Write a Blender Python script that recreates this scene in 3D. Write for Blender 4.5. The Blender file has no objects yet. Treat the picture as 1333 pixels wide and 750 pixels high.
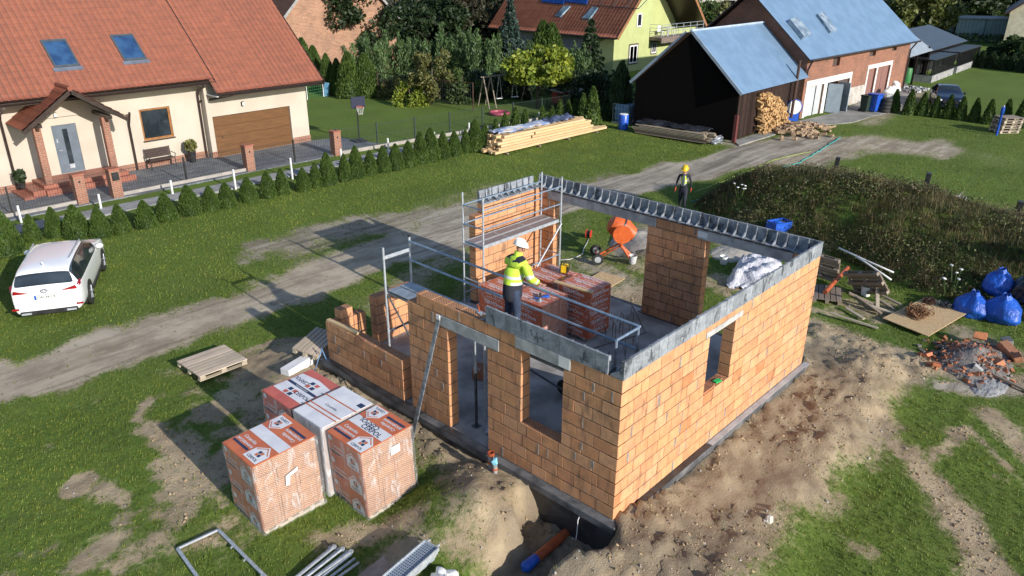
import bpy, math, random
import numpy as np
from mathutils import Vector, Matrix, Euler
R = math.radians
rng = random.Random(7)
NR = np.random.RandomState(11)
SC = bpy.context.scene
COL = SC.collection
GZ = -0.45                      # general ground level; the slab of the unfinished house is z = 0

# ------------------------------------------------------------------ camera
cam_d = bpy.data.cameras.new('camera'); cam = bpy.data.objects.new('camera', cam_d); COL.objects.link(cam)
CP = Vector((-8.772, -5.770, 8.831)); FPX = 990.736
CR = Matrix.Rotation(-0.822, 3, 'Z') @ Matrix.Rotation(1.161, 3, 'X') @ Matrix.Rotation(0.005, 3, 'Z')
cam.matrix_world = Matrix.Translation(CP) @ CR.to_4x4()
cam_d.sensor_width = 36; cam_d.lens = FPX / 1333 * 36; cam_d.clip_start = .1; cam_d.clip_end = 3000
SC.camera = cam

def G(px, py, z=GZ):            # survey: where the sight line of a photo pixel meets the level z
    d = CR @ Vector(((px - 666.5) / FPX, -(py - 375) / FPX, -1)); t = (z - CP.z) / d.z
    p = CP + d * t
    return (p.x, p.y)

# ------------------------------------------------------------------ world, sun
w = bpy.data.worlds.new('World'); SC.world = w; w.use_nodes = True
nt = w.node_tree; bg = nt.nodes['Background']
sky = nt.nodes.new('ShaderNodeTexSky'); sky.sky_type = 'NISHITA'; sky.sun_disc = False
SUN_EL, SUN_AZ = R(21), R(183)   # azimuth clockwise from +Y: the direction the light comes from
sky.sun_elevation = SUN_EL; sky.sun_rotation = SUN_AZ; sky.air_density = 1.0; sky.dust_density = .6; sky.ozone_density = 2.0
nt.links.new(sky.outputs[0], bg.inputs[0]); bg.inputs[1].default_value = 0.145
sl = bpy.data.lights.new('sun', 'SUN'); sl.energy = 5.0; sl.angle = R(.5); sl.color = (1, .94, .85)
so = bpy.data.objects.new('sun', sl); COL.objects.link(so)
to_sun = Vector((math.sin(SUN_AZ) * math.cos(SUN_EL), math.cos(SUN_AZ) * math.cos(SUN_EL), math.sin(SUN_EL)))
so.rotation_euler = to_sun.to_track_quat('Z', 'Y').to_euler()
SC.view_settings.view_transform = 'Standard'; SC.view_settings.look = 'None'; SC.view_settings.gamma = 1
SC.view_settings.use_curve_mapping = False; SC.view_settings.exposure = 0.27
SC.render.engine = 'CYCLES'; SC.cycles.max_bounces = 6; SC.cycles.use_denoising = True
SC.cycles.transparent_max_bounces = 12

# ------------------------------------------------------------------ materials
class NT:
    def __init__(s, name):
        s.m = bpy.data.materials.new(name); s.m.use_nodes = True; s.t = s.m.node_tree
        s.b = s.t.nodes['Principled BSDF']; s.o = s.t.nodes['Material Output']
        s.tc = s.t.nodes.new('ShaderNodeTexCoord')
    def n(s, typ, ins=None, **kw):
        d = s.t.nodes.new(typ)
        for k, v in kw.items(): setattr(d, k, v)
        for k, v in (ins or {}).items(): s.set(d.inputs[k], v)
        return d
    def set(s, sock, v):
        if isinstance(v, bpy.types.NodeSocket): s.t.links.new(v, sock)
        else:
            if isinstance(v, tuple) and len(v) == 3 and sock.type == 'RGBA': v = v + (1,)
            sock.default_value = v
    def mth(s, op, a, b=0.0, c=None):
        d = s.n('ShaderNodeMath', {0: a, 1: b}, operation=op)
        if c is not None: s.set(d.inputs[2], c)
        return d.outputs[0]
    def mix(s, f, a, b, bt='MIX'):
        d = s.n('ShaderNodeMix', data_type='RGBA', blend_type=bt)
        s.set(d.inputs[0], f); s.set(d.inputs[6], a); s.set(d.inputs[7], b)
        return d.outputs[2]
    def coord(s, kind='Object', sc=(1, 1, 1)):
        if sc == (1, 1, 1): return s.tc.outputs[kind]
        return s.n('ShaderNodeMapping', {0: s.tc.outputs[kind], 3: sc}).outputs[0]
    def noise(s, scale, detail=4, rough=.55, vec=None, dist=0):
        return s.n('ShaderNodeTexNoise', {'Vector': vec or s.coord(), 'Scale': scale, 'Detail': detail, 'Roughness': rough, 'Distortion': dist}).outputs[0]
    def ramp(s, f, lo, hi, a=0.0, b=1.0):
        return s.n('ShaderNodeMapRange', {0: f, 1: lo, 2: hi, 3: a, 4: b}, interpolation_type='SMOOTHSTEP').outputs[0]
    def attr(s, name='Col'): return s.n('ShaderNodeAttribute', attribute_name=name).outputs[0]
    def sep(s, v): 
        d = s.n('ShaderNodeSeparateXYZ', {0: v}); return d.outputs[0], d.outputs[1], d.outputs[2]
    def comb(s, x, y, z): return s.n('ShaderNodeCombineXYZ', {0: x, 1: y, 2: z}).outputs[0]
    def bump(s, h, dist=.01, st=1.0, prev=None):
        ins = {'Height': h, 'Distance': dist, 'Strength': st}
        if prev is not None: ins['Normal'] = prev
        return s.n('ShaderNodeBump', ins).outputs[0]
    def out(s, col, rough=.8, metal=0, bump=None, **kw):
        s.set(s.b.inputs['Base Color'], col); s.set(s.b.inputs['Roughness'], rough); s.set(s.b.inputs['Metallic'], metal)
        if bump is not None: s.set(s.b.inputs['Normal'], bump)
        for k, v in kw.items(): s.set(s.b.inputs[k], v)
        return s.m

def simple(name, c1, c2=None, scale=6, rough=.75, metal=0, bump=0, bscale=None, lo=.35, hi=.65, sc=(1, 1, 1), vcol=False, detail=5, **kw):
    n = NT(name)
    c2 = c2 or tuple(min(1, x * .8) for x in c1)
    v = n.coord('Object', sc)
    col = n.mix(n.ramp(n.noise(scale, detail, vec=v), lo, hi), c1, c2)
    if vcol: col = n.mix(1.0, col, n.attr(), 'MULTIPLY')
    b = None
    if bump: b = n.bump(n.noise(bscale or scale * 3, 5, vec=v), bump)
    return n.out(col, rough, metal, b, **kw)

def wood(name, c1, c2, axis=0, rough=.7, weather=0.0, vcol=True, grain=40, **kw):
    n = NT(name); s = [grain, grain, grain]; s[axis] = 1.5
    g = n.noise(1.0, 6, .6, vec=n.coord('Object', tuple(s)), dist=.6)
    col = n.mix(n.ramp(g, .3, .7), c1, c2)
    if weather: col = n.mix(n.mth('MULTIPLY', n.ramp(n.noise(2.5, 4), .4, .7), weather), col, (.2, .19, .17))
    if vcol: col = n.mix(1.0, col, n.attr(), 'MULTIPLY')
    return n.out(col, rough, 0, n.bump(g, .003), **kw)

def brickmat(name, c1, c2, mortar, bw=.25, bh=.075, ms=.012, dirt=.3, white=0.0, bump=.008):
    n = NT(name); x, y, z = n.sep(n.coord()); u = n.mth('ADD', x, y)
    br = n.n('ShaderNodeTexBrick', {'Vector': n.comb(u, z, 0.0), 'Color1': c1, 'Color2': c2, 'Mortar': mortar, 'Scale': 1.0, 'Mortar Size': ms,
             'Mortar Smooth': .2, 'Bias': 0.0, 'Brick Width': bw, 'Row Height': bh})
    col = br.outputs[0]
    col = n.mix(n.mth('MULTIPLY', n.ramp(n.noise(1.1, 6, .6), .4, .7), dirt), col, (.09, .06, .045))
    if white: col = n.mix(n.mth('MULTIPLY', n.ramp(n.noise(1.6, 6, .65), .45, .55), white), col, (.6, .58, .54))
    h = n.mth('ADD', n.mth('MULTIPLY', br.outputs[1], -1.0), n.mth('MULTIPLY', n.noise(40, 3), .5))
    return n.out(col, .85, 0, n.bump(h, bump))

# clay block: colour per block, vertical ribs, perforated top face
def blockmat(name):
    n = NT(name); p = n.coord(); x, y, z = n.sep(p); u = n.mth('ADD', x, y)
    rib = n.n('ShaderNodeTexWave', {'Vector': n.comb(u, 0.0, 0.0), 'Scale': 5.2, 'Distortion': 0.0}, wave_type='BANDS', bands_direction='X').outputs[1]
    stre = n.noise(1.0, 4, .6, vec=n.comb(n.mth('MULTIPLY', u, 26.0), n.mth('MULTIPLY', z, 2.5), 0.0))
    col = n.mix(1.0, n.attr(), n.mix(n.ramp(n.noise(5, 5), .3, .7), (1.12, 1.08, 1.02), (.86, .84, .82)), 'MULTIPLY')
    col = n.mix(n.mth('MULTIPLY', n.ramp(stre, .55, .74), .48), col, (.16, .08, .045))
    col = n.mix(n.mth('MULTIPLY', n.ramp(rib, .0, .3, 1, 0), .05), col, (.2, .09, .045))
    stain = n.ramp(n.noise(1.0, 5, .6, vec=n.comb(n.mth('MULTIPLY', u, 5.0), n.mth('MULTIPLY', z, 1.3), 3.0)), .54, .7)
    col = n.mix(n.mth('MULTIPLY', stain, .6), col, (.13, .085, .06))
    eff = n.ramp(n.noise(2.6, 6, .7), .6, .72)
    col = n.mix(n.mth('MULTIPLY', eff, .35), col, (.5, .42, .34))
    # holes seen on top faces
    g = n.n('ShaderNodeNewGeometry'); nz = n.sep(g.outputs['Normal'])[2]
    hx = n.mth('ABSOLUTE', n.mth('SINE', n.mth('MULTIPLY', n.mth('ADD', x, y), 68.0)))
    hy = n.mth('ABSOLUTE', n.mth('SINE', n.mth('MULTIPLY', n.mth('SUBTRACT', x, y), 68.0)))
    hole = n.mth('MULTIPLY', n.ramp(n.mth('MULTIPLY', hx, hy), .35, .5), n.ramp(nz, .8, .9))
    col = n.mix(n.mth('MULTIPLY', hole, .8), col, (.07, .03, .018))
    h = n.mth('ADD', n.mth('MULTIPLY', rib, .1), n.mth('MULTIPLY', n.noise(60, 3), .5))
    h = n.mth('SUBTRACT', h, n.mth('MULTIPLY', hole, 1.5))
    return n.out(col, .88, 0, n.bump(h, .006))

# side of a wrapped block pack whose perforated faces look outwards
def perfmat(name, base):
    n = NT(name); p = n.coord(); x, y, z = n.sep(p); u = n.mth('ADD', x, y)
    a = n.mth('ABSOLUTE', n.mth('SINE', n.mth('MULTIPLY', n.mth('ADD', u, z), 62.0)))
    b = n.mth('ABSOLUTE', n.mth('SINE', n.mth('MULTIPLY', n.mth('SUBTRACT', u, z), 62.0)))
    hole = n.ramp(n.mth('MULTIPLY', a, b), .38, .52)
    br = n.n('ShaderNodeTexBrick', {'Vector': n.comb(u, z, 0.0), 'Color1': (1, 1, 1), 'Color2': (.86, .84, .82), 'Mortar': (.45, .4, .38), 'Scale': 1.0,
             'Mortar Size': .006, 'Brick Width': .375, 'Row Height': .25}, offset=0.0).outputs[0]
    col = n.mix(1.0, n.mix(n.ramp(n.noise(6, 4), .3, .7), base, tuple(c * .82 for c in base)), br, 'MULTIPLY')
    col = n.mix(n.mth('MULTIPLY', hole, .78), col, (.13, .045, .025))
    return n.out(col, .6, 0, n.bump(n.mth('MULTIPLY', hole, -1.0), .006), **{'Coat Weight': .25, 'Coat Roughness': .2})

def film(name, tint=(.8, .8, .82), dens=.13, rough=.18):   # stretch film: mostly clear, milky where it folds
    n = NT(name)
    x, y, z = n.sep(n.coord())
    fold = n.noise(1.0, 6, .65, vec=n.coord('Object', (7, 7, 2.2)), dist=1.2)
    f = n.mth('ADD', n.mth('MULTIPLY', n.ramp(fold, .5, .72), .4), dens)
    tr = n.n('ShaderNodeBsdfTransparent', {0: (1, 1, 1)})
    mx = n.n('ShaderNodeMixShader', {0: f})
    n.out(tint, rough, 0, n.bump(fold, .02))
    n.t.links.new(tr.outputs[0], mx.inputs[1]); n.t.links.new(n.b.outputs[0], mx.inputs[2]); n.t.links.new(mx.outputs[0], n.o.inputs[0])
    return n.m

def leafmat(name, c1, c2, scale=1.2):
    n = NT(name)
    col = n.mix(n.ramp(n.noise(scale, 4), .35, .65), c1, c2)
    col = n.mix(1.0, col, n.attr(), 'MULTIPLY')
    n.out(col, .6)
    tl = n.n('ShaderNodeBsdfTranslucent', {0: col}); mx = n.n('ShaderNodeMixShader', {0: .25})
    n.t.links.new(n.b.outputs[0], mx.inputs[1]); n.t.links.new(tl.outputs[0], mx.inputs[2]); n.t.links.new(mx.outputs[0], n.o.inputs[0])
    return n.m

MAT = dict(
    block=blockmat('clay_block'),
    mortar=simple('mortar', (.15, .135, .12), (.07, .064, .06), 9, .95, bump=.004),
    smear=simple('mortar_smear', (.27, .26, .25), (.16, .15, .14), 14, .9, bump=.004),
    concrete=simple('concrete', (.33, .33, .33), (.2, .2, .2), 3.5, .85, bump=.004, bscale=30),
    slab=simple('slab_concrete', (.4, .38, .36), (.22, .205, .19), 1.3, .9, bump=.006, bscale=14),
    lintel=simple('lintel_concrete', (.46, .46, .45), (.3, .3, .3), 4, .85, bump=.002),
    bitumen=simple('bitumen', (.022, .024, .028), (.05, .05, .055), 3, .4, bump=.01, bscale=8),
    steel=simple('galvanised_steel', (.5, .54, .58), (.36, .39, .43), 14, .45, .35),
    rail=simple('scaffold_rail', (.3, .39, .5), (.2, .27, .36), 10, .4, .4),
    rust=simple('rusty_steel', (.1, .05, .035), (.05, .03, .025), 20, .8, .3),
    darksteel=simple('dark_steel', (.09, .1, .115), (.05, .055, .06), 10, .5, .5),
    black=simple('black_plastic', (.015, .015, .017), (.03, .03, .032), 6, .4),
    rubber=simple('rubber', (.018, .018, .018), (.03, .03, .03), 12, .8),
    white=simple('white_paint', (.78, .78, .77), (.7, .7, .69), 3, .5),
    pine=wood('fresh_pine', (.62, .46, .27), (.5, .34, .17)),
    pale=wood('pallet_wood', (.56, .48, .36), (.4, .33, .25), weather=.25),
    oldwood=wood('weathered_wood', (.3, .24, .18), (.17, .13, .1), weather=.5),
    osb=simple('osb_board', (.58, .42, .24), (.42, .28, .14), 22, .8, sc=(1, 1, 1)),
    darkwood=wood('dark_barn_wood', (.03, .02, .018), (.016, .012, .011), axis=2, weather=0, **{'Specular IOR Level': .1}),
    plaster=simple('cream_plaster', (.49, .435, .365), (.43, .38, .315), .7, .9, bump=.002, bscale=40),
    brownmetal=simple('brown_gutter', (.045, .03, .025), (.03, .02, .018), 5, .35, .1),
    glass=simple('window_glass', (.015, .02, .026), (.03, .04, .05), 1.5, .04, 0, **{'Specular IOR Level': .9}),
    blue=simple('blue_plastic', (.02, .1, .5), (.015, .07, .4), 3, .35),
    orange=simple('orange_paint', (.6, .12, .025), (.48, .085, .02), 6, .45, bump=.001),
    drain=simple('orange_drain_pvc', (.42, .1, .035), (.3, .07, .03), 7, .4),
    greypipe=simple('grey_pvc', (.3, .31, .32), (.24, .25, .26), 7, .4),
    tarpblue=simple('blue_sheet', (.02, .13, .6), (.01, .08, .42), 3, .35, bump=.01, bscale=10),
    redbrick=brickmat('red_klinker', (.36, .13, .075), (.28, .095, .055), (.3, .25, .2)),
)
LEAF = dict(
    thuja=leafmat('thuja_leaf', (.075, .13, .022), (.04, .08, .016), .9),
    thuja2=leafmat('dark_thuja_leaf', (.028, .055, .016), (.018, .038, .012)),
    juniper=leafmat('juniper_leaf', (.11, .185, .062), (.05, .095, .032)),
    spruce=leafmat('blue_spruce_leaf', (.06, .1, .085), (.035, .065, .055)),
    dark=leafmat('dark_leaf', (.024, .048, .013), (.014, .03, .009)),
    mid=leafmat('mid_leaf', (.06, .1, .02), (.035, .065, .014)),
    lime=leafmat('lime_leaf', (.24, .29, .03), (.14, .2, .02)),
    olive=leafmat('olive_leaf', (.15, .15, .045), (.09, .1, .03)),
    willow=leafmat('willow_leaf', (.13, .15, .035), (.085, .1, .02)),
    bark=simple('bark', (.09, .07, .055), (.05, .04, .03), 12, .9, bump=.02),
)

# ------------------------------------------------------------------ mesh builder
class MB:
    def __init__(s): s.v = []; s.f = []; s.m = []; s.c = []
    def add(s, vs, fs, mi=0, col=(1, 1, 1), T=None):
        o = len(s.v)
        s.v += [tuple(T @ Vector(v)) for v in vs] if T is not None else [tuple(v) for v in vs]
        for f in fs: s.f.append(tuple(o + i for i in f)); s.m.append(mi); s.c.append(col)
        return s
    def box(s, x0, y0, z0, x1, y1, z1, mi=0, col=(1, 1, 1), T=None):
        return s.add([(x0, y0, z0), (x1, y0, z0), (x1, y1, z0), (x0, y1, z0), (x0, y0, z1), (x1, y0, z1), (x1, y1, z1), (x0, y1, z1)],
              [(0, 3, 2, 1), (4, 5, 6, 7), (0, 1, 5, 4), (1, 2, 6, 5), (2, 3, 7, 6), (3, 0, 4, 7)], mi, col, T)
    def cbox(s, c, d, rz=0, mi=0, col=(1, 1, 1), rx=0, ry=0):
        T = Matrix.Translation(c) @ Euler((rx, ry, rz)).to_matrix().to_4x4()
        return s.box(-d[0] / 2, -d[1] / 2, -d[2] / 2, d[0] / 2, d[1] / 2, d[2] / 2, mi, col, T)
    def bar(s, p, q, w=.05, h=.05, mi=0, col=(1, 1, 1), up=(0, 0, 1)):
        p, q = Vector(p), Vector(q); d = q - p; L = d.length
        if L < 1e-6: return s
        z = d / L; u = Vector(up)
        if abs(z.dot(u)) > .98: u = Vector((1, 0, 0))
        x = z.cross(u).normalized(); y = x.cross(z)
        T = Matrix((x, y, z)).transposed().to_4x4(); T.translation = p
        return s.box(-w / 2, -h / 2, 0, w / 2, h / 2, L, mi, col, T)
    def tube(s, pts, r, n=8, mi=0, col=(1, 1, 1), cap=True):
        pts = [Vector(p) for p in pts]; rs = r if isinstance(r, (list, tuple)) else [r] * len(pts)
        o = len(s.v); pv = None
        for i, p in enumerate(pts):
            d = (pts[min(i + 1, len(pts) - 1)] - pts[max(i - 1, 0)])
            d = d.normalized() if d.length > 1e-9 else Vector((0, 0, 1))
            if pv is None:
                a = Vector((0, 0, 1)) if abs(d.z) < .9 else Vector((1, 0, 0)); pv = d.cross(a).normalized()
            pv = (pv - d * pv.dot(d)).normalized(); b = d.cross(pv)
            for k in range(n):
                t = 2 * math.pi * k / n; s.v.append(tuple(p + (pv * math.cos(t) + b * math.sin(t)) * rs[i]))
        for i in range(len(pts) - 1):
            for k in range(n):
                a = o + i * n + k; b2 = o + i * n + (k + 1) % n
                s.f.append((a, b2, b2 + n, a + n)); s.m.append(mi); s.c.append(col)
        if cap:
            s.f.append(tuple(o + k for k in range(n))[::-1]); s.m.append(mi); s.c.append(col)
            e = o + (len(pts) - 1) * n; s.f.append(tuple(e + k for k in range(n))); s.m.append(mi); s.c.append(col)
        return s
    def lathe(s, prof, c=(0, 0, 0), n=20, mi=0, col=(1, 1, 1), T=None, smooth=None):
        c = Vector(c); vs = []; fs = []
        for r, z in prof:
            for k in range(n):
                t = 2 * math.pi * k / n; vs.append((c.x + r * math.cos(t), c.y + r * math.sin(t), c.z + z))
        for i in range(len(prof) - 1):
            for k in range(n): fs.append((i * n + k, i * n + (k + 1) % n, (i + 1) * n + (k + 1) % n, (i + 1) * n + k))
        fs.append(tuple(range(n))[::-1]); e = (len(prof) - 1) * n; fs.append(tuple(e + k for k in range(n)))
        return s.add(vs, fs, mi, col, T)
    def prism(s, poly, a, b, axis='z', mi=0, col=(1, 1, 1), T=None):
        n = len(poly)
        def P(u, v, w): return (u, v, w) if axis == 'z' else ((u, w, v) if axis == 'y' else (w, u, v))
        vs = [P(u, v, a) for u, v in poly] + [P(u, v, b) for u, v in poly]
        fs = [tuple(range(n))[::-1], tuple(range(n, 2 * n))] + [(i, (i + 1) % n, n + (i + 1) % n, n + i) for i in range(n)]
        return s.add(vs, fs, mi, col, T)
    def blob(s, c, r, seed=0, amp=.2, nu=14, nv=9, mi=0, col=(1, 1, 1), fr=2.0, flat=None):
        vs = []; fs = []; q = random.Random(seed); ph = [q.uniform(0, 6.28) for _ in range(9)]
        for j in range(nv + 1):
            th = math.pi * j / nv
            for i in range(nu):
                a = 2 * math.pi * i / nu
                d = Vector((math.sin(th) * math.cos(a), math.sin(th) * math.sin(a), math.cos(th)))
                k = 1 + amp * (math.sin(fr * 1.7 * d.x + ph[0]) * math.sin(fr * 1.3 * d.y + ph[1]) + .6 * math.sin(fr * 2.9 * d.z + ph[2] + 2 * d.x) + .4 * math.sin(fr * 4.1 * d.x + ph[3]) * math.sin(fr * 4.3 * d.y + ph[4] + d.z * 3))
                z = c[2] + r[2] * d.z * k
                if flat is not None: z = max(z, flat)
                vs.append((c[0] + r[0] * d.x * k, c[1] + r[1] * d.y * k, z))
        for j in range(nv):
            for i in range(nu): fs.append((j * nu + i, (j + 1) * nu + i, (j + 1) * nu + (i + 1) % nu, j * nu + (i + 1) % nu))
        return s.add(vs, fs, mi, col)
    def build(s, name, mats=None, parent=None, smooth=False, bevel=0, loc=None, colattr=True):
        me = bpy.data.meshes.new(name); me.from_pydata(s.v, [], s.f)
        mats = mats if isinstance(mats, (list, tuple)) else [mats]
        for m in mats: me.materials.append(MAT[m] if isinstance(m, str) else m)
        if len(mats) > 1: me.polygons.foreach_set('material_index', s.m)
        if smooth: me.polygons.foreach_set('use_smooth', [True] * len(s.f))
        if colattr:
            a = me.color_attributes.new('Col', 'FLOAT_COLOR', 'CORNER')
            lt = np.zeros(len(me.polygons), int); me.polygons.foreach_get('loop_total', lt)
            c = np.ones((len(s.c), 4)); c[:, :3] = np.array(s.c).reshape(-1, 3); a.data.foreach_set('color', np.repeat(c, lt, 0).ravel())
        me.update()
        o = bpy.data.objects.new(name, me); COL.objects.link(o)
        if parent is not None: o.parent = parent
        if loc is not None: o.location = loc
        if bevel:
            b = o.modifiers.new('bevel', 'BEVEL'); b.width = bevel; b.segments = 1; b.limit_method = 'ANGLE'; b.angle_limit = R(40)
        if smooth and smooth != 'all':
            try: me.set_sharp_from_angle(angle=R(38))
            except Exception: pass
        return o

def tag(o, label=None, cat=None, group=None, kind=None):
    if label: o['label'] = label
    if cat: o['category'] = cat
    if group: o['group'] = group
    if kind: o['kind'] = kind
    elif cat: o['kind'] = 'thing'
    return o
def thing(name, label, cat, loc=(0, 0, 0), rz=0, group=None, rot=None):
    o = bpy.data.objects.new(name, None); COL.objects.link(o); o.location = loc
    o.rotation_euler = rot if rot else (0, 0, rz); o.empty_display_size = .2
    return tag(o, label, cat, group)
def dup(root, loc, rz=0, label=None, group=None, scale=None):
    r = root.copy(); COL.objects.link(r); r.location = loc; r.rotation_euler = (0, 0, rz)
    if scale is not None: r.scale = scale if isinstance(scale, (tuple, list)) else (scale,) * 3
    if label: r['label'] = label
    if group: r['group'] = group
    for ch in list(root.children):
        c = ch.copy(); COL.objects.link(c); c.parent = r
        for g in ch.children:
            d = g.copy(); COL.objects.link(d); d.parent = c
    return r

_tc = {}
def textgeo(txt, size=1.0, bold=False):
    k = (txt, bold)
    if k not in _tc:
        cu = bpy.data.curves.new('t', 'FONT'); cu.body = txt; cu.align_x = 'CENTER'; cu.align_y = 'CENTER'; cu.resolution_u = 2
        if bold: cu.offset = .018
        o = bpy.data.objects.new('t', cu); COL.objects.link(o)
        dg = bpy.context.evaluated_depsgraph_get(); me = bpy.data.meshes.new_from_object(o.evaluated_get(dg))
        _tc[k] = ([tuple(v.co) for v in me.vertices], [tuple(p.vertices) for p in me.polygons])
        bpy.data.objects.remove(o); bpy.data.curves.remove(cu); bpy.data.meshes.remove(me)
    vs, fs = _tc[k]
    return [(x * size, y * size, z) for x, y, z in vs], fs
def frame(o, x, y):            # matrix of a flat patch: origin o, its x and y directions
    x = Vector(x).normalized(); y = Vector(y).normalized(); z = x.cross(y)
    T = Matrix((x, y, z)).transposed().to_4x4(); T.translation = Vector(o); return T

# ------------------------------------------------------------------ noise on arrays
def vnoise(x, y, seed=0):
    xi = np.floor(x).astype(np.int64); yi = np.floor(y).astype(np.int64); xf = x - xi; yf = y - yi
    def h(a, b):
        n = (a * 374761393 + b * 668265263 + seed * 982451653) & 0xffffffff
        n = ((n ^ (n >> 13)) * 1274126177) & 0xffffffff
        return ((n ^ (n >> 16)) & 0xffff) / 65535.0
    u = xf * xf * (3 - 2 * xf); v = yf * yf * (3 - 2 * yf)
    return (h(xi, yi) * (1 - u) + h(xi + 1, yi) * u) * (1 - v) + (h(xi, yi + 1) * (1 - u) + h(xi + 1, yi + 1) * u) * v
def fbm(x, y, f=1.0, o=4, seed=0, g=.5):
    s = 0; a = 1; t = 0
    for i in range(o): s = s + a * vnoise(x * f + 17 * i, y * f - 9 * i, seed + i); t += a; a *= g; f *= 2
    return s / t
def sstep(a, b, x): t = np.clip((x - a) / (b - a), 0, 1); return t * t * (3 - 2 * t)
def seg_dist(x, y, P):
    d = np.full(x.shape, 1e9)
    for (ax, ay), (bx, by) in zip(P[:-1], P[1:]):
        vx, vy = bx - ax, by - ay; L = vx * vx + vy * vy + 1e-9
        t = np.clip(((x - ax) * vx + (y - ay) * vy) / L, 0, 1)
        d = np.minimum(d, np.hypot(x - ax - t * vx, y - ay - t * vy))
    return d
def inpoly(x, y, P):
    c = np.zeros(x.shape, bool)
    for (ax, ay), (bx, by) in zip(P, P[1:] + P[:1]):
        if ay == by: continue
        k = ((ay > y) != (by > y)) & (x < (bx - ax) * (y - ay) / (by - ay) + ax); c ^= k
    return c
def px(*pp, z=GZ): return [G(a, b, z) for a, b in pp]
# ------------------------------------------------------------------ terrain
MCY = [-14, -6, -2, .4, 3, 5.2, 7.0, 8.2, 9.3]
def mound_h(x, y):
    h = np.interp(y, MCY, [.3, 1.4, 1.5, 1.75, 1.9, 1.85, 1.55, .9, 0])
    xb = np.interp(y, [-6, -1.5, 0, 2.7, 6, 8.5], [14.3, 14.6, 14.6, 15.9, 16.0, 17.3]); xc = 19.4
    t = np.where(x < xc, (x - xb) / (xc - xb), (24.2 - x) / (24.2 - xc)); t = np.clip(t, 0, 1)
    return h * sstep(0, 1, t) ** .7 * (.85 + .3 * fbm(x, y, .7, 3, 5))
# trench beside the foundation and the pipe trench
def pit_mask(x, y):
    a = seg_dist(x, y, [(-.38, .25), (-.38, 1.25)]); b = seg_dist(x, y, [(-.2, .67), (-4.2, .67)])
    n = (fbm(x, y, 2.2, 3, 9) - .5) * .3
    return np.maximum(1 - sstep(.34, .58, a + n), 1 - sstep(.3, .62, b + n))
def base_h(x, y):
    z = np.full(x.shape, GZ)
    near = 1 - sstep(30, 60, np.hypot(x, y))
    z += (fbm(x, y, .35, 3, 1) - .5) * .16 * near
    z += mound_h(x, y)
    # soil banked up along the front and right foundations
    d_front = np.hypot(np.maximum(0, np.abs(y - 3.4) - 5.4), x); d_right = np.hypot(y, np.maximum(0, np.abs(x - 3.9) - 4.6))
    z += .17 * (1 - sstep(.5, 2.2, d_front)) + .26 * (1 - sstep(.4, 2.6, d_right))
    r = seg_dist(x, y, [(-1.2, -2.2), (1.5, -2.0), (4.2, -1.75), (7.5, -1.5), (9.2, -1.0)])
    z += .15 * (1 - sstep(0, 1.0, r)) * (.5 + fbm(x, y, 1.2, 3, 3))
    # heap of spoil left of the trench
    hp = np.hypot((x + 1.5) / 1.5, (y - 2.25) / 1.15); z += .5 * (1 - sstep(.1, 1.25, hp)) * (.7 + .6 * fbm(x, y, 1.5, 3, 8))
    hp = np.hypot((x + 1.2) / 1.2, (y - 7.9) / 1.4); z += .16 * (1 - sstep(.1, 1.2, hp))
    hp = np.hypot((x + 2.3) / 1.4, (y + .9) / .9); z += .25 * (1 - sstep(.1, 1.2, hp)) * (.7 + .6 * fbm(x, y, 1.5, 3, 8))
    # sand heap by the mixer
    hp = np.hypot((x - 11.9) / 1.5, (y - 6.9) / 1.5); z += .35 * (1 - sstep(.0, 1.0, hp))
    m = pit_mask(x, y); z = z * (1 - m) + (-.85 + .12 * fbm(x, y, 2.5, 2, 4)) * m
    ins = (x > .05) & (x < 7.6) & (y > .05) & (y < 8.4); z = np.where(ins, -.7, z)
    return z
BARE = px((425, 452), (372, 440), (322, 462), (312, 492), (350, 512), (400, 555), (480, 560), (552, 572), (566, 640), (600, 690), (592, 720), (640, 752), (650, 900), (900, 900), (930, 800), (955, 740), (1010, 692), (1075, 640), (1110, 600), (1150, 560), (1165, 520), (1215, 478), (1150, 452), (1060, 422), (1040, 440), (1000, 470), (800, 660), (640, 590))
ROAD_N = px((-300, 570), (-60, 512), (60, 486), (200, 436), (300, 404), (420, 362), (520, 322), (600, 292))
ROAD_M = px((540, 322), (640, 285), (740, 262), (830, 238), (900, 222), (960, 205), (1020, 190), (1075, 184))
ROAD_G = px((360, 322), (440, 300), (560, 285), (650, 262), (760, 245), (870, 222), (950, 207), (1010, 192))
TRACK = px((1000, 205), (1040, 200), (1090, 188), (1150, 187), (1200, 192))
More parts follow.
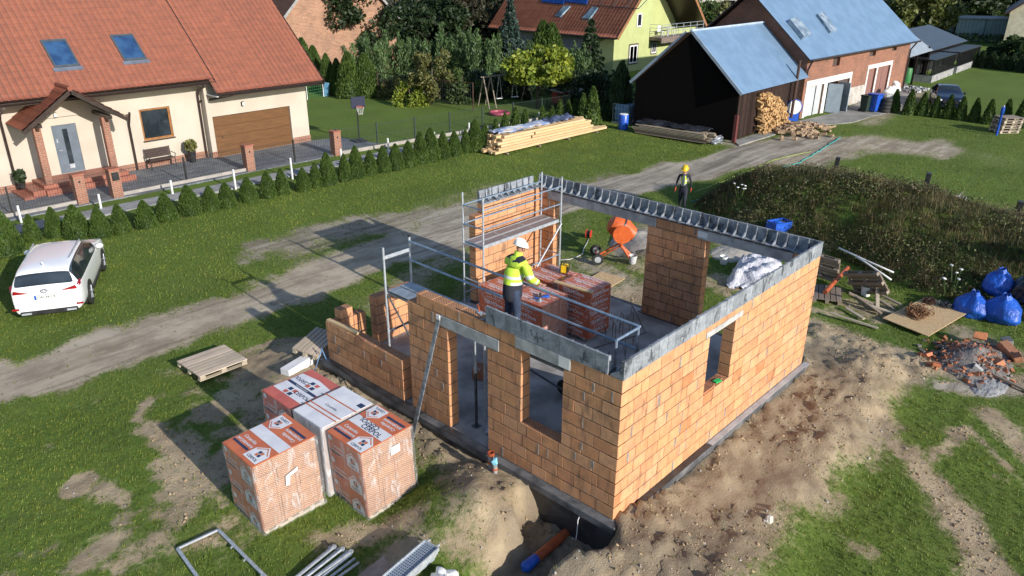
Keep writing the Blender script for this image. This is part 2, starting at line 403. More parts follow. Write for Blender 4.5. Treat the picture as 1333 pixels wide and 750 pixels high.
def masks(x, y):
    nz = fbm(x, y, .9, 5, 21) - .5; n2 = fbm(x, y, 3.5, 3, 31) - .5; n3 = fbm(x, y, .35, 3, 41) - .5
    bare = np.zeros(x.shape); grey = np.zeros(x.shape); damp = np.zeros(x.shape)
    ins = inpoly(x, y, BARE); d = seg_dist(x, y, BARE + BARE[:1]); sd = np.where(ins, d, -d)
    soil = sstep(-.9, .6, sd + nz * 1.3 + n2 * .5)
    rn = 1 - sstep(.75, 1.65, seg_dist(x, y, ROAD_N) + nz * 1.5 + n2 * .4)
    rm = 1 - sstep(1.1, 1.9, seg_dist(x, y, ROAD_M) + nz * 1.1)
    rg = 1 - sstep(.6, 1.9, seg_dist(x, y, ROAD_G) + nz * 2.2 + n2)
    tr = (1 - sstep(1.0, 3.4, seg_dist(x, y, TRACK) + nz * 3)) * .85
    road = np.maximum.reduce([rn, rm, rg * .75, tr]); bare = np.maximum(soil, road)
    grey = np.maximum.reduce([rn * .62, rm * .9, rg * .8, tr * .7])
    damp = np.maximum(rg * .35, (1 - sstep(.2, 1.4, seg_dist(x, y, px((830, 250), (960, 207))) + nz)) * .5)
    def st(P, w, amt=1.0, gr=0.0, dp=0.0, fz=.6):
        nonlocal bare, grey, damp
        k = (1 - sstep(-w * .3, w * 2.3, seg_dist(x, y, px(*P)) + (nz * 1.2 + n2 * .5) * fz)) * amt
        bare = np.maximum(bare, k); grey = np.maximum(grey, k * gr); damp = np.maximum(damp, k * dp)
    st([(1130, 560), (1180, 590), (1230, 650), (1270, 710), (1300, 760)], .32)
    st([(1290, 540), (1345, 600)], .35); st([(1060, 424), (1130, 452), (1240, 485), (1350, 500)], .45); st([(1210, 600), (1260, 560), (1340, 640)], .15, .8)
    st([(1230, 505), (1300, 505)], .35, 1, 1.0); st([(1230, 420), (1330, 470)], .5, .8, .3, .8)
    st([(200, 560), (245, 600)], .3); st([(110, 735), (150, 700)], .35); st([(140, 640), (165, 660)], .22); st([(225, 590), (260, 620)], .3); st([(270, 700), (300, 680)], .25, .9)
    st([(420, 700), (540, 690)], .3, .8); st([(90, 640), (100, 632)], .15); st([(180, 545), (195, 520)], .15); st([(500, 745), (540, 720)], .35, .9, 0, .3)
    st([(330, 560), (300, 560)], .2, .7); st([(690, 620), (560, 560)], .4)
    # behind the building
    st([(700, 390), (780, 395), (830, 380)], .9, .9, .2, .2); st([(800, 360), (760, 340)], .7, .8, .9); st([(830, 330), (860, 300)], 1.1, .9, .9)
    st([(940, 330), (960, 300)], .5, .9, .8); st([(560, 420), (640, 390), (640, 330)], .9, .75, .3, .7); st([(560, 270), (650, 240)], .8, .55, .3)
    st([(700, 330), (750, 300), (760, 270)], .6, .4, .4)
    st([(230, 490), (360, 445), (430, 440)], .08, .9, 0, .6, .3); st([(600, 330), (560, 350), (500, 400)], .7, .75, .5, .3); st([(690, 300), (740, 350)], .8, .55, .5, .3); st([(380, 330), (470, 300)], .9, .7, .9, .45); st([(640, 250), (740, 240), (800, 225)], .6, .55, .9, .2)
    # farther off
    st([(960, 185), (1010, 190), (1040, 180)], 1.0, 1, 1.0, .1, .4); st([(1230, 195), (1300, 210)], 1.6, .45, .3); st([(1270, 125), (1320, 130)], 1.6, .5, .4)
    st([(1130, 160), (1200, 120)], .9, .7, .8); st([(640, 187), (645, 188)], .4, .3)
    gen = sstep(.1, .27, n3 * .8 + nz * .6 + n2 * .15) * .78 * (1 - sstep(9, 14, y)) * sstep(-30, -12, -np.hypot(x + 3, y))
    bare = np.maximum(bare, gen)
    damp = np.maximum(damp, soil * sstep(.05, .22, nz + .25 * (1 - sstep(.3, 1.4, np.minimum(np.abs(x), 9) + np.maximum(0, -y) * .0)) * (y < 6)) * .8)
    near_r = (1 - sstep(.5, 1.9, np.abs(y + .9) + nz)) * (x > -1) * (x < 9); damp = np.maximum(damp, near_r * .38 * soil)
    damp = np.maximum(damp, pit_mask(x, y) * .9)
    bare = np.where(mound_h(x, y) > .12, np.minimum(bare, .35) + .15, bare)
    return bare, grey, damp, road
def axis(a, b, st, lo, hi, gr=1.09):
    c = list(np.arange(a, b, st)); s = st
    while c[-1] < hi: s = min(s * gr, 40); c.append(c[-1] + s)
    s = st
    while c[0] > lo: s = min(s * gr, 40); c.insert(0, c[0] - s)
    return np.array(c)
gx = axis(-8, 15, .1, -300, 700); gy = axis(-5, 10.5, .1, -300, 700)
X, Y = np.meshgrid(gx, gy, indexing='ij'); Zt = base_h(X, Y); BR, GR, DP, RD = masks(X, Y)
sc_ = 1 - sstep(24, 40, np.hypot(X, Y))
SOIL = inpoly(X, Y, BARE)
Zt += ((fbm(X, Y, 7, 2, 61) - .5) * .05 + SOIL * (fbm(X, Y, 4.2, 3, 51) - .5) * .09) * sc_ * np.where(RD > .5, .5, 1)
clod = sstep(.3, .55, fbm(X, Y, .8, 3, 71)) * SOIL * (BR > .7) * sc_
Zt += clod * np.abs(fbm(X, Y, 5.5, 3, 81) - .5) * .42
Zt[:, :] = np.where((X > 0.02) & (X < 7.7) & (Y > .02) & (Y < 8.45), -.7, Zt)
def H(x, y):
    i = min(max(int(np.searchsorted(gx, x)) - 1, 0), len(gx) - 2); j = min(max(int(np.searchsorted(gy, y)) - 1, 0), len(gy) - 2)
    u = (x - gx[i]) / (gx[i + 1] - gx[i]); v = (y - gy[j]) / (gy[j + 1] - gy[j])
    return float(Zt[i, j] * (1 - u) * (1 - v) + Zt[i + 1, j] * u * (1 - v) + Zt[i, j + 1] * (1 - u) * v + Zt[i + 1, j + 1] * u * v)

def groundmat():
    n = NT('ground'); a = n.n('ShaderNodeAttribute', attribute_name='mask'); r, g, b = n.sep(a.outputs[1])
    P = n.coord()
    na = n.noise(9, 6, .7); nb = n.noise(1.3, 5, .6); nc = n.noise(38, 4, .7); nd = n.noise(.25, 4, .6)
    grass = n.mix(n.ramp(na, .32, .68), (.085, .14, .022), (.15, .215, .038))
    grass = n.mix(n.mth('MULTIPLY', n.ramp(nb, .45, .7), .35), grass, (.15, .165, .045))
    grass = n.mix(n.ramp(nc, .45, .7, 0, .5), grass, (.025, .04, .012))
    grass = n.mix(n.ramp(nd, .4, .65, 0, .35), grass, (.06, .1, .015))
    soil = n.mix(n.ramp(nb, .35, .65), (.46, .365, .24), (.32, .245, .16))
    soil = n.mix(n.ramp(nc, .5, .75, 0, .45), soil, (.12, .085, .055))
    soil = n.mix(n.ramp(n.noise(5, 5, .65), .55, .75, 0, .6), soil, (.42, .32, .2))
    grav = n.mix(n.ramp(nb, .35, .65), (.46, .405, .33), (.31, .275, .225))
    grav = n.mix(n.ramp(n.noise(70, 3, .7), .5, .7, 0, .4), grav, (.13, .12, .11))
    rut = n.noise(1.0, 5, .6, vec=n.n('ShaderNodeMapping', {0: P, 2: (0, 0, R(-9)), 3: (.22, 2.6, 1)}).outputs[0], dist=.5)
    grav = n.mix(n.ramp(rut, .5, .62, 0, .75), grav, (.16, .135, .11)); grav = n.mix(n.ramp(rut, .34, .46, .7, 0), grav, (.58, .53, .45))
    bare = n.mix(g, soil, grav)
    bare = n.mix(n.mth('MULTIPLY', b, .62), bare, (.11, .093, .075))
    f = n.mth('ADD', r, n.mth('MULTIPLY', n.mth('SUBTRACT', na, .5), 1.15))
    f = n.mth('ADD', f, n.mth('MULTIPLY', n.mth('SUBTRACT', nc, .5), .8))
    f = n.ramp(f, .28, .78)
    col = n.mix(f, grass, bare)
    h = n.mth('ADD', n.mth('MULTIPLY', na, .6), n.mth('MULTIPLY', nc, .4))
    return n.out(col, .95, 0, n.bump(h, .05, .9), **{'Specular IOR Level': .2})
GM = groundmat()
def sheet(name, sel, kind='structure'):
    nx, ny = X.shape; idx = np.arange(nx * ny).reshape(nx, ny)
    q = np.stack([idx[:-1, :-1], idx[1:, :-1], idx[1:, 1:], idx[:-1, 1:]], -1)[sel].reshape(-1, 4)
    u, inv = np.unique(q, return_inverse=True); inv = inv.reshape(-1, 4)
    me = bpy.data.meshes.new(name); me.vertices.add(len(u)); me.vertices.foreach_set('co', np.stack([X.ravel()[u], Y.ravel()[u], Zt.ravel()[u]], 1).ravel())
    me.loops.add(inv.size); me.loops.foreach_set('vertex_index', inv.ravel().astype(np.int32))
    me.polygons.add(len(inv)); me.polygons.foreach_set('loop_start', np.arange(0, inv.size, 4, dtype=np.int32))
    me.polygons.foreach_set('use_smooth', np.ones(len(inv), bool)); me.update(calc_edges=True)
    a = me.color_attributes.new('mask', 'FLOAT_COLOR', 'POINT')
    a.data.foreach_set('color', np.stack([BR.ravel()[u], GR.ravel()[u], DP.ravel()[u], np.ones(len(u))], 1).astype(np.float32).ravel())
    me.materials.append(GM); o = bpy.data.objects.new(name, me); COL.objects.link(o); o['kind'] = kind; return o
cx = (X[:-1, :-1] + X[1:, 1:]) / 2; cy = (Y[:-1, :-1] + Y[1:, 1:]) / 2; cb = (BR[:-1, :-1] + BR[1:, 1:]) / 2; crd = (RD[:-1, :-1] + RD[1:, 1:]) / 2
mo = mound_h(cx, cy) > .12; ro = (crd > .5) & ~mo; so_ = (cb > .5) & ~ro & ~mo
sheet('earth_mound', mo); sheet('dirt_road', ro); sheet('bare_soil', so_); sheet('lawn', ~(mo | ro | so_))

# ------------------------------------------------------------------ blades of grass and weeds
def fast_mesh(name, V, F, col, mat, parent=None, smooth=False):
    me = bpy.data.meshes.new(name); k = F.shape[1]
    me.vertices.add(len(V)); me.vertices.foreach_set('co', np.ascontiguousarray(V, np.float32).ravel())
    me.loops.add(F.size); me.loops.foreach_set('vertex_index', F.ravel().astype(np.int32))
    me.polygons.add(len(F)); me.polygons.foreach_set('loop_start', np.arange(0, F.size, k, dtype=np.int32))
    if smooth: me.polygons.foreach_set('use_smooth', np.ones(len(F), bool))
    me.update(calc_edges=True)
    if col is not None:
        a = me.color_attributes.new('Col', 'FLOAT_COLOR', 'CORNER'); c = np.ones((len(F), 4), np.float32); c[:, :3] = col
        a.data.foreach_set('color', np.repeat(c, k, 0).ravel())
    me.materials.append(mat); o = bpy.data.objects.new(name, me); COL.objects.link(o)
    if parent is not None: o.parent = parent
    return o
def blades(name, P, h, wd, lean, nb, mat, cvar=.22, tint=None):
    n = len(P); B = np.repeat(P, nb, 0); m = len(B)
    a = NR.uniform(0, 2 * np.pi, m); sp = NR.uniform(0, 1, m) ** .5 * h * .45
    B = B + np.stack([np.cos(a) * sp, np.sin(a) * sp, np.full(m, -.01)], 1)
    hh = h * NR.uniform(.45, 1.25, m) * np.repeat(NR.uniform(.6, 1.3, n), nb); t = NR.uniform(0, 2 * np.pi, m); ln = lean * NR.uniform(.2, 1.2, m) * hh
    side = np.stack([-np.sin(t + .6), np.cos(t + .6), np.zeros(m)], 1) * (wd * NR.uniform(.6, 1.4, m))[:, None]
    tip = B + np.stack([np.cos(t) * ln, np.sin(t) * ln, hh], 1)
    V = np.concatenate([B - side, B + side, tip], 1).reshape(-1, 3); F = np.arange(m * 3).reshape(-1, 3)
    c = 1 + NR.uniform(-cvar, cvar, m); C3 = np.stack([c * (1 + NR.uniform(-.1, .35, m)), c, c * .9], 1)
    return fast_mesh(name, V, F, C3, mat)
def scatter(n, x0, x1, y0, y1, keep, far=40):
    x = NR.uniform(x0, x1, n); y = NR.uniform(y0, y1, n)
    # inside the picture (with a margin), nearest to the camera denser
    d = np.stack([x - CP.x, y - CP.y, np.full(n, GZ - CP.z)], 1) @ np.array(CR)
    u = 666.5 + FPX * d[:, 0] / -d[:, 2]; v = 375 - FPX * d[:, 1] / -d[:, 2]
    ok = (u > -120) & (u < 1450) & (v > -60) & (v < 860) & keep(x, y); x = x[ok]; y = y[ok]
    i = np.clip(np.searchsorted(gx, x) - 1, 0, len(gx) - 2); j = np.clip(np.searchsorted(gy, y) - 1, 0, len(gy) - 2)
    fu = (x - gx[i]) / (gx[i + 1] - gx[i]); fv = (y - gy[j]) / (gy[j + 1] - gy[j])
    z = Zt[i, j] * (1 - fu) * (1 - fv) + Zt[i + 1, j] * fu * (1 - fv) + Zt[i, j + 1] * (1 - fu) * fv + Zt[i + 1, j + 1] * fu * fv
    return np.stack([x, y, z], 1)
def grassy(thr):
    def k(x, y):
        b = masks(x, y)[0] + (fbm(x, y, 6, 3, 91) - .5) * .8 + NR.uniform(-.5, .4, x.shape)
        return (b < thr) & (mound_h(x, y) < .1) & ~((x > -.2) & (x < 7.9) & (y > -.2) & (y < 8.6)) & ~((y > 24.6) & (x < 30))
    return k
gm1 = leafmat('grass_blade', (.175, .24, .035), (.1, .155, .022), .9)
tag(blades('grass', scatter(150000, -12, 16, -9, 14.5, grassy(.42)), .055, .007, .8, 4, gm1), 'short green grass with bare patches growing round the site', 'grass', kind='stuff')
tag(blades('lawn_grass', scatter(70000, -14, 34, 13, 24.4, grassy(.38)), .06, .011, .7, 4, gm1), 'short green lawn grass between the dirt road and the thuja hedge', 'grass', kind='stuff')
tag(blades('lawn_grass', scatter(40000, 14, 45, -6, 15, grassy(.38)), .06, .012, .7, 4, gm1), 'short green lawn grass beyond the weedy earth mound', 'grass', kind='stuff')
gm2 = leafmat('weed_blade', (.11, .105, .042), (.05, .058, .02), 1.1)
keepm = lambda x, y: mound_h(x, y) > .1
tag(blades('mound_weeds', scatter(30000, 13.5, 25, -9, 10, keepm), .2, .009, 1.2, 6, gm2, .6), 'tall dull green weeds and dry grass covering the earth mound', 'weeds', kind='stuff')
tag(blades('dry_grass', scatter(3500, 13.5, 25, -9, 10, lambda x, y: (mound_h(x, y) > .3) & (fbm(x, y, .9, 2, 5) > .5)), .34, .006, .9, 6, leafmat('straw', (.3, .26, .13), (.2, .17, .09)), .3), 'pale dry grass stalks standing in clumps on the earth mound', 'dry grass', kind='stuff')
# clods of earth and small stones
def clods(name, n, x0, x1, y0, y1, keep, s, mat, label):
    P = scatter(n, x0, x1, y0, y1, keep); m = len(P)
    base = np.array([(1, 0, 0), (-1, 0, 0), (0, 1, 0), (0, -1, 0), (0, 0, 1), (0, 0, -1)], float)
    F0 = np.array([(0, 2, 4), (2, 1, 4), (1, 3, 4), (3, 0, 4), (2, 0, 5), (1, 2, 5), (3, 1, 5), (0, 3, 5)])
    S = s * NR.uniform(.4, 1, m) ** 2 + .006
    V = base[None] * (S[:, None, None] * NR.uniform(.5, 1.3, (m, 6, 1))) + NR.uniform(-.3, .3, (m, 6, 3)) * S[:, None, None] + P[:, None, :]
    F = (F0[None] + 6 * np.arange(m)[:, None, None]).reshape(-1, 3)
    return tag(fast_mesh(name, V.reshape(-1, 3), F, np.repeat(NR.uniform(.7, 1.25, (m, 1)), 8, 0), mat), label, 'clods', kind='stuff')
clods('soil_clods', 17000, -6, 12, -6, 9.5, lambda x, y: (masks(x, y)[0] > .6) & (fbm(x, y, .9, 3, 71) > .46) & ~((x > -.2) & (x < 7.9) & (y > -.2) & (y < 8.6)), .034, simple('clod', (.36, .265, .16), (.24, .175, .11), 9, .95, vcol=True), 'loose clods of sandy earth thrown up round the foundation')
clods('gravel', 1600, -6, 14, -5, 10, lambda x, y: (masks(x, y)[0] > .6) & ~((x > -.2) & (x < 7.9) & (y > -.2) & (y < 8.6)), .03, simple('pebble', (.4, .38, .35), (.22, .21, .2), 9, .9, vcol=True), 'scattered pale pebbles on the bare soil')

# paved ground by the houses
PAVE = NT('paver'); _v = PAVE
_b = _v.n('ShaderNodeTexBrick', {'Vector': _v.coord(), 'Color1': (.17, .19, .22), 'Color2': (.1, .115, .135), 'Mortar': (.05, .05, .05), 'Scale': 1.0, 'Mortar Size': .01, 'Brick Width': .2, 'Row Height': .1}).outputs[0]
PAVE = _v.out(_v.mix(_v.ramp(_v.noise(.8, 4), .4, .7, 0, .4), _b, (.28, .28, .28)), .8)
def slabst(name, poly, z0, z1, mat): 
    return tag(MB().prism(poly, z0, z1).build(name, mat), kind='structure')
slabst('driveway', [(-12, 27.15), (16.3, 26.7), (15.6, 30.0), (14.1, 30.45), (8.4, 30.45), (8.4, 31), (-12, 31)], -.6, -.405, PAVE)
slabst('pavement', [(-14, 25.35), (31, 24.35), (31, 25.2), (-14, 26.45)], -.6, -.395, simple('pavement_stone', (.3, .3, .3), (.21, .21, .215), 2, .85, bump=.004))
slabst('yard_concrete', px((962, 190), (1040, 166), (1110, 160), (1135, 152), (1190, 140), (1180, 105), (1170, 112), (1085, 148), (1040, 158), (955, 184)), -.6, -.41, simple('yard_stone', (.3, .29, .27), (.2, .195, .18), 1.2, .9, bump=.006))
# ------------------------------------------------------------------ the unfinished block house
HW = thing('unfinished_house', 'roofless house shell of orange hollow clay blocks topped with grey trough forms', 'house', (0, 0, 0))
HX, HY = 7.56, 8.35
m = MB()
m.prism([(.0, .0), (HX, .0), (HX, HY), (.0, HY)], -.16, -.008)
m.build('slab', 'slab', HW)
m = MB(); m.box(-.15, -.13, -.16, 0, HY + .16, -.01); m.box(0, -.13, -.16, HX + .15, 0, -.01); m.box(HX, 0, -.16, HX + .15, HY + .16, -.01); m.box(0, HY, -.16, HX, HY + .16, -.01)
m.build('ledge', simple('damp_ledge', (.15, .15, .155), (.05, .052, .058), 2.2, .8, bump=.006, bscale=14), HW, bevel=.01)
m = MB(); m.box(-.135, -.115, -1.4, HX + .13, HY + .13, -.16); m.build('foundation_wall', 'bitumen', HW)
for q_ in ((.3, -.12, 3.1, .04), (-.15, 4.9, .03, 8.4), (-.15, 2.9, .03, 4.2), (7.3, 2.6, 7.5, 4.5), (4.6, 8.05, 7.5, 8.4)): MB().box(q_[0], q_[1], -.004, q_[2], q_[3], .006).build('damp_course', 'bitumen', HW)
m = MB(); m.box(3.15, -.125, -.006, 7.7, -.003, .002); m.build('ledge_screed', simple('ledge_screed', (.42, .43, .45), (.3, .31, .33), 3, .8), HW)

BC = [(.65, .325, .165), (.63, .31, .155), (.66, .34, .18), (.64, .325, .165), (.61, .29, .15), (.65, .335, .165), (.62, .315, .17), (.67, .36, .2)]
def bcol(lo=1.0):
    if rng.random() < .02: return (.46 * lo, .2 * lo, .09 * lo)
    c = rng.choice(BC); k = rng.uniform(.8, .95) * lo; return tuple(x * k for x in c)
def block_wall(name, axis, o, t0, a, b, rows, ops=(), z0=0, left_end=True, right_end=True, lo=1.0, L=.375, smear=.22):
    """a wall of blocks running along axis from a to b; its outer face at o, t0 = thickness (signed inwards); ops = openings (a0, a1, z0, z1)"""
    mb = MB(); mo_ = MB(); sm = MB()
    def put(mm, u0, u1, zz0, zz1, ins, mi=0, col=(1, 1, 1)):
        w0, w1 = (o + ins, o + t0 - ins) if t0 > 0 else (o - ins, o + t0 + ins); w0, w1 = min(w0, w1), max(w0, w1)
        if axis == 'x': mm.box(u0, w0, zz0, u1, w1, zz1, mi, col)
        else: mm.box(w0, u0, zz0, w1, u1, zz1, mi, col)
    for r in range(rows):
        zl, zh = z0 + r * .25, z0 + (r + 1) * .25; off = (.1875 if r % 2 else 0) + rng.choice([0, 0, .05, -.04])
        spans = [(a, b)]
        for oa, ob, oz0, oz1 in ops:
            if zl >= oz0 - .01 and zh <= oz1 + .01:
                ns = []
                for s0, s1 in spans:
                    if s0 < oa: ns.append((s0, min(s1, oa)))
                    if s1 > ob: ns.append((max(s0, ob), s1))
                spans = ns
        for s0, s1 in spans:
            if s1 - s0 < .03: continue
            put(mo_, s0 + .012, s1 - .012, zl, zh - .012, .012)
            cuts = [s0]; u = s0 + (L if r % 2 == 0 else L / 2) + rng.choice([0, 0, -.06])
            while u < s1 - .09: cuts.append(u); u += L if rng.random() > .06 else L * .6
            cuts.append(s1)
            for c0, c1 in zip(cuts[:-1], cuts[1:]):
                j = rng.uniform(0, .004)
                put(mb, c0 + .005, c1 - .006, zl + .015, zh - .004, j, 0, bcol(lo))
                if rng.random() < smear and c1 < s1 - .05:
                    sw = rng.uniform(.012, .035); put(mb, c1 - sw, c1 + sw * .6, zl + .012 + rng.uniform(0, .08), zh - .01, -.003, 1)
    wl = mb.build(name, ['block', 'smear'], HW, bevel=.004)
    mo_.build('mortar', 'mortar', wl)
    return wl
DZ = 2.25
# front wall (x = 0): doorway, window and the low stretch at its left end
block_wall('block_wall', 'y', 0, .25, 3.0, 5.27, 10, [(3.0, 4.08, 0, DZ), (2.7, 4.33, DZ, 2.5)], L=.375)
block_wall('block_wall', 'y', 0, .25, 3.0, 4.97, 1, z0=2.5)
block_wall('block_wall', 'y', 0, .25, 0, 3.0, 11, [(1.2, 2.15, 1.0, 2.5), (1.05, 2.3, 2.5, 2.75), (2.7, 3.0, 2.25, 2.5)])
block_wall('block_wall', 'y', 0, .25, 5.55, 8.35, 4, lo=.97)
# right wall (y = 0)
block_wall('block_wall', 'x', 0, .25, 0, HX, 11, [(2.76, 3.72, 1.25, 2.5), (2.6, 3.98, 2.5, 2.75)], lo=1.04, smear=.2)
m = MB(); 
for i in range(4): m.box(2.6 + i * .345 + .003, .004, 2.635, 2.6 + (i + 1) * .345 - .003, .246, 2.745, 0, bcol(.95))
m.build('block_course', 'block', HW)
# back wall and rear left wall
block_wall('block_wall', 'y', HX, -.25, 2.7, 4.4, 11, smear=.06, lo=.92)
block_wall('block_wall', 'y', HX, -.25, 0.25, .52, 11); block_wall('block_wall', 'y', HX, -.25, 7.55, HY, 11)
block_wall('block_wall', 'x', HY, -.25, 5.02, HX - .25, 11, smear=.03); block_wall('block_wall', 'x', HY, -.25, 4.7, 5.02, 10, smear=0)
# stubs of the left wall
block_wall('block_wall', 'x', HY, -.25, .27, .62, 5); block_wall('block_wall', 'x', HY, -.25, .62, .98, 4, smear=0, L=.36); block_wall('block_wall', 'x', HY, -.25, 1.28, 2.5, 5, smear=0)
# lintels
def lint(x0, y0, z0, x1, y1, z1): MB().box(x0, y0, z0, x1, y1, z1).build('lintel', 'lintel', HW, bevel=.005)
lint(-.006, 2.7, 2.262, .13, 4.33, 2.497); lint(.14, 2.7, 2.262, .256, 4.33, 2.497)
lint(-.006, 1.05, 2.512, .13, 2.3, 2.747); lint(.14, 1.05, 2.512, .256, 2.3, 2.747)
lint(2.6, -.006, 2.512, 3.98, .25, 2.63)
lint(7.305, .525, 2.5, 7.56, 2.95, 2.745); lint(7.305, 4.15, 2.5, 7.56, 7.8, 2.745)
MB().box(-.0095, 1.07, 2.53, -.006, 1.3, 2.73).build('label', 'white', HW); MB().box(7.301, 2.68, 2.55, 7.305, 2.94, 2.7).build('label', 'white', HW)
# trough forms of the ring beam: outer leaf, floor and a rib every quarter of a metre
EPS = NT('ring_beam_form'); _n = EPS; _x, _y, _z = _n.sep(_n.coord())
_w = _n.noise(1.0, 5, .6, vec=_n.comb(_n.mth('MULTIPLY', _n.mth('ADD', _x, _y), 3.3), _n.mth('MULTIPLY', _z, 1.6), 1.0), dist=.4)
_c = _n.mix(_n.ramp(_n.noise(7, 5), .35, .65), (.27, .295, .33), (.18, .2, .23)); _c = _n.mix(1.0, _c, _n.attr(), 'MULTIPLY')
_c = _n.mix(_n.ramp(_w, .55, .62, 0, .85), _c, (.04, .05, .062)); _c = _n.mix(_n.ramp(_n.noise(20, 4), .58, .7, 0, .4), _c, (.55, .56, .58))
EPS = _n.out(_c, .8, 0, _n.bump(_n.noise(60, 3), .003))
def forms(axis, o, inward, a, b, z=2.755, drop=.16):
    m = MB(); u = a
    while u < b - .02:
        e = min(u + .25, b); k = rng.uniform(.82, 1.15); c = (k, k, k)
        def put(u0, u1, w0, w1, z0, z1):
            q0, q1 = sorted((o + inward * w0, o + inward * w1))
            if axis == 'x': m.box(u0, q0, z0, u1, q1, z1, 0, c)
            else: m.box(q0, u0, z0, q1, u1, z1, 0, c)
        put(u + .003, e - .003, -.008, .035, z + rng.uniform(-.003, .003), z + .33 + rng.uniform(-.002, .002))
        put(u + .003, e - .003, .035, .245, z, z + .035)
        # rib, tall at the leaf and low inside
        r0, r1 = u + .003, u + .03
        prof = [(.035, z + .035), (.245, z + .035), (.2, z + .06), (.085, z + .14), (.055, z + .33), (.035, z + .33)]
        pts = [(o + inward * p, q) for p, q in prof]
        if axis == 'x':
            n_ = len(pts); m.add([(r0, p, q) for p, q in pts] + [(r1, p, q) for p, q in pts], [tuple(range(n_)), tuple(range(n_, 2 * n_))[::-1]] + [(i, n_ + i, n_ + (i + 1) % n_, (i + 1) % n_) for i in range(n_)], 0, c)
        else: m.prism([(p, q) for p, q in pts], r0, r1, 'y', 0, c)
        u = e
    m.build('ring_beam_form', EPS, HW)
forms('y', 0, 1, .29, 3.02); forms('x', 0, 1, 0, HX); forms('y', HX, -1, .03, HY); forms('x', HY, -1, 5.04, HX - .29)
m = MB(); 
for i in range(26): m.box(7.27, .6 + i * .29, 2.762, 7.31, .6 + i * .29 + .2, 2.79)
m.box(7.29, .55, 2.75, 7.33, 8.1, 2.764); m.build('formwork_ledge', 'bitumen', HW)
# mortar scraps and block edge on the sills
m = MB(); m.box(2.78, .01, 1.26, 3.2, .24, 1.30, 0, (.5, .2, .1)); m.box(3.25, .06, 1.255, 3.6, .22, 1.275, 0, (.45, .18, .09)); m.build('sill_block', 'block', HW)
GRN = simple('green_tape', (.03, .5, .12), None, 3, .5)
for a_ in ((2.8, .16, .3), (3.3, .03, -.2)):
    q = MB().cbox((0, 0, 0), (.16, .09, .03)).build('green_wedge', GRN, loc=(a_[0] + .08, a_[1] + .03, 1.323 if a_[0] < 3 else 1.292)); q.rotation_euler.z = a_[2]
    tag(q, 'bright green wedge lying on the right-hand window sill of the block shell' if a_[0] < 3 else 'bright green wedge at the outer edge of the right-hand window sill', 'wedge')

# rebar starters standing out of the slab
i = 0; m = MB()
for (x, y) in [(5.3, 4.1), (5.6, 4.1), (5.9, 4.1), (5.3, 3.8), (5.6, 3.8), (5.9, 3.8), (6.2, 3.9), (6.2, 4.2), (5.0, 3.3), (5.3, 3.2), (6.5, 4.1), (5.0, 3.0), (4.6, 3.0), (4.3, 3.2)]:
    h = rng.uniform(.35, .6); m.tube([(x, y, -.01), (x + rng.uniform(-.02, .02), y, h * .9), (x + .02, y + .09, h), (x + .02, y + .1, h - .15)], .007, 5)
m.build('rebar', 'rust', HW)
m = MB(); m.tube([(3.6, 3.9, .03), (4.8, 4.0, .05), (6.2, 3.5, .1), (7.1, 4.6, .3)], .011, 5); m.build('rebar', 'rust', HW)

# ------------------------------------------------------------------ scaffolding
def pipe(m, p, q, r=.024, mi=0, n=8): m.tube([p, q], r, n, mi)
# tower in front of the rear left wall
T = thing('scaffold_tower', 'grey steel scaffold bay with plank deck before the tall rear block wall', 'scaffold', (4.0, 7.1, 0))
for x in (0, 3.07):
    m = MB()
    for y in (0, .73): pipe(m, (x, y, .02), (x, y, 3.32 if x else 3.38)); 
    for z in (2.02, 1.05, .25): pipe(m, (x, 0, z), (x, .73, z), .02)
    for y in (0, .73): m.box(x - .07, y - .07, -.008, x + .07, y + .07, .006)
    m.build('end_frame', 'steel', T, smooth=True)
m = MB(); pipe(m, (3.07, -.03, 1.98), (1.2, -.03, .1)); m.build('brace', 'steel', T, smooth=True)
for z in (2.55, 3.05):
    for y in (0, .73): m = MB(); pipe(m, (0, y, z), (3.07, y, z), .019); m.build('guard_rail', 'rail', T, smooth=True)
    m = MB(); pipe(m, (0, 0, z), (0, .73, z), .019); m.build('guard_rail', 'rail', T, smooth=True)
m = MB(); pipe(m, (0, 0, 1.05), (3.07, 0, 1.05), .02); pipe(m, (0, .73, .6), (3.07, .73, .6), .02); m.build('ledger', 'rail', T, smooth=True)
PLY = wood('deck_plywood', (.27, .21, .2), (.19, .15, .15), 0, weather=.4)
for y in (.07, .4):
    m = MB(); m.box(.03, y, 2.05, 3.04, y + .29, 2.075); d = m.build('deck_panel', PLY, T)
    m = MB(); 
    for a_ in (y - .02, y + .28): m.box(.02, a_, 2.0, 3.05, a_ + .03, 2.085)
    for x in (.02, 1.0, 2.0, 3.02): m.box(x, y, 2.0, x + .03, y + .28, 2.082)
    m.build('deck_frame', 'steel', d)
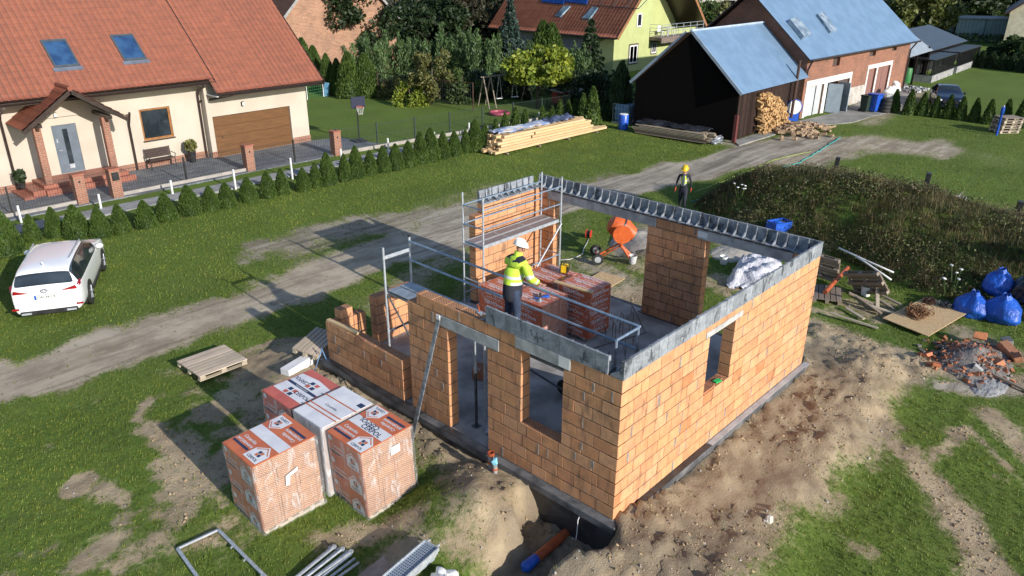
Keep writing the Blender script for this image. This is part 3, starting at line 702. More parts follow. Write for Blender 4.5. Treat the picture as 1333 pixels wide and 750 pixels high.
# working platform behind the front wall
T = thing('scaffold_platform', 'long low scaffold platform with blue-grey guard rails behind the front block wall', 'scaffold', (0, 0, 0))
def frame_at(y, z1, x0=.68, x1=1.42, top=True):
    m = MB(); pipe(m, (x0, y, 0), (x0, y, z1), .026); pipe(m, (x1, y, 0), (x1, y, z1 + (.06 if top else 0)), .026)
    for z in (1.95, 1.0): pipe(m, (x0, y, z), (x1, y, z), .022)
    if top: m.box(x0, y - .012, z1 - .28, x1, y + .012, z1 - .2)
    m.build('end_frame', 'steel', T, smooth=True)
frame_at(6.85, 3.03); frame_at(3.75, 1.98, top=False)
m = MB(); pipe(m, (.66, .62, 0), (.66, .62, 3.0), .026); pipe(m, (1.3, .62, 0), (1.3, .62, 3.04), .026); pipe(m, (.66, .62, 3.0), (1.3, .62, 3.0), .024); pipe(m, (.66, .62, 1.95), (1.3, .62, 1.95)); m.build('end_frame', 'rail', T, smooth=True)
for z in (3.0, 2.55):
    for y0, y1 in ((.62, 3.72), (3.75, 6.85)):
        m = MB(); pipe(m, (1.36, y0, z), (1.4, y1, z), .025); m.build('guard_rail', 'rail', T, smooth=True)
m = MB(); m.cbox((1.42, 6.85, 3.12), (.05, .05, .05)); m.build('end_cap', 'black', T)
DECKS = simple('steel_deck', (.36, .4, .45), (.25, .28, .32), 5, .5, .4)
for x in (.71, 1.06):
    for y0, y1 in ((.65, 3.72), (3.78, 6.83)):
        m = MB(); m.box(x, y0, 1.98, x + .32, y1, 2.02); m.box(x, y0, 1.93, x + .015, y1, 2.0); m.box(x + .305, y0, 1.93, x + .32, y1, 2.0); m.build('deck_panel', DECKS, T)
m = MB(); pipe(m, (.7, 6.8, 1.9), (.74, 5.4, .2), .02); pipe(m, (1.3, 6.8, 1.9), (1.3, 5.3, .2), .02); pipe(m, (.7, 6.8, 1.0), (1.9, 6.8, 1.15), .02); m.build('brace', 'darksteel', T, smooth=True)
# steel props inside the doorway and the window
for k, (x, y, h, lab) in enumerate([(.42, 3.75, 2.25, 'dark telescopic steel prop standing in the doorway, the left of two'), (.42, 3.33, 2.25, 'dark telescopic steel prop standing in the doorway, the right of two')]):
    T = thing('steel_prop', lab, 'prop', (x, y, 0), group='props holding the doorway lintel')
    m = MB(); m.tube([(0, 0, .01), (0, 0, 1.35)], .03, 10); m.build('outer_tube', 'darksteel', T, smooth=True)
    m = MB(); m.tube([(0, 0, 1.3), (0, 0, h)], .022, 10); m.build('inner_tube', 'steel', T, smooth=True)
    m = MB(); m.lathe([(.036, 0), (.036, .14)], (0, 0, 1.25), 12); m.tube([(.04, 0, 1.3), (.12, .02, 1.3), (.12, .02, 1.22)], .006, 5); m.build('collar', 'steel', T)
    m = MB(); m.box(-.07, -.07, .0, .07, .07, .012); m.build('base_plate', 'darksteel', T)
T = thing('pipe_trestle', 'low dark pipe frame lying across the floor inside the front window', 'scaffold frame', (0, 0, 0))
m = MB(); pipe(m, (1.6, .8, 1.2), (2.2, 4.4, 1.15), .024); pipe(m, (1.7, .8, .55), (2.3, 4.6, .55), .024)
for y in (.9, 4.4): pipe(m, (1.62 + (y > 2) * .5, y, 0), (1.62 + (y > 2) * .5, y, 1.25), .024)
m.build('pipes', 'darksteel', T, smooth=True)
# aluminium straightedge leaning on the front wall beside the doorway
T = thing('straightedge', 'long grey metal straightedge leaning on the block wall left of the doorway', 'straightedge')
zb = H(-.62, 4.62); m = MB(); m.bar((-.62, 4.62, zb - .02), (-.03, 4.26, 2.5), .1, .022, up=(1, 0, 0)); m.build('blade', simple('worn_metal', (.35, .38, .42), (.16, .18, .2), 8, .45, .5), T, bevel=.004)
m = MB(); m.cbox((-.05, 4.28, 2.46), (.02, .1, .1)); m.build('end_tag', 'white', T)

# ------------------------------------------------------------------ packs of blocks
def rot_txt(m, txt, size, T, mi, bold=True, xs=1.0):
    v, f = textgeo(txt, size, bold); m.add([(a * xs, b, 0.0) for a, b, c in v], f, mi, T=T)
def emblem(m, T, s, cols=(2, 3)):   # white house-shaped sign with a blue and orange chequer
    def quad(pts, mi, z): m.add([(x * s, y * s, z) for x, y in pts], [tuple(range(len(pts)))], mi, T=T)
    quad([(-.5, -.5), (.5, -.5), (.5, .12), (0, .5), (-.5, .12)], 1, .0)
    for a, b, c in ((-.14, -.02, 3), (.03, -.02, 2), (-.14, -.19, 2), (.03, -.19, 3)): quad([(a, b), (a + .15, b), (a + .15, b + .15), (a, b + .15)], c, .002)
    quad([(-.42, .1), (0, .42), (.0, .36), (-.37, .08)], 2, .002); quad([(.42, .1), (.37, .08), (0, .36), (0, .42)], 2, .002)
    rot_txt(m, 'CERPOL', .2 * s, T @ Matrix.Translation((0, -.36 * s, .002)), 3)
FOR = simple('print_orange', (.58, .16, .06), (.5, .125, .05), 3, .35); FRD = simple('print_red', (.56, .13, .09), (.46, .1, .07), 3, .35)
FWH = simple('print_white', (.74, .74, .76), (.62, .62, .66), 3, .35); FNV = simple('print_navy', (.02, .035, .09), None, 3, .35)
FILM = film('stretch_film'); FILM3 = film('clear_film', (.8, .8, .82), .04); FILM2 = film('milky_film', (.74, .74, .78), .4, .3)
def pack(lab, x0, y0, x1, y1, ztop, kind, tilt=0.0, grp='film-wrapped packs of clay blocks on the grass'):
    zb = min(H(x0, y0), H(x1, y0), H(x0, y1), H(x1, y1)) - .02
    W, D, Ht = x1 - x0, y1 - y0, ztop - zb
    T = thing('block_pack', lab, 'block pack', (x0 + W / 2, y0 + D / 2, zb), group=grp); T.rotation_euler = (0, tilt, rng.uniform(-.02, .02))
    P = MB()
    for a in (-.45, 0, .45): P.box(-W / 2 + .02, a * D - .05 if a else -.05, 0, W / 2 - .02, a * D + .05 if a else .05, .09)
    for k in range(6): P.box(-W / 2 + .01 + k * (W - .1) / 5, -D / 2 + .01, .09, -W / 2 + .09 + k * (W - .1) / 5, D / 2 - .01, .115)
    P.build('pallet', 'pale', T)
    body = MB(); nx, ny, nz = 3, 3, 5; zz = (Ht - .12) / nz
    for k in range(nz):
        for i in range(nx):
            for j in range(3):
                dx = rng.uniform(-.006, .006)
                body.box(-W / 2 + .012 + i * (W - .024) / 3 + .002 + dx, -D / 2 + .012 + j * (D - .024) / 3 + .002, .118 + k * zz, -W / 2 + .012 + (i + 1) * (W - .024) / 3 - .002 + dx, -D / 2 + .012 + (j + 1) * (D - .024) / 3 - .002, .118 + (k + 1) * zz - .004)
    body.build('block_stack', perfmat('perforated_clay', (.66, .36, .2)), T, bevel=.003)
    # printed hood over the top and the -x face, clear film round the rest
    mm = [FOR if kind != 'red' else FRD, FWH, FOR if kind != 'red' else FRD, FNV]
    h = MB(); h.box(-W / 2 - .004, -D / 2 - .004, Ht - .006, W / 2 + .004, D / 2 + .004, Ht + .006); h.box(-W / 2 - .012, -D / 2 - .002, .12, -W / 2 - .003, D / 2 + .002, Ht - .004)
    if kind == 'white': h.m = [1] * len(h.m)
    TT = frame((0, 0, Ht + .008), (0, -1, 0), (1, 0, 0))      # text reads along -y on the top
    TF = frame((-W / 2 - .014, 0, Ht / 2), (0, -1, 0), (0, 0, 1))
    if kind == 'red':
        def q(mi, pts, z): h.add([(a, b, z) for a, b in pts], [tuple(range(len(pts)))], mi, T=TT)
        for sg in (1, -1):
            q(1, [(-.5 * D * .95, sg * .03), (.5 * D * .95 , sg * .03), (.5 * D * .95, sg * .34), (0, sg * .40), (-.5 * D * .95, sg * .34)] if sg > 0 else [(-.5 * D * .95, -.34), (.5 * D * .95, -.34), (.5 * D * .95, -.03), (-.5 * D * .95, -.03)], .001)
            M2 = TT @ Matrix.Translation((sg * .08, sg * .2, .003))
            for a, b, c in ((-.12, 0, 3), (.03, 0, 2), (-.12, -.12, 2), (.03, -.12, 3)): h.add([(a, b, 0), (a + .11, b, 0), (a + .11, b + .09, 0), (a, b + .09, 0)], [(0, 1, 2, 3)], c, T=M2)
            rot_txt(h, 'CERPOL', .13, TT @ Matrix.Translation((-sg * .25, sg * .17, .003)) @ Matrix.Rotation(0 if sg < 0 else math.pi, 4, 'Z'), 3)
        q(3, [(-.45 * D, -.035), (.45 * D, -.035), (.45 * D, .035), (-.45 * D, .035)], .002)
        rot_txt(h, 'www.cerpol.com.pl', .05, TT @ Matrix.Translation((0, 0, .004)), 1)
    elif kind == 'white':
        rot_txt(h, 'Ceramika', .09, TT @ Matrix.Translation((0, -.05, .002)), 3, False); rot_txt(h, 'CERPOL', .1, TF @ Matrix.Translation((0, .3, .002)), 3)
        h.add([(.3, .3, .001), (.45, .3, .001), (.45, .42, .001), (.3, .42, .001)], [(0, 1, 2, 3)], 3, T=TT)
        for yy in (-.3, -.2, .15): h.add([(-.5, yy, .001), (.48, yy, .001), (.48, yy + .03, .001), (-.5, yy + .03, .001)], [(0, 1, 2, 3)], 0, T=TT)
    else:
        def q(mi, pts, z): h.add([(a, b, z) for a, b in pts], [tuple(range(len(pts)))], mi, T=TT)
        q(1, [(-.5 * D, -.11), (.5 * D, -.11), (.5 * D, .13), (-.5 * D, .13)], .001)
        if kind == 'mark':
            rot_txt(h, 'CERPOL', .15, TT @ Matrix.Translation((.1, -.04, .003)), 3); rot_txt(h, 'CERPOL', .15, TT @ Matrix.Translation((-.1, .08, .003)) @ Matrix.Rotation(math.pi, 4, 'Z'), 3)
        emblem(h, TT @ Matrix.Translation((.28, -.34, .002)), .42); emblem(h, TT @ Matrix.Translation((-.3, .34, .002)) @ Matrix.Rotation(math.pi, 4, 'Z'), .38)
        for sg in (1, -1):
            M2 = TT @ Matrix.Translation((-sg * .22, -sg * .24, .003)) @ Matrix.Rotation(0 if sg > 0 else math.pi, 4, 'Z')
            rot_txt(h, 'Ceramika', .1, M2, 1); rot_txt(h, 'poryzowana', .1, M2 @ Matrix.Translation((0, -.1, 0)), 1)
            h.add([(-.25, -.215, 0), (.25, -.215, 0), (.25, -.165, 0), (-.25, -.165, 0)], [(0, 1, 2, 3)], 3, T=M2)
    if kind != 'white':
        for z in (-.42 * Ht + .15, .02, .42 * Ht - .12):
            M2 = TF @ Matrix.Translation((.22, z - .05, .002)); emblem(h, M2, .36)
            M2 = TF @ Matrix.Translation((-.22, z + .02, .003)); rot_txt(h, 'Ceramika', .085, M2, 1); rot_txt(h, 'poryzowana', .085, M2 @ Matrix.Translation((0, -.09, 0)), 1)
            h.add([(-.3, -.17, 0), (.05, -.17, 0), (.05, -.13, 0), (-.3, -.13, 0)], [(0, 1, 2, 3)], 3, T=M2)
            v = [(math.cos(t) * .06 - .2, math.sin(t) * .06 + .14, 0) for t in np.linspace(0, 6.283, 15)[:-1]]; h.add(v, [tuple(range(14))], 1, T=M2)
    h.build('printed_hood', mm, T)
    f = MB(); nu, nv = 40, 14; rr = .022
    vs = []; fs = []
    for j in range(nv + 1):
        z = .02 + (Ht + .004 - .02) * j / nv
        for i in range(nu):
            s = i / nu * 4; k = int(s); t = s - k; w2, d2 = W / 2 + .018, D / 2 + .018
            a, b = [(-w2 + 2 * w2 * t, -d2), (w2, -d2 + 2 * d2 * t), (w2 - 2 * w2 * t, d2), (-w2, d2 - 2 * d2 * t)][k]
            e = 1 + rng.uniform(-.004, .012) + (.02 if j == 0 else 0); vs.append((a * e, b * e, z))
    for j in range(nv):
        for i in range(nu): fs.append((j * nu + i, j * nu + (i + 1) % nu, (j + 1) * nu + (i + 1) % nu, (j + 1) * nu + i))
    f.add(vs, fs); 
    f.build('stretch_film', FILM2 if kind == 'white' else FILM, T, smooth='all')
    if kind == 'mark': MB().cbox((W / 2 - .42, -D / 2 - .03, Ht - .28), (.2, .004, .16)).build('paper_label', 'white', T)
    if kind == 'scrap':
        f = MB(); f.prism([(-.12, -.1), (-.05, -.1), (-.02, .06), (.14, .1), (.14, .17), (-.1, .1)], 0, .003, T=frame((.02, -D / 2 - .035, Ht * .62), (1, 0, 0), (0, 0, 1))); f.build('paper_label', 'white', T)
    return T
pack('orange printed block pack with torn white label, nearest to the camera', -4.0, 4.5, -2.78, 5.52, 1.02, 'scrap', -.03)
pack('orange printed block pack with a square white label, nearest to the doorway', -2.52, 3.5, -1.4, 4.5, 1.02, 'mark', -.04)
pack('milky white wrapped block pack between the orange ones', -2.63, 4.6, -1.5, 5.5, 1.04, 'white')
pack('red and white printed block pack at the back of the outdoor group', -2.62, 5.62, -1.5, 6.65, .98, 'red')
# packs standing on the slab
TER = simple('terracotta_print', (.55, .115, .03), (.46, .09, .025), 3, .3); CLAYP = simple('pale_clay', (.55, .27, .19), (.45, .21, .14), 6, .5)
def tpack(lab, x0, y0, x1, y1, zt, faces, rows=4):
    W, D = x1 - x0, y1 - y0; T = thing('block_pack', lab, 'block pack', ((x0 + x1) / 2, (y0 + y1) / 2, 0), group='terracotta printed packs of blocks on the slab')
    P = MB(); 
    for a in (-.4, 0, .4): P.box(-W / 2, a * D - .05, .0, W / 2, a * D + .05, .1)
    P.build('pallet', 'oldwood', T)
    b = MB(); n = 5; zz = (zt - .1) / n
    for k in range(n):
        for i in range(3): 
            for j in range(3): b.box(-W / 2 + .01 + i * (W - .02) / 3 + .002, -D / 2 + .01 + j * (D - .02) / 3 + .003, .1 + k * zz, -W / 2 + .01 + (i + 1) * (W - .02) / 3 - .004, -D / 2 + .01 + (j + 1) * (D - .02) / 3 - .003, .1 + (k + 1) * zz - .005)
    b.build('block_stack', CLAYP, T, bevel=.003)
    h = MB(); h.box(-W / 2 - .004, -D / 2 - .004, zt - .004, W / 2 + .004, D / 2 + .004, zt + .006)
    if 'x' in faces: h.box(-W / 2 - .01, -D / 2, .1, -W / 2 - .003, D / 2, zt - .006)
    if 'y' in faces: h.box(-W / 2, -D / 2 - .01, .1, W / 2, -D / 2 - .003, zt - .006)
    TT = frame((0, 0, zt + .008), (0, -1, 0), (1, 0, 0))
    for k in range(3):
        M2 = TT @ Matrix.Translation((0, -.33 + k * .33, 0)); rot_txt(h, 'TERMOton', .15, M2, 1); rot_txt(h, 'www.termoton.pl', .05, M2 @ Matrix.Translation((0, -.12, 0)), 1)
        h.add([(-.45, .1, 0), (.45, .1, 0), (.45, .125, 0), (-.45, .125, 0)], [(0, 1, 2, 3)], 1, T=M2)
    for fc in faces:
        TF = frame((-W / 2 - .012, 0, 0), (0, -1, 0), (0, 0, 1)) if fc == 'x' else frame((0, -D / 2 - .012, 0), (1, 0, 0), (0, 0, 1))
        for k in range(rows):
            M2 = TF @ Matrix.Translation((0, .1 + (k + .6) * (zt - .1) / rows, 0)); rot_txt(h, 'TERMOton', .145, M2, 1); rot_txt(h, 'ceramika budowlana', .055, M2 @ Matrix.Translation((0, -.11, 0)), 1)
            for q in range(9): h.add([(-.4 + q * .095, -.165, 0), (-.355 + q * .095, -.165, 0), (-.355 + q * .095, -.155, 0), (-.4 + q * .095, -.155, 0)], [(0, 1, 2, 3)], 1, T=M2)
    h.build('printed_hood', [TER, FWH], T)
    f = MB(); f.box(-W / 2 - .02, -D / 2 - .02, .06, W / 2 + .02, D / 2 + .02, zt + .012); f.build('stretch_film', FILM3, T)
    return T
tpack('terracotta block pack, tallest inside the shell, beside the rebar starters', 4.9, 4.35, 5.75, 5.35, 1.34, 'yx', 5)
tpack('terracotta block pack in front of the worker, a hand grinder lying on it', 3.75, 4.88, 4.75, 5.93, 1.2, 'x')
tpack('terracotta block pack at the back with a yellow site radio on it', 5.0, 5.6, 6.0, 6.65, 1.2, 'x')
tpack('terracotta block pack half hidden behind the worker on his left', 3.75, 6.0, 4.7, 7.0, 1.15, 'x')
m = MB(); m.bar((4.85, 5.42, 1.38), (4.95, 4.3, 1.37), .1, .035); tag(m.build('timber_lath', 'pine'), 'pale wooden lath lying on the tallest terracotta pack', 'lath')
# radio and grinder
T = thing('site_radio', 'yellow and black site radio standing on the rear terracotta pack', 'radio', (5.75, 5.85, 1.212), .5)
YEL = simple('yellow_plastic', (.75, .5, .02), (.7, .42, .01), 4, .4)
m = MB(); m.box(-.1, -.09, .03, .1, .09, .24); m.build('body', YEL, T, bevel=.02)
m = MB(); 
for x in (-.11, .11): m.tube([(x, -.1, .01), (x, -.1, .27), (x, .1, .27), (x, .1, .01), (x, -.1, .01)], .013, 6)
m.tube([(-.11, 0, .27), (-.1, 0, .32), (.1, 0, .32), (.11, 0, .27)], .014, 6); m.build('roll_cage', 'black', T, smooth=True)
m = MB(); m.lathe([(.05, 0), (.05, .012)], n=14, T=Matrix.Translation((0, -.1, .13)) @ Matrix.Rotation(R(90), 4, 'X')); m.build('speaker', 'black', T)
T = thing('angle_grinder', 'grey and blue hand grinder lying on the pack before the worker', 'grinder', (3.98, 5.15, 1.212), .7)
m = MB(); m.tube([(0, 0, .05), (.3, 0, .06)], [.035, .03], 10); m.build('body', 'darksteel', T, smooth=True)
m = MB(); m.lathe([(.03, 0), (.03, .06)], (-.03, 0, .02), 12); m.lathe([(.075, 0), (.075, .006)], (-.03, 0, .012), 20); m.build('disc', 'steel', T)
m = MB(); m.tube([(.0, .02, .06), (.02, .14, .07)], .016, 8); m.build('handle', 'blue', T, smooth=True)
T = thing('cloth_rag', 'small blue cloth lying beside the grinder', 'rag', (4.25, 5.2, 1.215)); MB().blob((0, 0, .015), (.11, .07, .02), 3, .4).build('cloth', 'tarpblue', T, smooth='all')
def Gh(pxx, pyy):      # first point of a sight line that touches the terrain
    d = CR @ Vector(((pxx - 666.5) / FPX, -(pyy - 375) / FPX, -1)); t = 8.0
    while t < 90:
        p = CP + d * t
        if p.z < H(p.x, p.y): return p
        t += .05
    return CP + d * t
def Gq(pxx, pyy, X0):
    d = CR @ Vector(((pxx - 666.5) / FPX, -(pyy - 375) / FPX, -1)); return CP + d * ((X0 - CP.x) / d.x)
# ------------------------------------------------------------------ people
def skin(name, pts, edges, mat, parent, sub=2, root=0):
    """pts: list of (x, y, z, rx, ry); one continuous skinned body"""
    me = bpy.data.meshes.new(name); me.from_pydata([p[:3] for p in pts], edges, []); o = bpy.data.objects.new(name, me); COL.objects.link(o)
    o.modifiers.new('s', 'SKIN'); 
    if not me.skin_vertices: me.skin_vertices.new() if hasattr(me.skin_vertices, 'new') else None
    for i, p in enumerate(pts):
        sv = me.skin_vertices[0].data[i]; sv.radius = (p[3], p[4]); sv.use_root = i == root
    ss = o.modifiers.new('u', 'SUBSURF'); ss.levels = sub; ss.render_levels = sub
    dg = bpy.context.evaluated_depsgraph_get(); m2 = bpy.data.meshes.new_from_object(o.evaluated_get(dg)); m2.name = name
    bpy.data.objects.remove(o); bpy.data.meshes.remove(me)
    m2.polygons.foreach_set('use_smooth', [True] * len(m2.polygons)); m2.materials.clear()
    for q in (mat if isinstance(mat, list) else [mat]): m2.materials.append(q)
    r = bpy.data.objects.new(name, m2); COL.objects.link(r)
    if parent is not None: r.parent = parent
    return r
SKIN = simple('skin', (.42, .22, .15), (.38, .19, .13), 9, .55)
HIV = simple('hi_vis_yellow', (.52, .72, .06), (.42, .6, .05), 5, .7, bump=.006, bscale=14); NAVY = simple('navy_cloth', (.012, .015, .028), (.02, .022, .035), 6, .85, bump=.006, bscale=14)
JEAN = simple('denim', (.035, .055, .1), (.02, .03, .06), 6, .9, bump=.006, bscale=14); REFL = simple('reflective_band', (.6, .63, .66), (.5, .52, .55), 6, .4)
GREYC = simple('grey_shirt', (.1, .12, .15), (.07, .085, .11), 6, .9); BOOT = simple('boot', (.04, .03, .022), (.03, .022, .018), 6, .7)
def hand(pts, edges, wrist, wi, direc, side, curl=.5, s=1.0, thumb=(0, 0, 1), r=1.0):
    """adds palm, four fingers and a thumb to a skeleton; direc = along the hand, side = across the palm"""
    d = Vector(direc).normalized(); sd = Vector(side).normalized(); nrm = d.cross(sd); w = Vector(wrist)
    p = w + d * .05 * s; pts.append((*p, .036 * s * r, .02 * s * r)); pi = len(pts) - 1; edges.append((wi, pi))
    for k, L in enumerate((.07, .08, .075, .06)):
        b = p + d * .045 * s + sd * (k - 1.5) * .021 * s; m = b + (d * (1 - curl * .5) + nrm * curl * .7).normalized() * L * .5 * s
        t = m + (d * (1 - curl) + nrm * curl).normalized() * L * .5 * s
        i = len(pts); pts += [(*b, .011 * s, .011 * s), (*m, .0095 * s, .0095 * s), (*t, .008 * s, .008 * s)]; edges += [(pi, i), (i, i + 1), (i + 1, i + 2)]
    tb = w + d * .03 * s - sd * .035 * s; tm = tb + (d * .7 - sd * .6 + nrm * .3).normalized() * .035 * s; tt = tm + (d * .9 + nrm * .3).normalized() * .03 * s
    i = len(pts); pts += [(*tb, .013 * s, .013 * s), (*tm, .011 * s, .011 * s), (*tt, .009 * s, .009 * s)]; edges += [(pi, i), (i, i + 1), (i + 1, i + 2)]
def head(parent_pts, edges, neck_i, c, fwd, s=1.0):
    c = Vector(c); f = Vector(fwd).normalized(); pts = parent_pts
    i = len(pts); pts += [(*(c + Vector((0, 0, -.07))), .062, .06), (*c, .078, .088), (*(c + Vector((0, 0, .06))), .072, .08)]; edges += [(neck_i, i), (i, i + 1), (i + 1, i + 2)]
def face(parent, c, fwd, helmet, band=None):
    c = Vector(c); f = Vector(fwd).normalized(); sd = Vector((0, 0, 1)).cross(f).normalized(); Rm = Matrix((f, sd, Vector((0, 0, 1)))).transposed().to_4x4(); Rm.translation = c
    m = MB(); m.add([(.085, -.014, -.03), (.085, .014, -.03), (.112, 0, -.035), (.088, 0, .012)], [(0, 1, 2), (1, 3, 2), (3, 0, 2)], T=Rm); m.build('nose', SKIN, parent)
    for s in (-1, 1):
        m = MB(); m.lathe([(.004, 0), (.012, .002), (.008, .006)], n=8, T=Rm @ Matrix.Translation((.082, s * .03, .008)) @ Matrix.Rotation(R(90), 4, 'Y')); m.build('eye', 'black', parent)
        m = MB(); m.blob((0, 0, 0), (.018, .01, .032), 1, .05, 8, 6); m.v = [tuple(Rm @ (Vector(v) + Vector((-.005, s * .083, -.01)))) for v in m.v]; m.build('ear', SKIN, parent, smooth='all')
    m = MB(); m.cbox((.083, 0, -.062), (.01, .045, .008)); m.v = [tuple(Rm @ Vector(v)) for v in m.v]; m.build('mouth', simple('lip', (.3, .1, .08), None, 5, .5), parent)
    h = MB(); prof = [(.132, .0), (.134, .012), (.128, .03), (.118, .07), (.092, .108), (.05, .13), (.012, .137)]
    h.lathe(prof, n=24); h.v = [(v[0] * 1.08, v[1] * .93, v[2]) for v in h.v]
    h.lathe([(.12, -.006), (.155, -.004), (.155, .004), (.12, .008)], n=24)
    h.v = [(v[0] * (1.12 if v[0] > .1 else 1), v[1], v[2] - (.012 if v[0] > .12 else 0)) for v in h.v]
    for y in (-.03, 0, .03): h.tube([(-.1, y, .1), (-.04, y, .135), (.04, y, .137), (.1, y, .105)], .007, 6)
    h.v = [tuple(Rm @ (Vector(v) + Vector((.0, 0, .04)))) for v in h.v]; h.build('helmet', helmet, parent, smooth=True)
def garment(mi_fn, o, n):
    me = o.data
    for p in me.polygons: p.material_index = mi_fn(p.center)
# worker on the platform, back towards the camera, reaching to the pack in front of him
P1 = thing('person', 'person in a white helmet and yellow jacket, reaching down from the scaffold platform', 'person', (1.12, 3.42, 2.02), R(-12)); P1.scale = (1.04,) * 3
# local frame: +x faces forward (towards the packs)
pts = [(0, 0, .95, .1, .12), (.02, 0, 1.12, .1, .125), (.07, 0, 1.3, .1, .14), (.12, 0, 1.44, .09, .12), (.145, 0, 1.52, .055, .055)]; ed = [(0, 1), (1, 2), (2, 3), (3, 4)]
head(pts, ed, 4, (.18, 0, 1.66), (1, 0, -.3))
def limb(chain, start):
    i = start
    for p in chain: pts.append(p); ed.append((i, len(pts) - 1)); i = len(pts) - 1
    return i
w1 = limb([(.13, -.2, 1.42, .06, .06), (.2, -.3, 1.14, .045, .045), (.49, -.2, .95, .032, .032)], 3); hand(pts, ed, pts[w1][:3], w1, (.8, .1, -.6), (0, 1, 0), .55)
w2 = limb([(.13, .2, 1.42, .06, .06), (.2, .26, 1.14, .045, .045), (.49, .14, .95, .032, .032)], 3); hand(pts, ed, pts[w2][:3], w2, (.8, -.1, -.6), (0, -1, 0), .55)
for s in (-1, 1): limb([(0, s * .1, .86, .09, .09), (.02, s * .13, .5, .062, .062), (-.02, s * .14, .12, .045, .045), (.0, s * .15, .05, .045, .035), (.13, s * .17, .03, .04, .028)], 0)
body = skin('body', pts, ed, [SKIN, BOOT, NAVY], P1); garment(lambda c: 1 if c.z < .1 else (2 if c.z < 1.45 and c.x < .4 else 0), body, 2)
pts = [(0, 0, .6, .19, .225), (.01, 0, .9, .175, .21), (.03, 0, 1.12, .175, .215), (.08, 0, 1.32, .175, .225), (.12, 0, 1.46, .13, .175), (.145, 0, 1.56, .07, .075)]; ed = [(i, i + 1) for i in range(5)]
limb([(.13, -.22, 1.41, .1, .1), (.2, -.3, 1.14, .085, .085), (.45, -.22, .98, .062, .062)], 4); limb([(.13, .22, 1.41, .1, .1), (.2, .27, 1.14, .085, .085), (.45, .16, .98, .062, .062)], 4)
jk = skin('jacket', pts, ed, [HIV, NAVY, REFL], P1)
def jm(c):
    if abs(c.y) > .2 or c.x > .24:
        d = (c - Vector((.13, math.copysign(.21, c.y), 1.42))).length
        if abs(c.y) < .26 and c.x < .2 and c.z < 1.3: return 1 if c.z < 1.0 else (2 if c.z < 1.055 or 1.13 < c.z < 1.19 else 0)
        return 1 if d > .5 else (2 if .4 < d < .45 or .24 < d < .3 else 0)
    if c.z < 1.0: return 1
    if c.z < 1.055 or 1.13 < c.z < 1.19: return 2
    return 1 if (c.z > 1.47 and abs(c.y) < .2 and abs(c.y) > .07) else 0
garment(jm, jk, 3)
pts = [(0, 0, 1.0, .14, .165), (0, 0, .86, .145, .17)]; ed = [(0, 1)]
for s in (-1, 1): limb([(.01, s * .1, .74, .105, .105), (.02, s * .13, .48, .085, .085), (-.02, s * .14, .12, .07, .07)], 1)
skin('trousers', pts, ed, JEAN, P1)
face(P1, (.19, 0, 1.67), (1, 0, -.35), 'white')
m = MB(); m.tube([(.12, 0, 1.5), (.15, 0, 1.6)], [.085, .078], 14); m.build('hood', HIV, P1, smooth=True)
# worker walking behind the shell
wx, wy = G(887, 272); wz = H(wx, wy)
P2 = thing('person', 'person in a yellow helmet, hi-vis vest and red gloves walking behind the shell', 'person', (wx, wy, wz), R(205))
pts = [(0, 0, .95, .11, .14), (.01, 0, 1.12, .1, .14), (.01, 0, 1.3, .11, .16), (.01, 0, 1.44, .08, .11), (.015, 0, 1.52, .052, .052)]; ed = [(0, 1), (1, 2), (2, 3), (3, 4)]
head(pts, ed, 4, (.03, 0, 1.65), (1, 0, -.4))
w1 = limb([(0, -.19, 1.42, .055, .055), (-.03, -.27, 1.14, .042, .042), (.06, -.3, .9, .03, .03)], 3); hand(pts, ed, pts[w1][:3], w1, (.25, 0, -1), (1, 0, 0), .4)
w2 = limb([(0, .19, 1.42, .055, .055), (-.06, .27, 1.15, .042, .042), (-.04, .3, .9, .03, .03)], 3); hand(pts, ed, pts[w2][:3], w2, (.1, 0, -1), (1, 0, 0), .4)
limb([(.02, .1, .86, .085, .085), (.14, .1, .5, .06, .06), (.06, .1, .12, .04, .04), (.07, .1, .06, .045, .035), (.2, .11, .035, .04, .028)], 0)
limb([(-.02, -.1, .86, .085, .085), (-.04, -.1, .5, .06, .06), (-.2, -.1, .14, .04, .04), (-.19, -.1, .07, .045, .035), (-.07, -.11, .035, .04, .028)], 0)
b = skin('body', pts, ed, [SKIN, NAVY, simple('red_glove', (.55, .06, .03), None, 5, .7), BOOT], P2)
garment(lambda c: 3 if c.z < .12 else (2 if c.z < .93 and abs(c.y) > .2 else (1 if c.z < 1.5 else 0)), b, 4)
pts = [(0, 0, .95, .125, .155), (.01, 0, 1.12, .12, .16), (.01, 0, 1.3, .13, .185), (.01, 0, 1.43, .1, .17), (.0, 0, 1.48, .07, .1)]; ed = [(i, i + 1) for i in range(4)]
v = skin('vest', pts, ed, [HIV, REFL, GREYC], P2); garment(lambda c: 2 if (c.x > .05 and abs(c.y) < .05) or c.z > 1.5 else (1 if 1.05 < c.z < 1.1 or 1.2 < c.z < 1.25 else 0), v, 3)
pts = [(0, 0, .98, .12, .145), (0, 0, .88, .12, .15)]; ed = [(0, 1)]
limb([(.03, .1, .74, .1, .1), (.14, .1, .48, .08, .08), (.06, .1, .13, .06, .06)], 1); limb([(-.03, -.1, .74, .1, .1), (-.04, -.1, .48, .08, .08), (-.2, -.1, .15, .06, .06)], 1)
skin('trousers', pts, ed, NAVY, P2); face(P2, (.035, 0, 1.66), (1, 0, -.4), YEL)
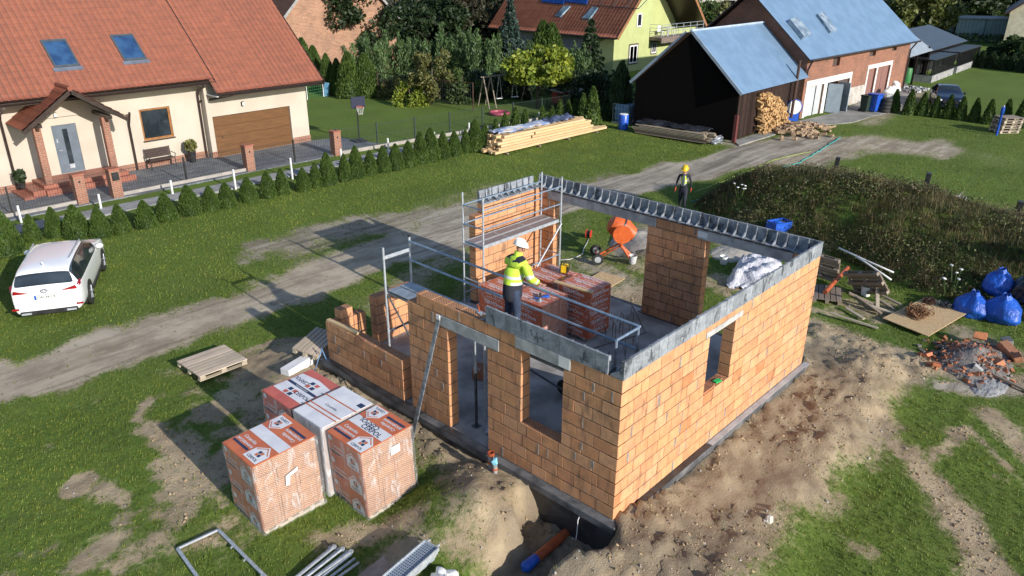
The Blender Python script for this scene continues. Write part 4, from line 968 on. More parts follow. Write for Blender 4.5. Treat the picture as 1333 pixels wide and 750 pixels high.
# ------------------------------------------------------------------ mixer
mx, my = G(805, 338, -.42); T = thing('cement_mixer', 'orange drum cement mixer on wheels behind the shell', 'cement mixer', (mx, my, H(mx, my)), R(-48)); T.scale = (1.18,) * 3
dr = MB(); dr.lathe([(.17, -.42), (.2, -.42), (.2, -.4), (.31, -.12), (.32, .0), (.31, .14), (.24, .3), (.12, .36)], n=28)
dr.v = [tuple(Matrix.Rotation(R(-62), 3, 'Y') @ Vector(v) + Vector((0, 0, .98))) for v in dr.v]; d = dr.build('drum', 'orange', T, smooth=True)
m = MB(); m.lathe([(.325, -.02), (.34, -.02), (.34, .02), (.325, .02)], n=28); m.v = [tuple(Matrix.Rotation(R(-62), 3, 'Y') @ Vector(v) + Vector((0, 0, .98))) for v in m.v]; m.build('ring_gear', 'black', d)
m = MB(); m.lathe([(.165, -.41), (.165, -.405)], n=24); m.v = [tuple(Matrix.Rotation(R(-62), 3, 'Y') @ Vector(v) + Vector((0, 0, .98))) for v in m.v]; m.build('drum_mouth', 'black', d)
m = MB(); m.tube([(0, -.42, .98), (0, -.42, .55), (0, 0, .5), (0, .42, .55), (0, .42, .98)], .035, 8); m.tube([(-.62, 0, .12), (0, 0, .52), (.5, 0, .02)], .035, 8); m.tube([(-.62, -.32, .16), (-.62, .32, .16)], .025, 8)
m.tube([(.5, -.25, .0), (.5, 0, .05), (.5, .25, .0)], .03, 8); m.tube([(0, -.42, .6), (.42, -.42, .0)], .035, 8); m.tube([(-.55, -.2, .16), (0, -.4, .6)], .02, 8); m.build('frame', 'orange', T, smooth=True)
for s in (-1, 1):
    m = MB(); M2 = Matrix.Translation((-.62, s * .36, .16)) @ Matrix.Rotation(R(90), 4, 'X'); m.lathe([(.05, -.03), (.16, -.03), (.17, 0), (.16, .03), (.05, .03)], n=20, T=M2); wh = m.build('wheel', 'rubber', T, smooth=True)
    m = MB(); m.lathe([(.09, -.034), (.09, .034)], n=14, T=M2); m.build('rim', 'steel', wh)
m = MB(); m.cbox((.1, .55, .85), (.36, .22, .34)); m.build('motor_housing', simple('grey_paint', (.45, .47, .5), None, 4, .5), T, bevel=.03)
m = MB(); m.lathe([(.24, 0), (.26, 0), (.26, .03), (.24, .03)], n=20, T=Matrix.Translation((.0, -.5, .95)) @ Matrix.Rotation(R(90), 4, 'X')); m.tube([(-.24, -.5, .95), (.24, -.5, .95)], .012, 6); m.tube([(0, -.5, .71), (0, -.5, 1.19)], .012, 6); m.build('tilt_wheel', 'orange', T)
def bucket(lab, p, mat, s=1.0, rot=(0, 0, 0)):
    T = thing('bucket', lab, 'bucket', (p[0], p[1], H(*p) + (.1 if rot[1] else 0)), rot=rot)
    m = MB(); m.lathe([(.11 * s, 0), (.145 * s, .28 * s), (.135 * s, .28 * s), (.1 * s, .03)], n=18); m.build('pail', mat, T, smooth=True)
    m = MB(); m.tube([(-.145 * s, 0, .27 * s), (-.1 * s, 0, .36 * s), (.1 * s, 0, .36 * s), (.145 * s, 0, .27 * s)], .005, 5); m.build('handle', 'steel', T)
bucket('pale grey plastic bucket at the foot of the orange mixer', G(823, 346), simple('pale_plastic', (.5, .5, .52), None, 5, .5))
bucket('white bucket beside the plastic-covered heap behind the shell', G(942, 342), 'white')
bucket('white bucket among the scrap timber by the leaning pallets', G(1126, 386), 'white', 1.1)
p = G(766, 310); T = thing('cable_reel', 'red cable reel on the grass left of the mixer', 'cable reel', (p[0], p[1], H(*p)), .4)
RED = simple('red_plastic', (.5, .04, .025), None, 5, .4); M2 = Matrix.Translation((0, 0, .17)) @ Matrix.Rotation(R(90), 4, 'X')
m = MB(); m.lathe([(.15, -.09), (.15, -.07), (.05, -.07), (.05, .07), (.15, .07), (.15, .09)], n=20, T=M2); m.build('drum', RED, T)
m = MB(); m.lathe([(.1, -.068), (.1, .068)], n=16, T=M2); m.build('cable', 'black', T)
def cable(name, lab, cat, pts, r, mat, lift=.015, wob=.12):
    P = []; 
    for (a, b), (c, d) in zip(pts[:-1], pts[1:]):
        n = max(2, int(math.hypot(c - a, d - b) / .3))
        for k in range(n): 
            t = k / n; x, y = a + (c - a) * t + rng.uniform(-wob, wob) * .4, b + (d - b) * t + rng.uniform(-wob, wob) * .4; P.append((x, y, H(x, y) + lift))
    return tag(MB().tube(P, r, 6).build(name, mat, smooth='all'), lab, cat)
cable('cable', 'thin pale cable trailing from the red reel across the grass', 'cable', px((766, 312), (757, 330), (742, 338), (715, 338)), .012, 'white')
cable('garden_hose', 'teal hose snaking over the grass from behind the shell towards the yard', 'hose', px((900, 262), (930, 255), (960, 242), (1000, 222), (1040, 212), (1070, 195), (1095, 178)), .03, simple('teal_hose', (.05, .33, .3), None, 4, .5))
cable('extension_cord', 'thin yellow-green cord running beside the teal hose', 'cord', px((905, 250), (960, 228), (1010, 208), (1060, 196)), .018, simple('lime_cord', (.3, .4, .08), None, 4, .5))
p = G(565 + 220, 366); m = MB().box(-.6, -.45, 0, .6, .45, .02); o = m.build('osb_board', 'osb', loc=(p[0], p[1], H(*p) + .03)); o.rotation_euler.z = .1; tag(o, 'chipboard sheet lying on the ground between the packs and the mixer', 'board')
# heap of sand beside the mixer
def heap(name, lab, cat, c, r, h, mat, seed=1, n=26, rough=.12, kind='stuff'):
    vs = []; fs = []; q = np.random.RandomState(seed)
    for i in range(n + 1):
        for j in range(n + 1):
            u, v = i / n * 2 - 1, j / n * 2 - 1; x, y = c[0] + u * r[0], c[1] + v * r[1]; d = math.hypot(u, v)
            z = h * max(0, 1 - d ** 1.4) * (1 + rough * 2 * (float(fbm(np.array([x]), np.array([y]), 2.5, 3, seed)[0]) - .5)) + q.uniform(-1, 1) * .015 * (d < .9)
            vs.append((x, y, H(x, y) - .05 + z if d > .98 else H(x, y) + z))
    for i in range(n):
        for j in range(n): a = i * (n + 1) + j; fs.append((a, a + n + 1, a + n + 2, a + 1))
    return tag(MB().add(vs, fs).build(name, mat, smooth='all'), lab, cat, kind=kind)
heap('sand_heap', 'pale grey heap of building sand behind the mixer', 'sand', G(838, 318), (1.3, 1.2), .5, simple('pale_sand', (.42, .38, .33), (.33, .29, .25), 6, .95, bump=.02), 4)
heap('sand_heap', 'low pale sand patch behind the back wall opening', 'sand', G(955, 330), (.9, .8), .12, simple('pale_sand2', (.42, .39, .34), (.36, .33, .28), 6, .95, bump=.02), 5)
# plastic-covered heap of blocks seen through the rear opening
p = G(985, 362); T = thing('covered_block_heap', 'clay blocks half covered by a crumpled white plastic sheet behind the shell', 'heap', (p[0], p[1], H(*p)), .3)
for i in range(8): m = MB(); m.cbox((rng.uniform(-.9, .9), rng.uniform(-.45, .45), .12 + .1 * (i % 2)), (.375, .24, .24), rng.uniform(0, 3), 0, bcol(.85)); m.build('block', 'block', T)
m = MB(); n = 26; vs = []; fs = []
for i in range(n + 1):
    for j in range(n + 1):
        x, y = (i / n - .5) * 2.6, (j / n - .5) * 1.5; d = max(abs(x) / 1.25, abs(y) / .72); z = .47 * (1 - min(1, d) ** 4) + .09 * math.sin(x * 9 + y * 4) * math.cos(y * 8 - x * 3) + .05 * math.sin(x * 23 + y * 17) + .04
        vs.append((x + .05 * math.sin(y * 9), y + .06 * math.sin(x * 7), max(.01, z)))
for i in range(n):
    for j in range(n):
        if rng.random() > .0: a = i * (n + 1) + j; fs.append((a, a + n + 1, a + n + 2, a + 1))
m.add(vs, fs); m.build('plastic_sheet', simple('white_plastic_sheet', (.62, .63, .68), (.5, .5, .56), 5, .3, bump=.04, bscale=12), T, smooth='all')
# ------------------------------------------------------------------ pallets
def pallet(lab, loc, L=1.2, W=.8, rot=(0, 0, 0), grp=None, mat='pale', nb=7, gap=None):
    T = thing('wooden_pallet', lab, 'pallet', loc, rot=rot, group=grp)
    for a in (-1, 0, 1):
        m = MB(); m.box(-L / 2, a * (W / 2 - .06) - .05, 0, L / 2, a * (W / 2 - .06) + .05, .02)
        k = rng.uniform(.85, 1.1)
        for b in (-1, 0, 1): m.box(b * (L / 2 - .08) - .07, a * (W / 2 - .06) - .05, .02, b * (L / 2 - .08) + .07, a * (W / 2 - .06) + .05, .1, 0, (k, k, k))
        m.build('runner', mat, T)
    for b in (-1, 0, 1): m = MB(); m.box(b * (L / 2 - .06) - .05, -W / 2, .1, b * (L / 2 - .06) + .05, W / 2, .12); m.build('cross_board', mat, T)
    for i in range(nb):
        k = rng.uniform(.8, 1.15); w = W / nb; y = -W / 2 + i * w; m = MB(); m.box(-L / 2, y + .012, .12, L / 2, y + w - .012, .142, 0, (k, k * rng.uniform(.95, 1), k)); m.build('deck_board', mat, T)
    return T
p = G(277, 481); pallet('pale empty wooden pallet lying flat on the grass by the road', (p[0] + .02, p[1], H(*p) + .1), 1.25, 1.05, rot=(.05, .04, .06), nb=8)
p = G(398, 408); pallet('empty wooden pallet leaning behind the low end of the front wall', (.15, 9.1, H(.15, 9.1) + .35), 1.0, .7, rot=(.1, -.12, .35), nb=6)
m = MB()
for i in range(4): m.box(-.62, -.13, i * .055, .62, .13, i * .055 + .05, 0, (1, 1, 1))
o = m.build('foam_boards', simple('white_foam', (.72, .72, .74), (.62, .62, .64), 4, .8), loc=(-.35, 8.95, H(-.35, 8.95) + .02), bevel=.004); o.rotation_euler = (0, 0, .25); tag(o, 'stack of white foam boards on the ground at the low end of the front wall', 'foam boards')
m = MB(); m.bar((.05, 8.3, 1.03), (.1, 7.2, 1.04), .1, .05, 0, (1, 1, 1)); m.build('wooden_batten', 'pine'); tag(bpy.data.objects['wooden_batten'], 'short pine batten lying on top of the low front wall', 'batten')
m = MB(); m.tube([(-.05, 8.35, -.1), (-.12, 8.42, .25), (-.1, 8.44, .3), (-.3, 8.55, H(-.3, 8.55))], .012, 6); tag(m.build('blue_wire', simple('blue_wire', (.15, .3, .55), None, 4, .5), smooth='all'), 'thin blue wire loop hanging at the left end of the front ledge', 'wire')
grp = 'grey wooden pallets leaning beside the shell'
p = G(1080, 378); pallet('grey wooden pallet standing upright against the far right corner of the shell', (p[0] + .3, p[1] + .55, H(*p) + .5), 1.2, .8, rot=(R(78), 0, R(85)), grp=grp, mat='oldwood', nb=5)
p = G(1118, 392); pallet('grey wooden pallet leaning tilted at the foot of the weedy mound', (p[0] + .2, p[1], H(*p) + .45), 1.2, .8, rot=(R(62), R(20), R(70)), grp=grp, mat='oldwood', nb=5)
p = G(1078, 391); pallet('grey wooden pallet lying flat under the orange tube', (p[0] + .1, p[1] + .1, H(*p) + .02), 1.1, .8, rot=(0, 0, .4), grp=grp, mat='oldwood', nb=5)
a, b = G(1072, 392), G(1100, 366); m = MB(); m.tube([(a[0], a[1], H(*a) + .25), (b[0], b[1], H(*b) + .42)], .065, 14); tag(m.build('drain_tube', 'drain', smooth=True), 'orange plastic tube lying across the grey pallets', 'tube')
for k, (a, b, lab) in enumerate([((1088, 344), (1160, 369), 'upper white plastic conduit lying against the weedy mound'), ((1110, 355), (1158, 374), 'lower white plastic conduit lying against the weedy mound')]):
    a, b = G(*a), G(*b); pts_ = [(a[0] + (b[0] - a[0]) * t, a[1] + (b[1] - a[1]) * t) for t in (0, .33, .66, 1)]
    m = MB(); m.tube([(x, y, H(x, y) + .55 - .12 * i) for i, (x, y) in enumerate(pts_)], .03, 8); tag(m.build('conduit', 'white', smooth='all'), lab, 'conduit')
SCRAPS = [((1140, 398), 1.0, -.5, .3, 'upright scrap plank'), ((1110, 422), 1.3, .75, .05, 'long pale plank'), ((1128, 405), .9, .5, .25, 'pale scrap plank'), ((1150, 402), .7, .4, .2, 'short plank'), ((1145, 408), .8, .9, .12, 'short grey plank'), ((1158, 398), .6, .7, .2, 'outermost plank'), ((1120, 400), .8, 1.1, .3, 'steep scrap plank'), ((1112, 412), .7, .2, .04, 'thin dark lath')]
LB = ['upright scrap plank sticking out of the timber scraps', 'long pale plank pointing out of the timber scraps towards the shell', 'pale plank crossing the middle of the timber scraps', 'short plank on top of the timber scraps', 'short grey plank low in the timber scraps', 'plank at the mound side of the timber scraps', 'steep plank leaning on the tilted pallet', 'thin dark lath lying in front of the timber scraps']
for (q, L, az, z, _), lab in zip(SCRAPS, LB):
    x, y = G(*q); zz = H(x, y); o = MB().box(-L / 2, -.05, -.018, L / 2, .05, .018, 0, (rng.uniform(.8, 1.2),) * 3).build('scrap_plank', 'pale' if rng.random() < .6 else 'oldwood', loc=(x, y, zz + .06 + z * .6)); o.rotation_euler = (rng.uniform(-.2, .2), -z * 1.2, az + .9); tag(o, lab, 'plank', group='scrap timber beside the shell')
# chipboard with wire tangles
q = px((1148, 419), (1205, 391), (1262, 410), (1207, 443)); cxx, cyy = sum(a for a, b in q) / 4, sum(b for a, b in q) / 4; zb = H(cxx, cyy) + .1
m = MB(); m.prism([(a, b) for a, b in q][::-1], zb, zb + .022); o = m.build('osb_board', 'osb'); tag(o, 'large pale chipboard sheet with brown wire tangles on it', 'board')
def tangle(name, lab, c, r, n, mat, th=.008, seed=1):
    q = random.Random(seed); m = MB()
    for i in range(n):
        a = q.uniform(0, 6.28); P = []; rr = q.uniform(.3, 1) * r; cc = (c[0] + q.uniform(-.4, .4) * r, c[1] + q.uniform(-.4, .4) * r)
        for k in range(9): t = a + k * .75; P.append((cc[0] + rr * .6 * math.cos(t), cc[1] + rr * .45 * math.sin(t), c[2] + th + q.uniform(0, 1) ** 1.3 * r * .5))
        m.tube(P, th, 4)
    return tag(m.build(name, mat), lab, 'wire')
a = G(1193, 415); tangle('wire_tangle', 'large rust-brown tangle of tie wire on the chipboard sheet', (a[0], a[1], zb + .02), .5, 46, simple('rust_wire', (.25, .12, .05), (.12, .06, .03), 9, .8), .009, 3)
a = G(1208, 399); tangle('wire_tangle', 'small dark brown wire tangle at the far edge of the chipboard sheet', (a[0], a[1], zb + .02), .26, 26, 'rust', .009, 4)
a = G(1228, 404); tangle('wire_tangle', 'grey wire bundle beside the small brown tangle', (a[0], a[1], zb + .02), .26, 24, 'darksteel', .009, 5)
# rubble
heap('rubble', 'grey mortar rubble and brick dust heap at the right edge', 'rubble', G(1268, 470), (1.25, .85), .3, simple('rubble', (.25, .22, .2), (.13, .12, .115), 9, .95, bump=.03), 6, rough=.4)
def shard(c, s, seed, col, mi=0, m=None):
    q = random.Random(seed); m = m or MB(); M2 = Matrix.Translation(c) @ Euler((q.uniform(-.6, .6), q.uniform(-.6, .6), q.uniform(0, 6))).to_matrix().to_4x4()
    a, b, h = s * q.uniform(.6, 1.2), s * q.uniform(.5, .9), s * q.uniform(.3, .6)
    v = [(x * a * q.uniform(.8, 1.1) / 2, y * b * q.uniform(.8, 1.1) / 2, z * h * q.uniform(.8, 1.1) / 2) for z in (-1, 1) for x, y in ((-1, -1), (1, -1), (1, 1), (-1, 1))]
    return m.add(v, [(0, 3, 2, 1), (4, 5, 6, 7), (0, 1, 5, 4), (1, 2, 6, 5), (2, 3, 7, 6), (3, 0, 4, 7)], mi, col, M2)
m = MB(); q = random.Random(5)
for i in range(520):
    u, v = q.gauss(0, .5), q.gauss(0, .45); x, y = G(1262, 472); x += u * 1.0 + .15; y += v * .9; k = q.uniform(.6, 1.1); c = (.42 * k, .16 * k, .08 * k) if q.random() < .55 else (.2 * k, .18 * k, .17 * k)
    shard((x, y, H(x, y) + .3 * max(0, 1 - math.hypot(u / 1.1, v)) + .03), q.uniform(.05, .16), i, c, 0, m)
tag(m.build('brick_shards', simple('shard', (1, 1, 1), (.8, .8, .8), 12, .9, vcol=True)), 'broken brick and mortar pieces strewn over the rubble heap', 'rubble', kind='stuff')
for i, (q_, s, lab, c) in enumerate([((1273, 450), .36, 'ribbed orange block piece on top of the rubble heap', (.5, .2, .1)), ((1311, 462), .4, 'brown block piece right of the rubble heap top', (.42, .2, .12)), ((1270, 487), .3, 'flat grey slab piece in front of the rubble heap', (.4, .4, .4)), ((1297, 480), .3, 'square orange block piece low on the right of the rubble', (.45, .2, .11)), ((1217, 482), .28, 'red brick piece at the left front corner of the rubble', (.5, .17, .08)), ((1310, 450), .42, 'grey concrete lump behind the rubble heap', (.25, .25, .24)), ((1322, 472), .34, 'orange block piece at the far right of the rubble', (.48, .22, .12)), ((1240, 462), .26, 'red brick shard on the left slope of the rubble', (.52, .18, .09)), ((1205, 468), .25, 'thin red brick tile at the left edge of the rubble', (.5, .18, .1))]):
    x, y = G(*q_); o = shard((0, 0, 0), s, 40 + i, c).build('broken_block', 'block' if i != 2 and i != 5 else simple('lump', c, None, 8, .9), loc=(x, y, H(x, y) + (.3 if i in (0,) else .14)), bevel=.006); tag(o, lab, 'block piece', group='broken blocks on the rubble')
x, y = G(1238, 506); MBs = heap('cement_patch', 'flat grey spill of dried cement before the rubble', 'cement', (x + .9, y - .6), (.9, .4), .04, simple('dry_cement', (.34, .34, .34), (.25, .25, .25), 5, .9, bump=.01), 7)
a, b = G(1292, 492), G(1345, 515); tag(MB().bar((a[0], a[1], H(*a) + .08), (b[0], b[1], H(*b) + .05), .07, .05).build('scrap_batten', 'oldwood'), 'grey batten on the ground in front of the rubble', 'batten')
# rubbish bags
def bag(lab, q_, r, h, mat, seed, grp='full rubbish bags by the mound', dz=0):
    x, y = G(*q_); T = thing('rubbish_bag', lab, 'bag', (x, y, H(x, y) + dz), group=grp); m = MB(); nu, nv = 44, 26; q = random.Random(seed); ph = [q.uniform(0, 6.28) for _ in range(8)]; vs = []; fs = []
    for j in range(nv + 1):
        t = j / nv; z = t * h; rad = r * (math.sin(math.pi * min(1, .28 + t * .8)) ** .62 if t < .86 else .3 * (1 - (t - .86) * 3)); rad = max(rad, .03)
        if t > .93: rad = .06 + (t - .93) * 1.0 * r
        for i in range(nu):
            a = 2 * math.pi * i / nu; k = 1 + .09 * math.sin(3 * a + ph[0] + 3 * t) + .035 * math.sin(7 * a + ph[1] - 5 * t) * (.4 + t) + .05 * math.sin(13 * a + ph[2]) * t ** 2 + .03 * math.sin(5 * t * 3 + 2 * a + ph[3])
            vs.append((rad * k * math.cos(a), rad * k * math.sin(a), z + .02 * math.sin(5 * a + ph[4]) * t))
    for j in range(nv):
        for i in range(nu): fs.append((j * nu + i, j * nu + (i + 1) % nu, (j + 1) * nu + (i + 1) % nu, (j + 1) * nu + i))
    m.add(vs, fs); m.add([vs[i] for i in range(nu)], [tuple(range(nu))[::-1]]); m.build('sack', mat, T, smooth='all')
    m = MB(); m.lathe([(.045, 0), (.05, .02), (.045, .04)], (0, 0, h * .9), 12); m.build('tie', 'black', T); return T
BAGM = simple('blue_bag', (.014, .1, .5), (.01, .065, .36), 3, .38, bump=.06, bscale=7, sc=(1, 1, .6)); BAGK = simple('black_bag', (.012, .012, .015), None, 3, .2, bump=.035, bscale=7)
bag('blue rubbish bag on the left of the bag group', (1263, 408), .46, .72, BAGM, 1); bag('blue rubbish bag at the back of the bag group', (1293, 396), .42, .74, BAGM, 2); bag('blue rubbish bag at the front of the bag group, largest', (1302, 416), .5, .76, BAGM, 3)
bag('black rubbish bag behind the blue bags at the right edge', (1335, 408), .5, .9, BAGK, 4); bag('blue and black folded bag at the right edge above the others', (1338, 385), .42, .75, BAGM, 5, dz=.2)
_t = Gh(1013, 303); x, y = _t.x, _t.y; T = thing('blue_tub', 'blue rectangular tub with a bright blue liner at the foot of the mound', 'tub', (x, y, H(x, y) - .02), -.4); T.scale = (.85,) * 3
m = MB(); 
for a, b, c, d in ((-.45, -.3, .45, -.27), (-.45, .27, .45, .3), (-.45, -.27, -.42, .27), (.42, -.27, .45, .27)): m.box(a, b, 0, c, d, .5)
m.box(-.42, -.27, 0, .42, .27, .04); m.build('tub', 'blue', T); m = MB(); m.blob((0, 0, .33), (.44, .29, .14), 4, .35, 22, 10, fr=3); m.build('liner', 'tarpblue', T, smooth='all')
# stub posts behind the mound
for (q_, h, lab) in [((1051, 233), .3, 'shortest black stub post behind the left end of the mound'), ((1087, 224), .62, 'black stub post beside the road bend behind the mound'), ((1204, 246), .62, 'black stub post behind the middle of the mound'), ((1322, 285), .6, 'black stub post behind the right end of the mound')]:
    x, y = G(*q_); o = MB().box(-.15, -.1, -.1, .15, .1, h + .1, 0).build('stub_post', 'black', loc=(x, y, H(x, y)), bevel=.01); o.rotation_euler = (.05, .04, .3); tag(o, lab, 'post', group='black stub posts behind the mound')
x, y = G(1247, 270); bucket('grey bucket on the grass behind the mound', (x, y), 'concrete', 1.6)
# ------------------------------------------------------------------ foreground metalwork and pipes
def at(q_, dz=0): x, y = G(*q_); return (x, y, H(x, y) + dz)
T = thing('end_frame_ladder', 'galvanised scaffold end frame lying on the grass at the bottom edge', 'scaffold frame', (0, 0, 0))
a, b, c, d = at((232, 719), .05), at((285, 694), .05), at((382, 790), .05), at((310, 830), .05)
for k, (s, e) in enumerate(((a, d), (b, c))): m = MB(); m.bar(s, e, .055, .05); m.build('upright', 'steel', T, bevel=.01)
m = MB(); m.bar(a, b, .05, .035); m.build('cross_bar', simple('pale_steel', (.6, .62, .64), None, 6, .4, .5), T, bevel=.008)
for t in (.22, .4, .62):
    m = MB(); q0 = Vector(b).lerp(Vector(c), t); m.bar(q0, q0 + Vector((-.07, -.05, .0)), .02, .03); m.build('lug', 'steel', T)
for i in range(6):
    a0 = at((377 + i * 6, 760)); b0 = at((430 + i * 5.5, 716 + i * 1.5)); a0 = (a0[0], a0[1], a0[2] + .05 + .05 * (i % 2)); b0 = (b0[0], b0[1], b0[2] + .05 + .05 * (i % 2))
    T = thing('brace_bar', 'galvanised brace bar in the left bundle at the bottom edge', 'brace bar', (0, 0, 0), group='galvanised bars bundled at the bottom edge'); m = MB(); m.bar(a0, b0, .045, .03) if i % 3 else m.tube([a0, b0], .022, 8); m.build('bar', 'steel', T, bevel=.004)
    m = MB(); m.cbox(b0, (.06, .06, .05), .5); m.build('hook', 'steel', T)
for i, lab in enumerate(['left of the three bright tubes beside the bar bundle', 'middle of the three bright tubes beside the bar bundle', 'right of the three bright tubes beside the bar bundle']):
    a0, b0 = at((412 + i * 11, 760), .05), at((457 + i * 5, 725 + i * 5.5), .05); tag(MB().tube([a0, b0], .024, 10).build('ledger_tube', 'steel', smooth=True), lab, 'tube', group='bright tubes at the bottom edge')
# stack of perforated steel planks
PERF = NT('perforated_steel'); _p = PERF; _x, _y, _z = _p.sep(_p.coord())
_h = _p.ramp(_p.mth('MULTIPLY', _p.mth('ABSOLUTE', _p.mth('SINE', _p.mth('MULTIPLY', _x, 62.0))), _p.mth('ABSOLUTE', _p.mth('SINE', _p.mth('MULTIPLY', _y, 75.0)))), .5, .65)
PERF = _p.out(_p.mix(_h, (.4, .46, .54), (.07, .09, .12)), .45, .5, _p.bump(_p.mth('MULTIPLY', _h, -1.0), .008))
e = at((556, 736)); dirv = Vector(at((492, 790))) - Vector(e); ang = math.atan2(dirv.y, dirv.x)
for i in range(4):
    T = thing('steel_plank', ['bottom', 'second lowest', 'third lowest', 'top'][i] + ' perforated steel scaffold plank of the stack at the bottom edge', 'scaffold plank', (e[0] + (.01 * i), e[1] - .03 * i, e[2] + .02 + i * .075), ang + .0 + .01 * i, group='stacked steel scaffold planks')
    m = MB(); m.box(0, -.14, .03, 2.5, .14, .036); m.build('tread', PERF, T); m = MB(); m.box(0, -.16, 0, 2.5, -.14, .07); m.box(0, .14, 0, 2.5, .16, .07); m.box(-.02, -.16, 0, 0, .16, .07); m.build('rim', 'steel', T)
    m = MB(); m.tube([(-.02, -.1, .05), (-.09, -.1, .04)], .02, 6); m.tube([(-.02, .1, .05), (-.09, .1, .04)], .02, 6); m.build('hook', 'steel', T)
x, y, z = at((580, 765)); T = thing('plastic_sack', 'crumpled white printed plastic sack at the bottom edge beside the steel planks', 'sack', (x, y, z)); MB().blob((0, 0, .12), (.2, .24, .16), 8, .2, 24, 16, fr=3).build('sack', 'white', T, smooth='all')
m = MB(); M2 = frame((-.02, -.05, .29), (1, 0, 0), (0, 1, 0)); rot_txt(m, 'CERPOL', .05, M2, 0); m.build('print', FNV, T)
x, y, z = at((490, 745)); o = MB().box(-.5, -.14, 0, .3, .14, .02).build('plywood_strip', simple('pink_board', (.42, .32, .27), (.33, .25, .2), 5, .8), loc=(x, y, z + .03)); o.rotation_euler.z = ang; tag(o, 'dusty pinkish board lying left of the steel planks', 'board')
# drain pipe in the trench
a, b = G(681, 741, -.6), G(742, 692, -.72); T = thing('drain_pipe', 'orange drain pipe with a blue taped end in the trench', 'pipe', (0, 0, 0))
A, B = Vector((a[0], a[1], -.6)), Vector((b[0] + .25, b[1] + .05, -.74)); m = MB(); m.tube([A.lerp(B, .12), B], .085, 20); m.build('pipe', 'drain', T, smooth=True)
m = MB(); m.tube([A.lerp(B, .14), A.lerp(B, .09)], .096, 20); m.build('collar', 'drain', T, smooth=True)
m = MB(); m.tube([A, A.lerp(B, .04), A.lerp(B, .13), A.lerp(B, .22)], [.05, .1, .098, .089], 20); m.build('blue_tape', 'tarpblue', T, smooth=True)
for (x, y, h, r, lab) in [(-.3, 2.62, .42, .055, 'grey soil pipe with an orange socket standing by the doorway'), (-.36, 2.46, .3, .045, 'thinner grey pipe with blue tape beside the soil pipe')]:
    z = H(x, y) - .1; T = thing('riser_pipe', lab, 'pipe', (x, y, z)); m = MB(); m.tube([(0, 0, 0), (0, 0, h)], r, 14); m.build('pipe', 'greypipe', T, smooth=True)
    m = MB(); m.lathe([(r * 1.2, h * .62), (r * 1.2, h * .72), (r * 1.05, h * .74)], n=14); m.build('coupling', 'drain', T); m = MB()
    if r > .05: m.lathe([(r, h), (r * 1.25, h + .02), (r * 1.25, h + .08), (r * .8, h + .08), (r * .8, h + .03)], n=14)
    if r > .05: m.build('socket', 'drain', T)
    if r < .05: MB().blob((0, 0, h + .06), (.06, .05, .08), 3, .3).build('tape', simple('pale_blue', (.2, .5, .65), None, 4, .5), T, smooth='all')
m = MB(); m.tube([(-.1, .62, -.15), (-.19, .6, -.22), (-.2, .6, -.5), (-.28, .56, -.58), (-.36, .58, -.5)], .008, 6); tag(m.build('conduit_loop', 'white', smooth='all'), 'thin pale conduit hanging over the foundation at the near corner', 'conduit')
x, y = G(998, 690); tag(MB().blob((x, y, H(x, y) + .04), (.12, .08, .08), 6, .25).build('rock', simple('pale_rock', (.48, .45, .4), (.36, .33, .29), 6, .9)), 'pale rock on the bare soil right of the shell', 'rock')
# wheelbarrow and blocks inside
T = thing('wheelbarrow', 'black wheelbarrow standing inside the shell, seen through the front window', 'wheelbarrow', (2.7, 2.6, 0), R(100))
m = MB(); m.add([(-.4, -.2, .38), (.3, -.15, .3), (.3, .15, .3), (-.4, .2, .38), (-.55, -.33, .62), (.5, -.28, .62), (.5, .28, .62), (-.55, .33, .62)], [(0, 1, 2, 3), (0, 4, 5, 1), (1, 5, 6, 2), (2, 6, 7, 3), (3, 7, 4, 0)]); m.build('tray', 'darksteel', T)
m = MB(); m.tube([(.62, -.05, .2), (.2, -.2, .3), (-.4, -.26, .38), (-.95, -.3, .6)], .018, 6); m.tube([(.62, .05, .2), (.2, .2, .3), (-.4, .26, .38), (-.95, .3, .6)], .018, 6)
for s in (-1, 1): m.tube([(-.35, s * .25, .36), (-.45, s * .25, .0), (-.1, s * .22, .33)], .015, 6)
m.build('frame', 'steel', T); m = MB(); m.lathe([(.04, -.04), (.17, -.04), (.19, 0), (.17, .04), (.04, .04)], n=18, T=Matrix.Translation((.62, 0, .19)) @ Matrix.Rotation(R(90), 4, 'X')); m.build('wheel', 'rubber', T)
o = MB().box(-.19, -.12, 0, .19, .12, .24, 0, (.4, .17, .1)).build('clay_block', 'block', loc=(1.9, 5.15, 0), bevel=.005); o.rotation_euler.z = .5; tag(o, 'single brown clay block lying on the slab behind the doorway', 'block')
m = MB(); m.box(-.14, -.1, 0, .14, .1, .02); o = m.build('trowel_board', 'steel', loc=(.5, 3.4, .012)); o.rotation_euler.z = .5; tag(o, 'small grey metal plate on the slab by the doorway props', 'plate')
T = thing('hammer_drill', 'dark power tool lying on the slab near the corner scaffold frame', 'power tool', (2.3, 1.6, 0), .8); m = MB(); m.tube([(0, 0, .06), (.32, 0, .07)], [.05, .035], 10); m.build('body', simple('maroon', (.2, .03, .03), None, 5, .5), T, smooth=True); m = MB(); m.tube([(.02, 0, .06), (-.02, .14, .05)], .025, 8); m.build('grip', 'black', T)
T = thing('trowel', 'trowel with an orange handle left on the front wall beside the ring beam forms', 'trowel', (.12, 3.25, 2.762), 1.0); MB().add([(0, 0, .0), (.2, -.06, .0), (.2, .06, .0), (.0, 0, .006), (.2, -.06, .006), (.2, .06, .006)], [(0, 2, 1), (3, 4, 5), (0, 1, 4, 3), (1, 2, 5, 4), (2, 0, 3, 5)]).build('blade', 'steel', T); MB().tube([(.2, 0, .01), (.26, 0, .05), (.38, 0, .07)], .014, 6).build('handle', 'orange', T)
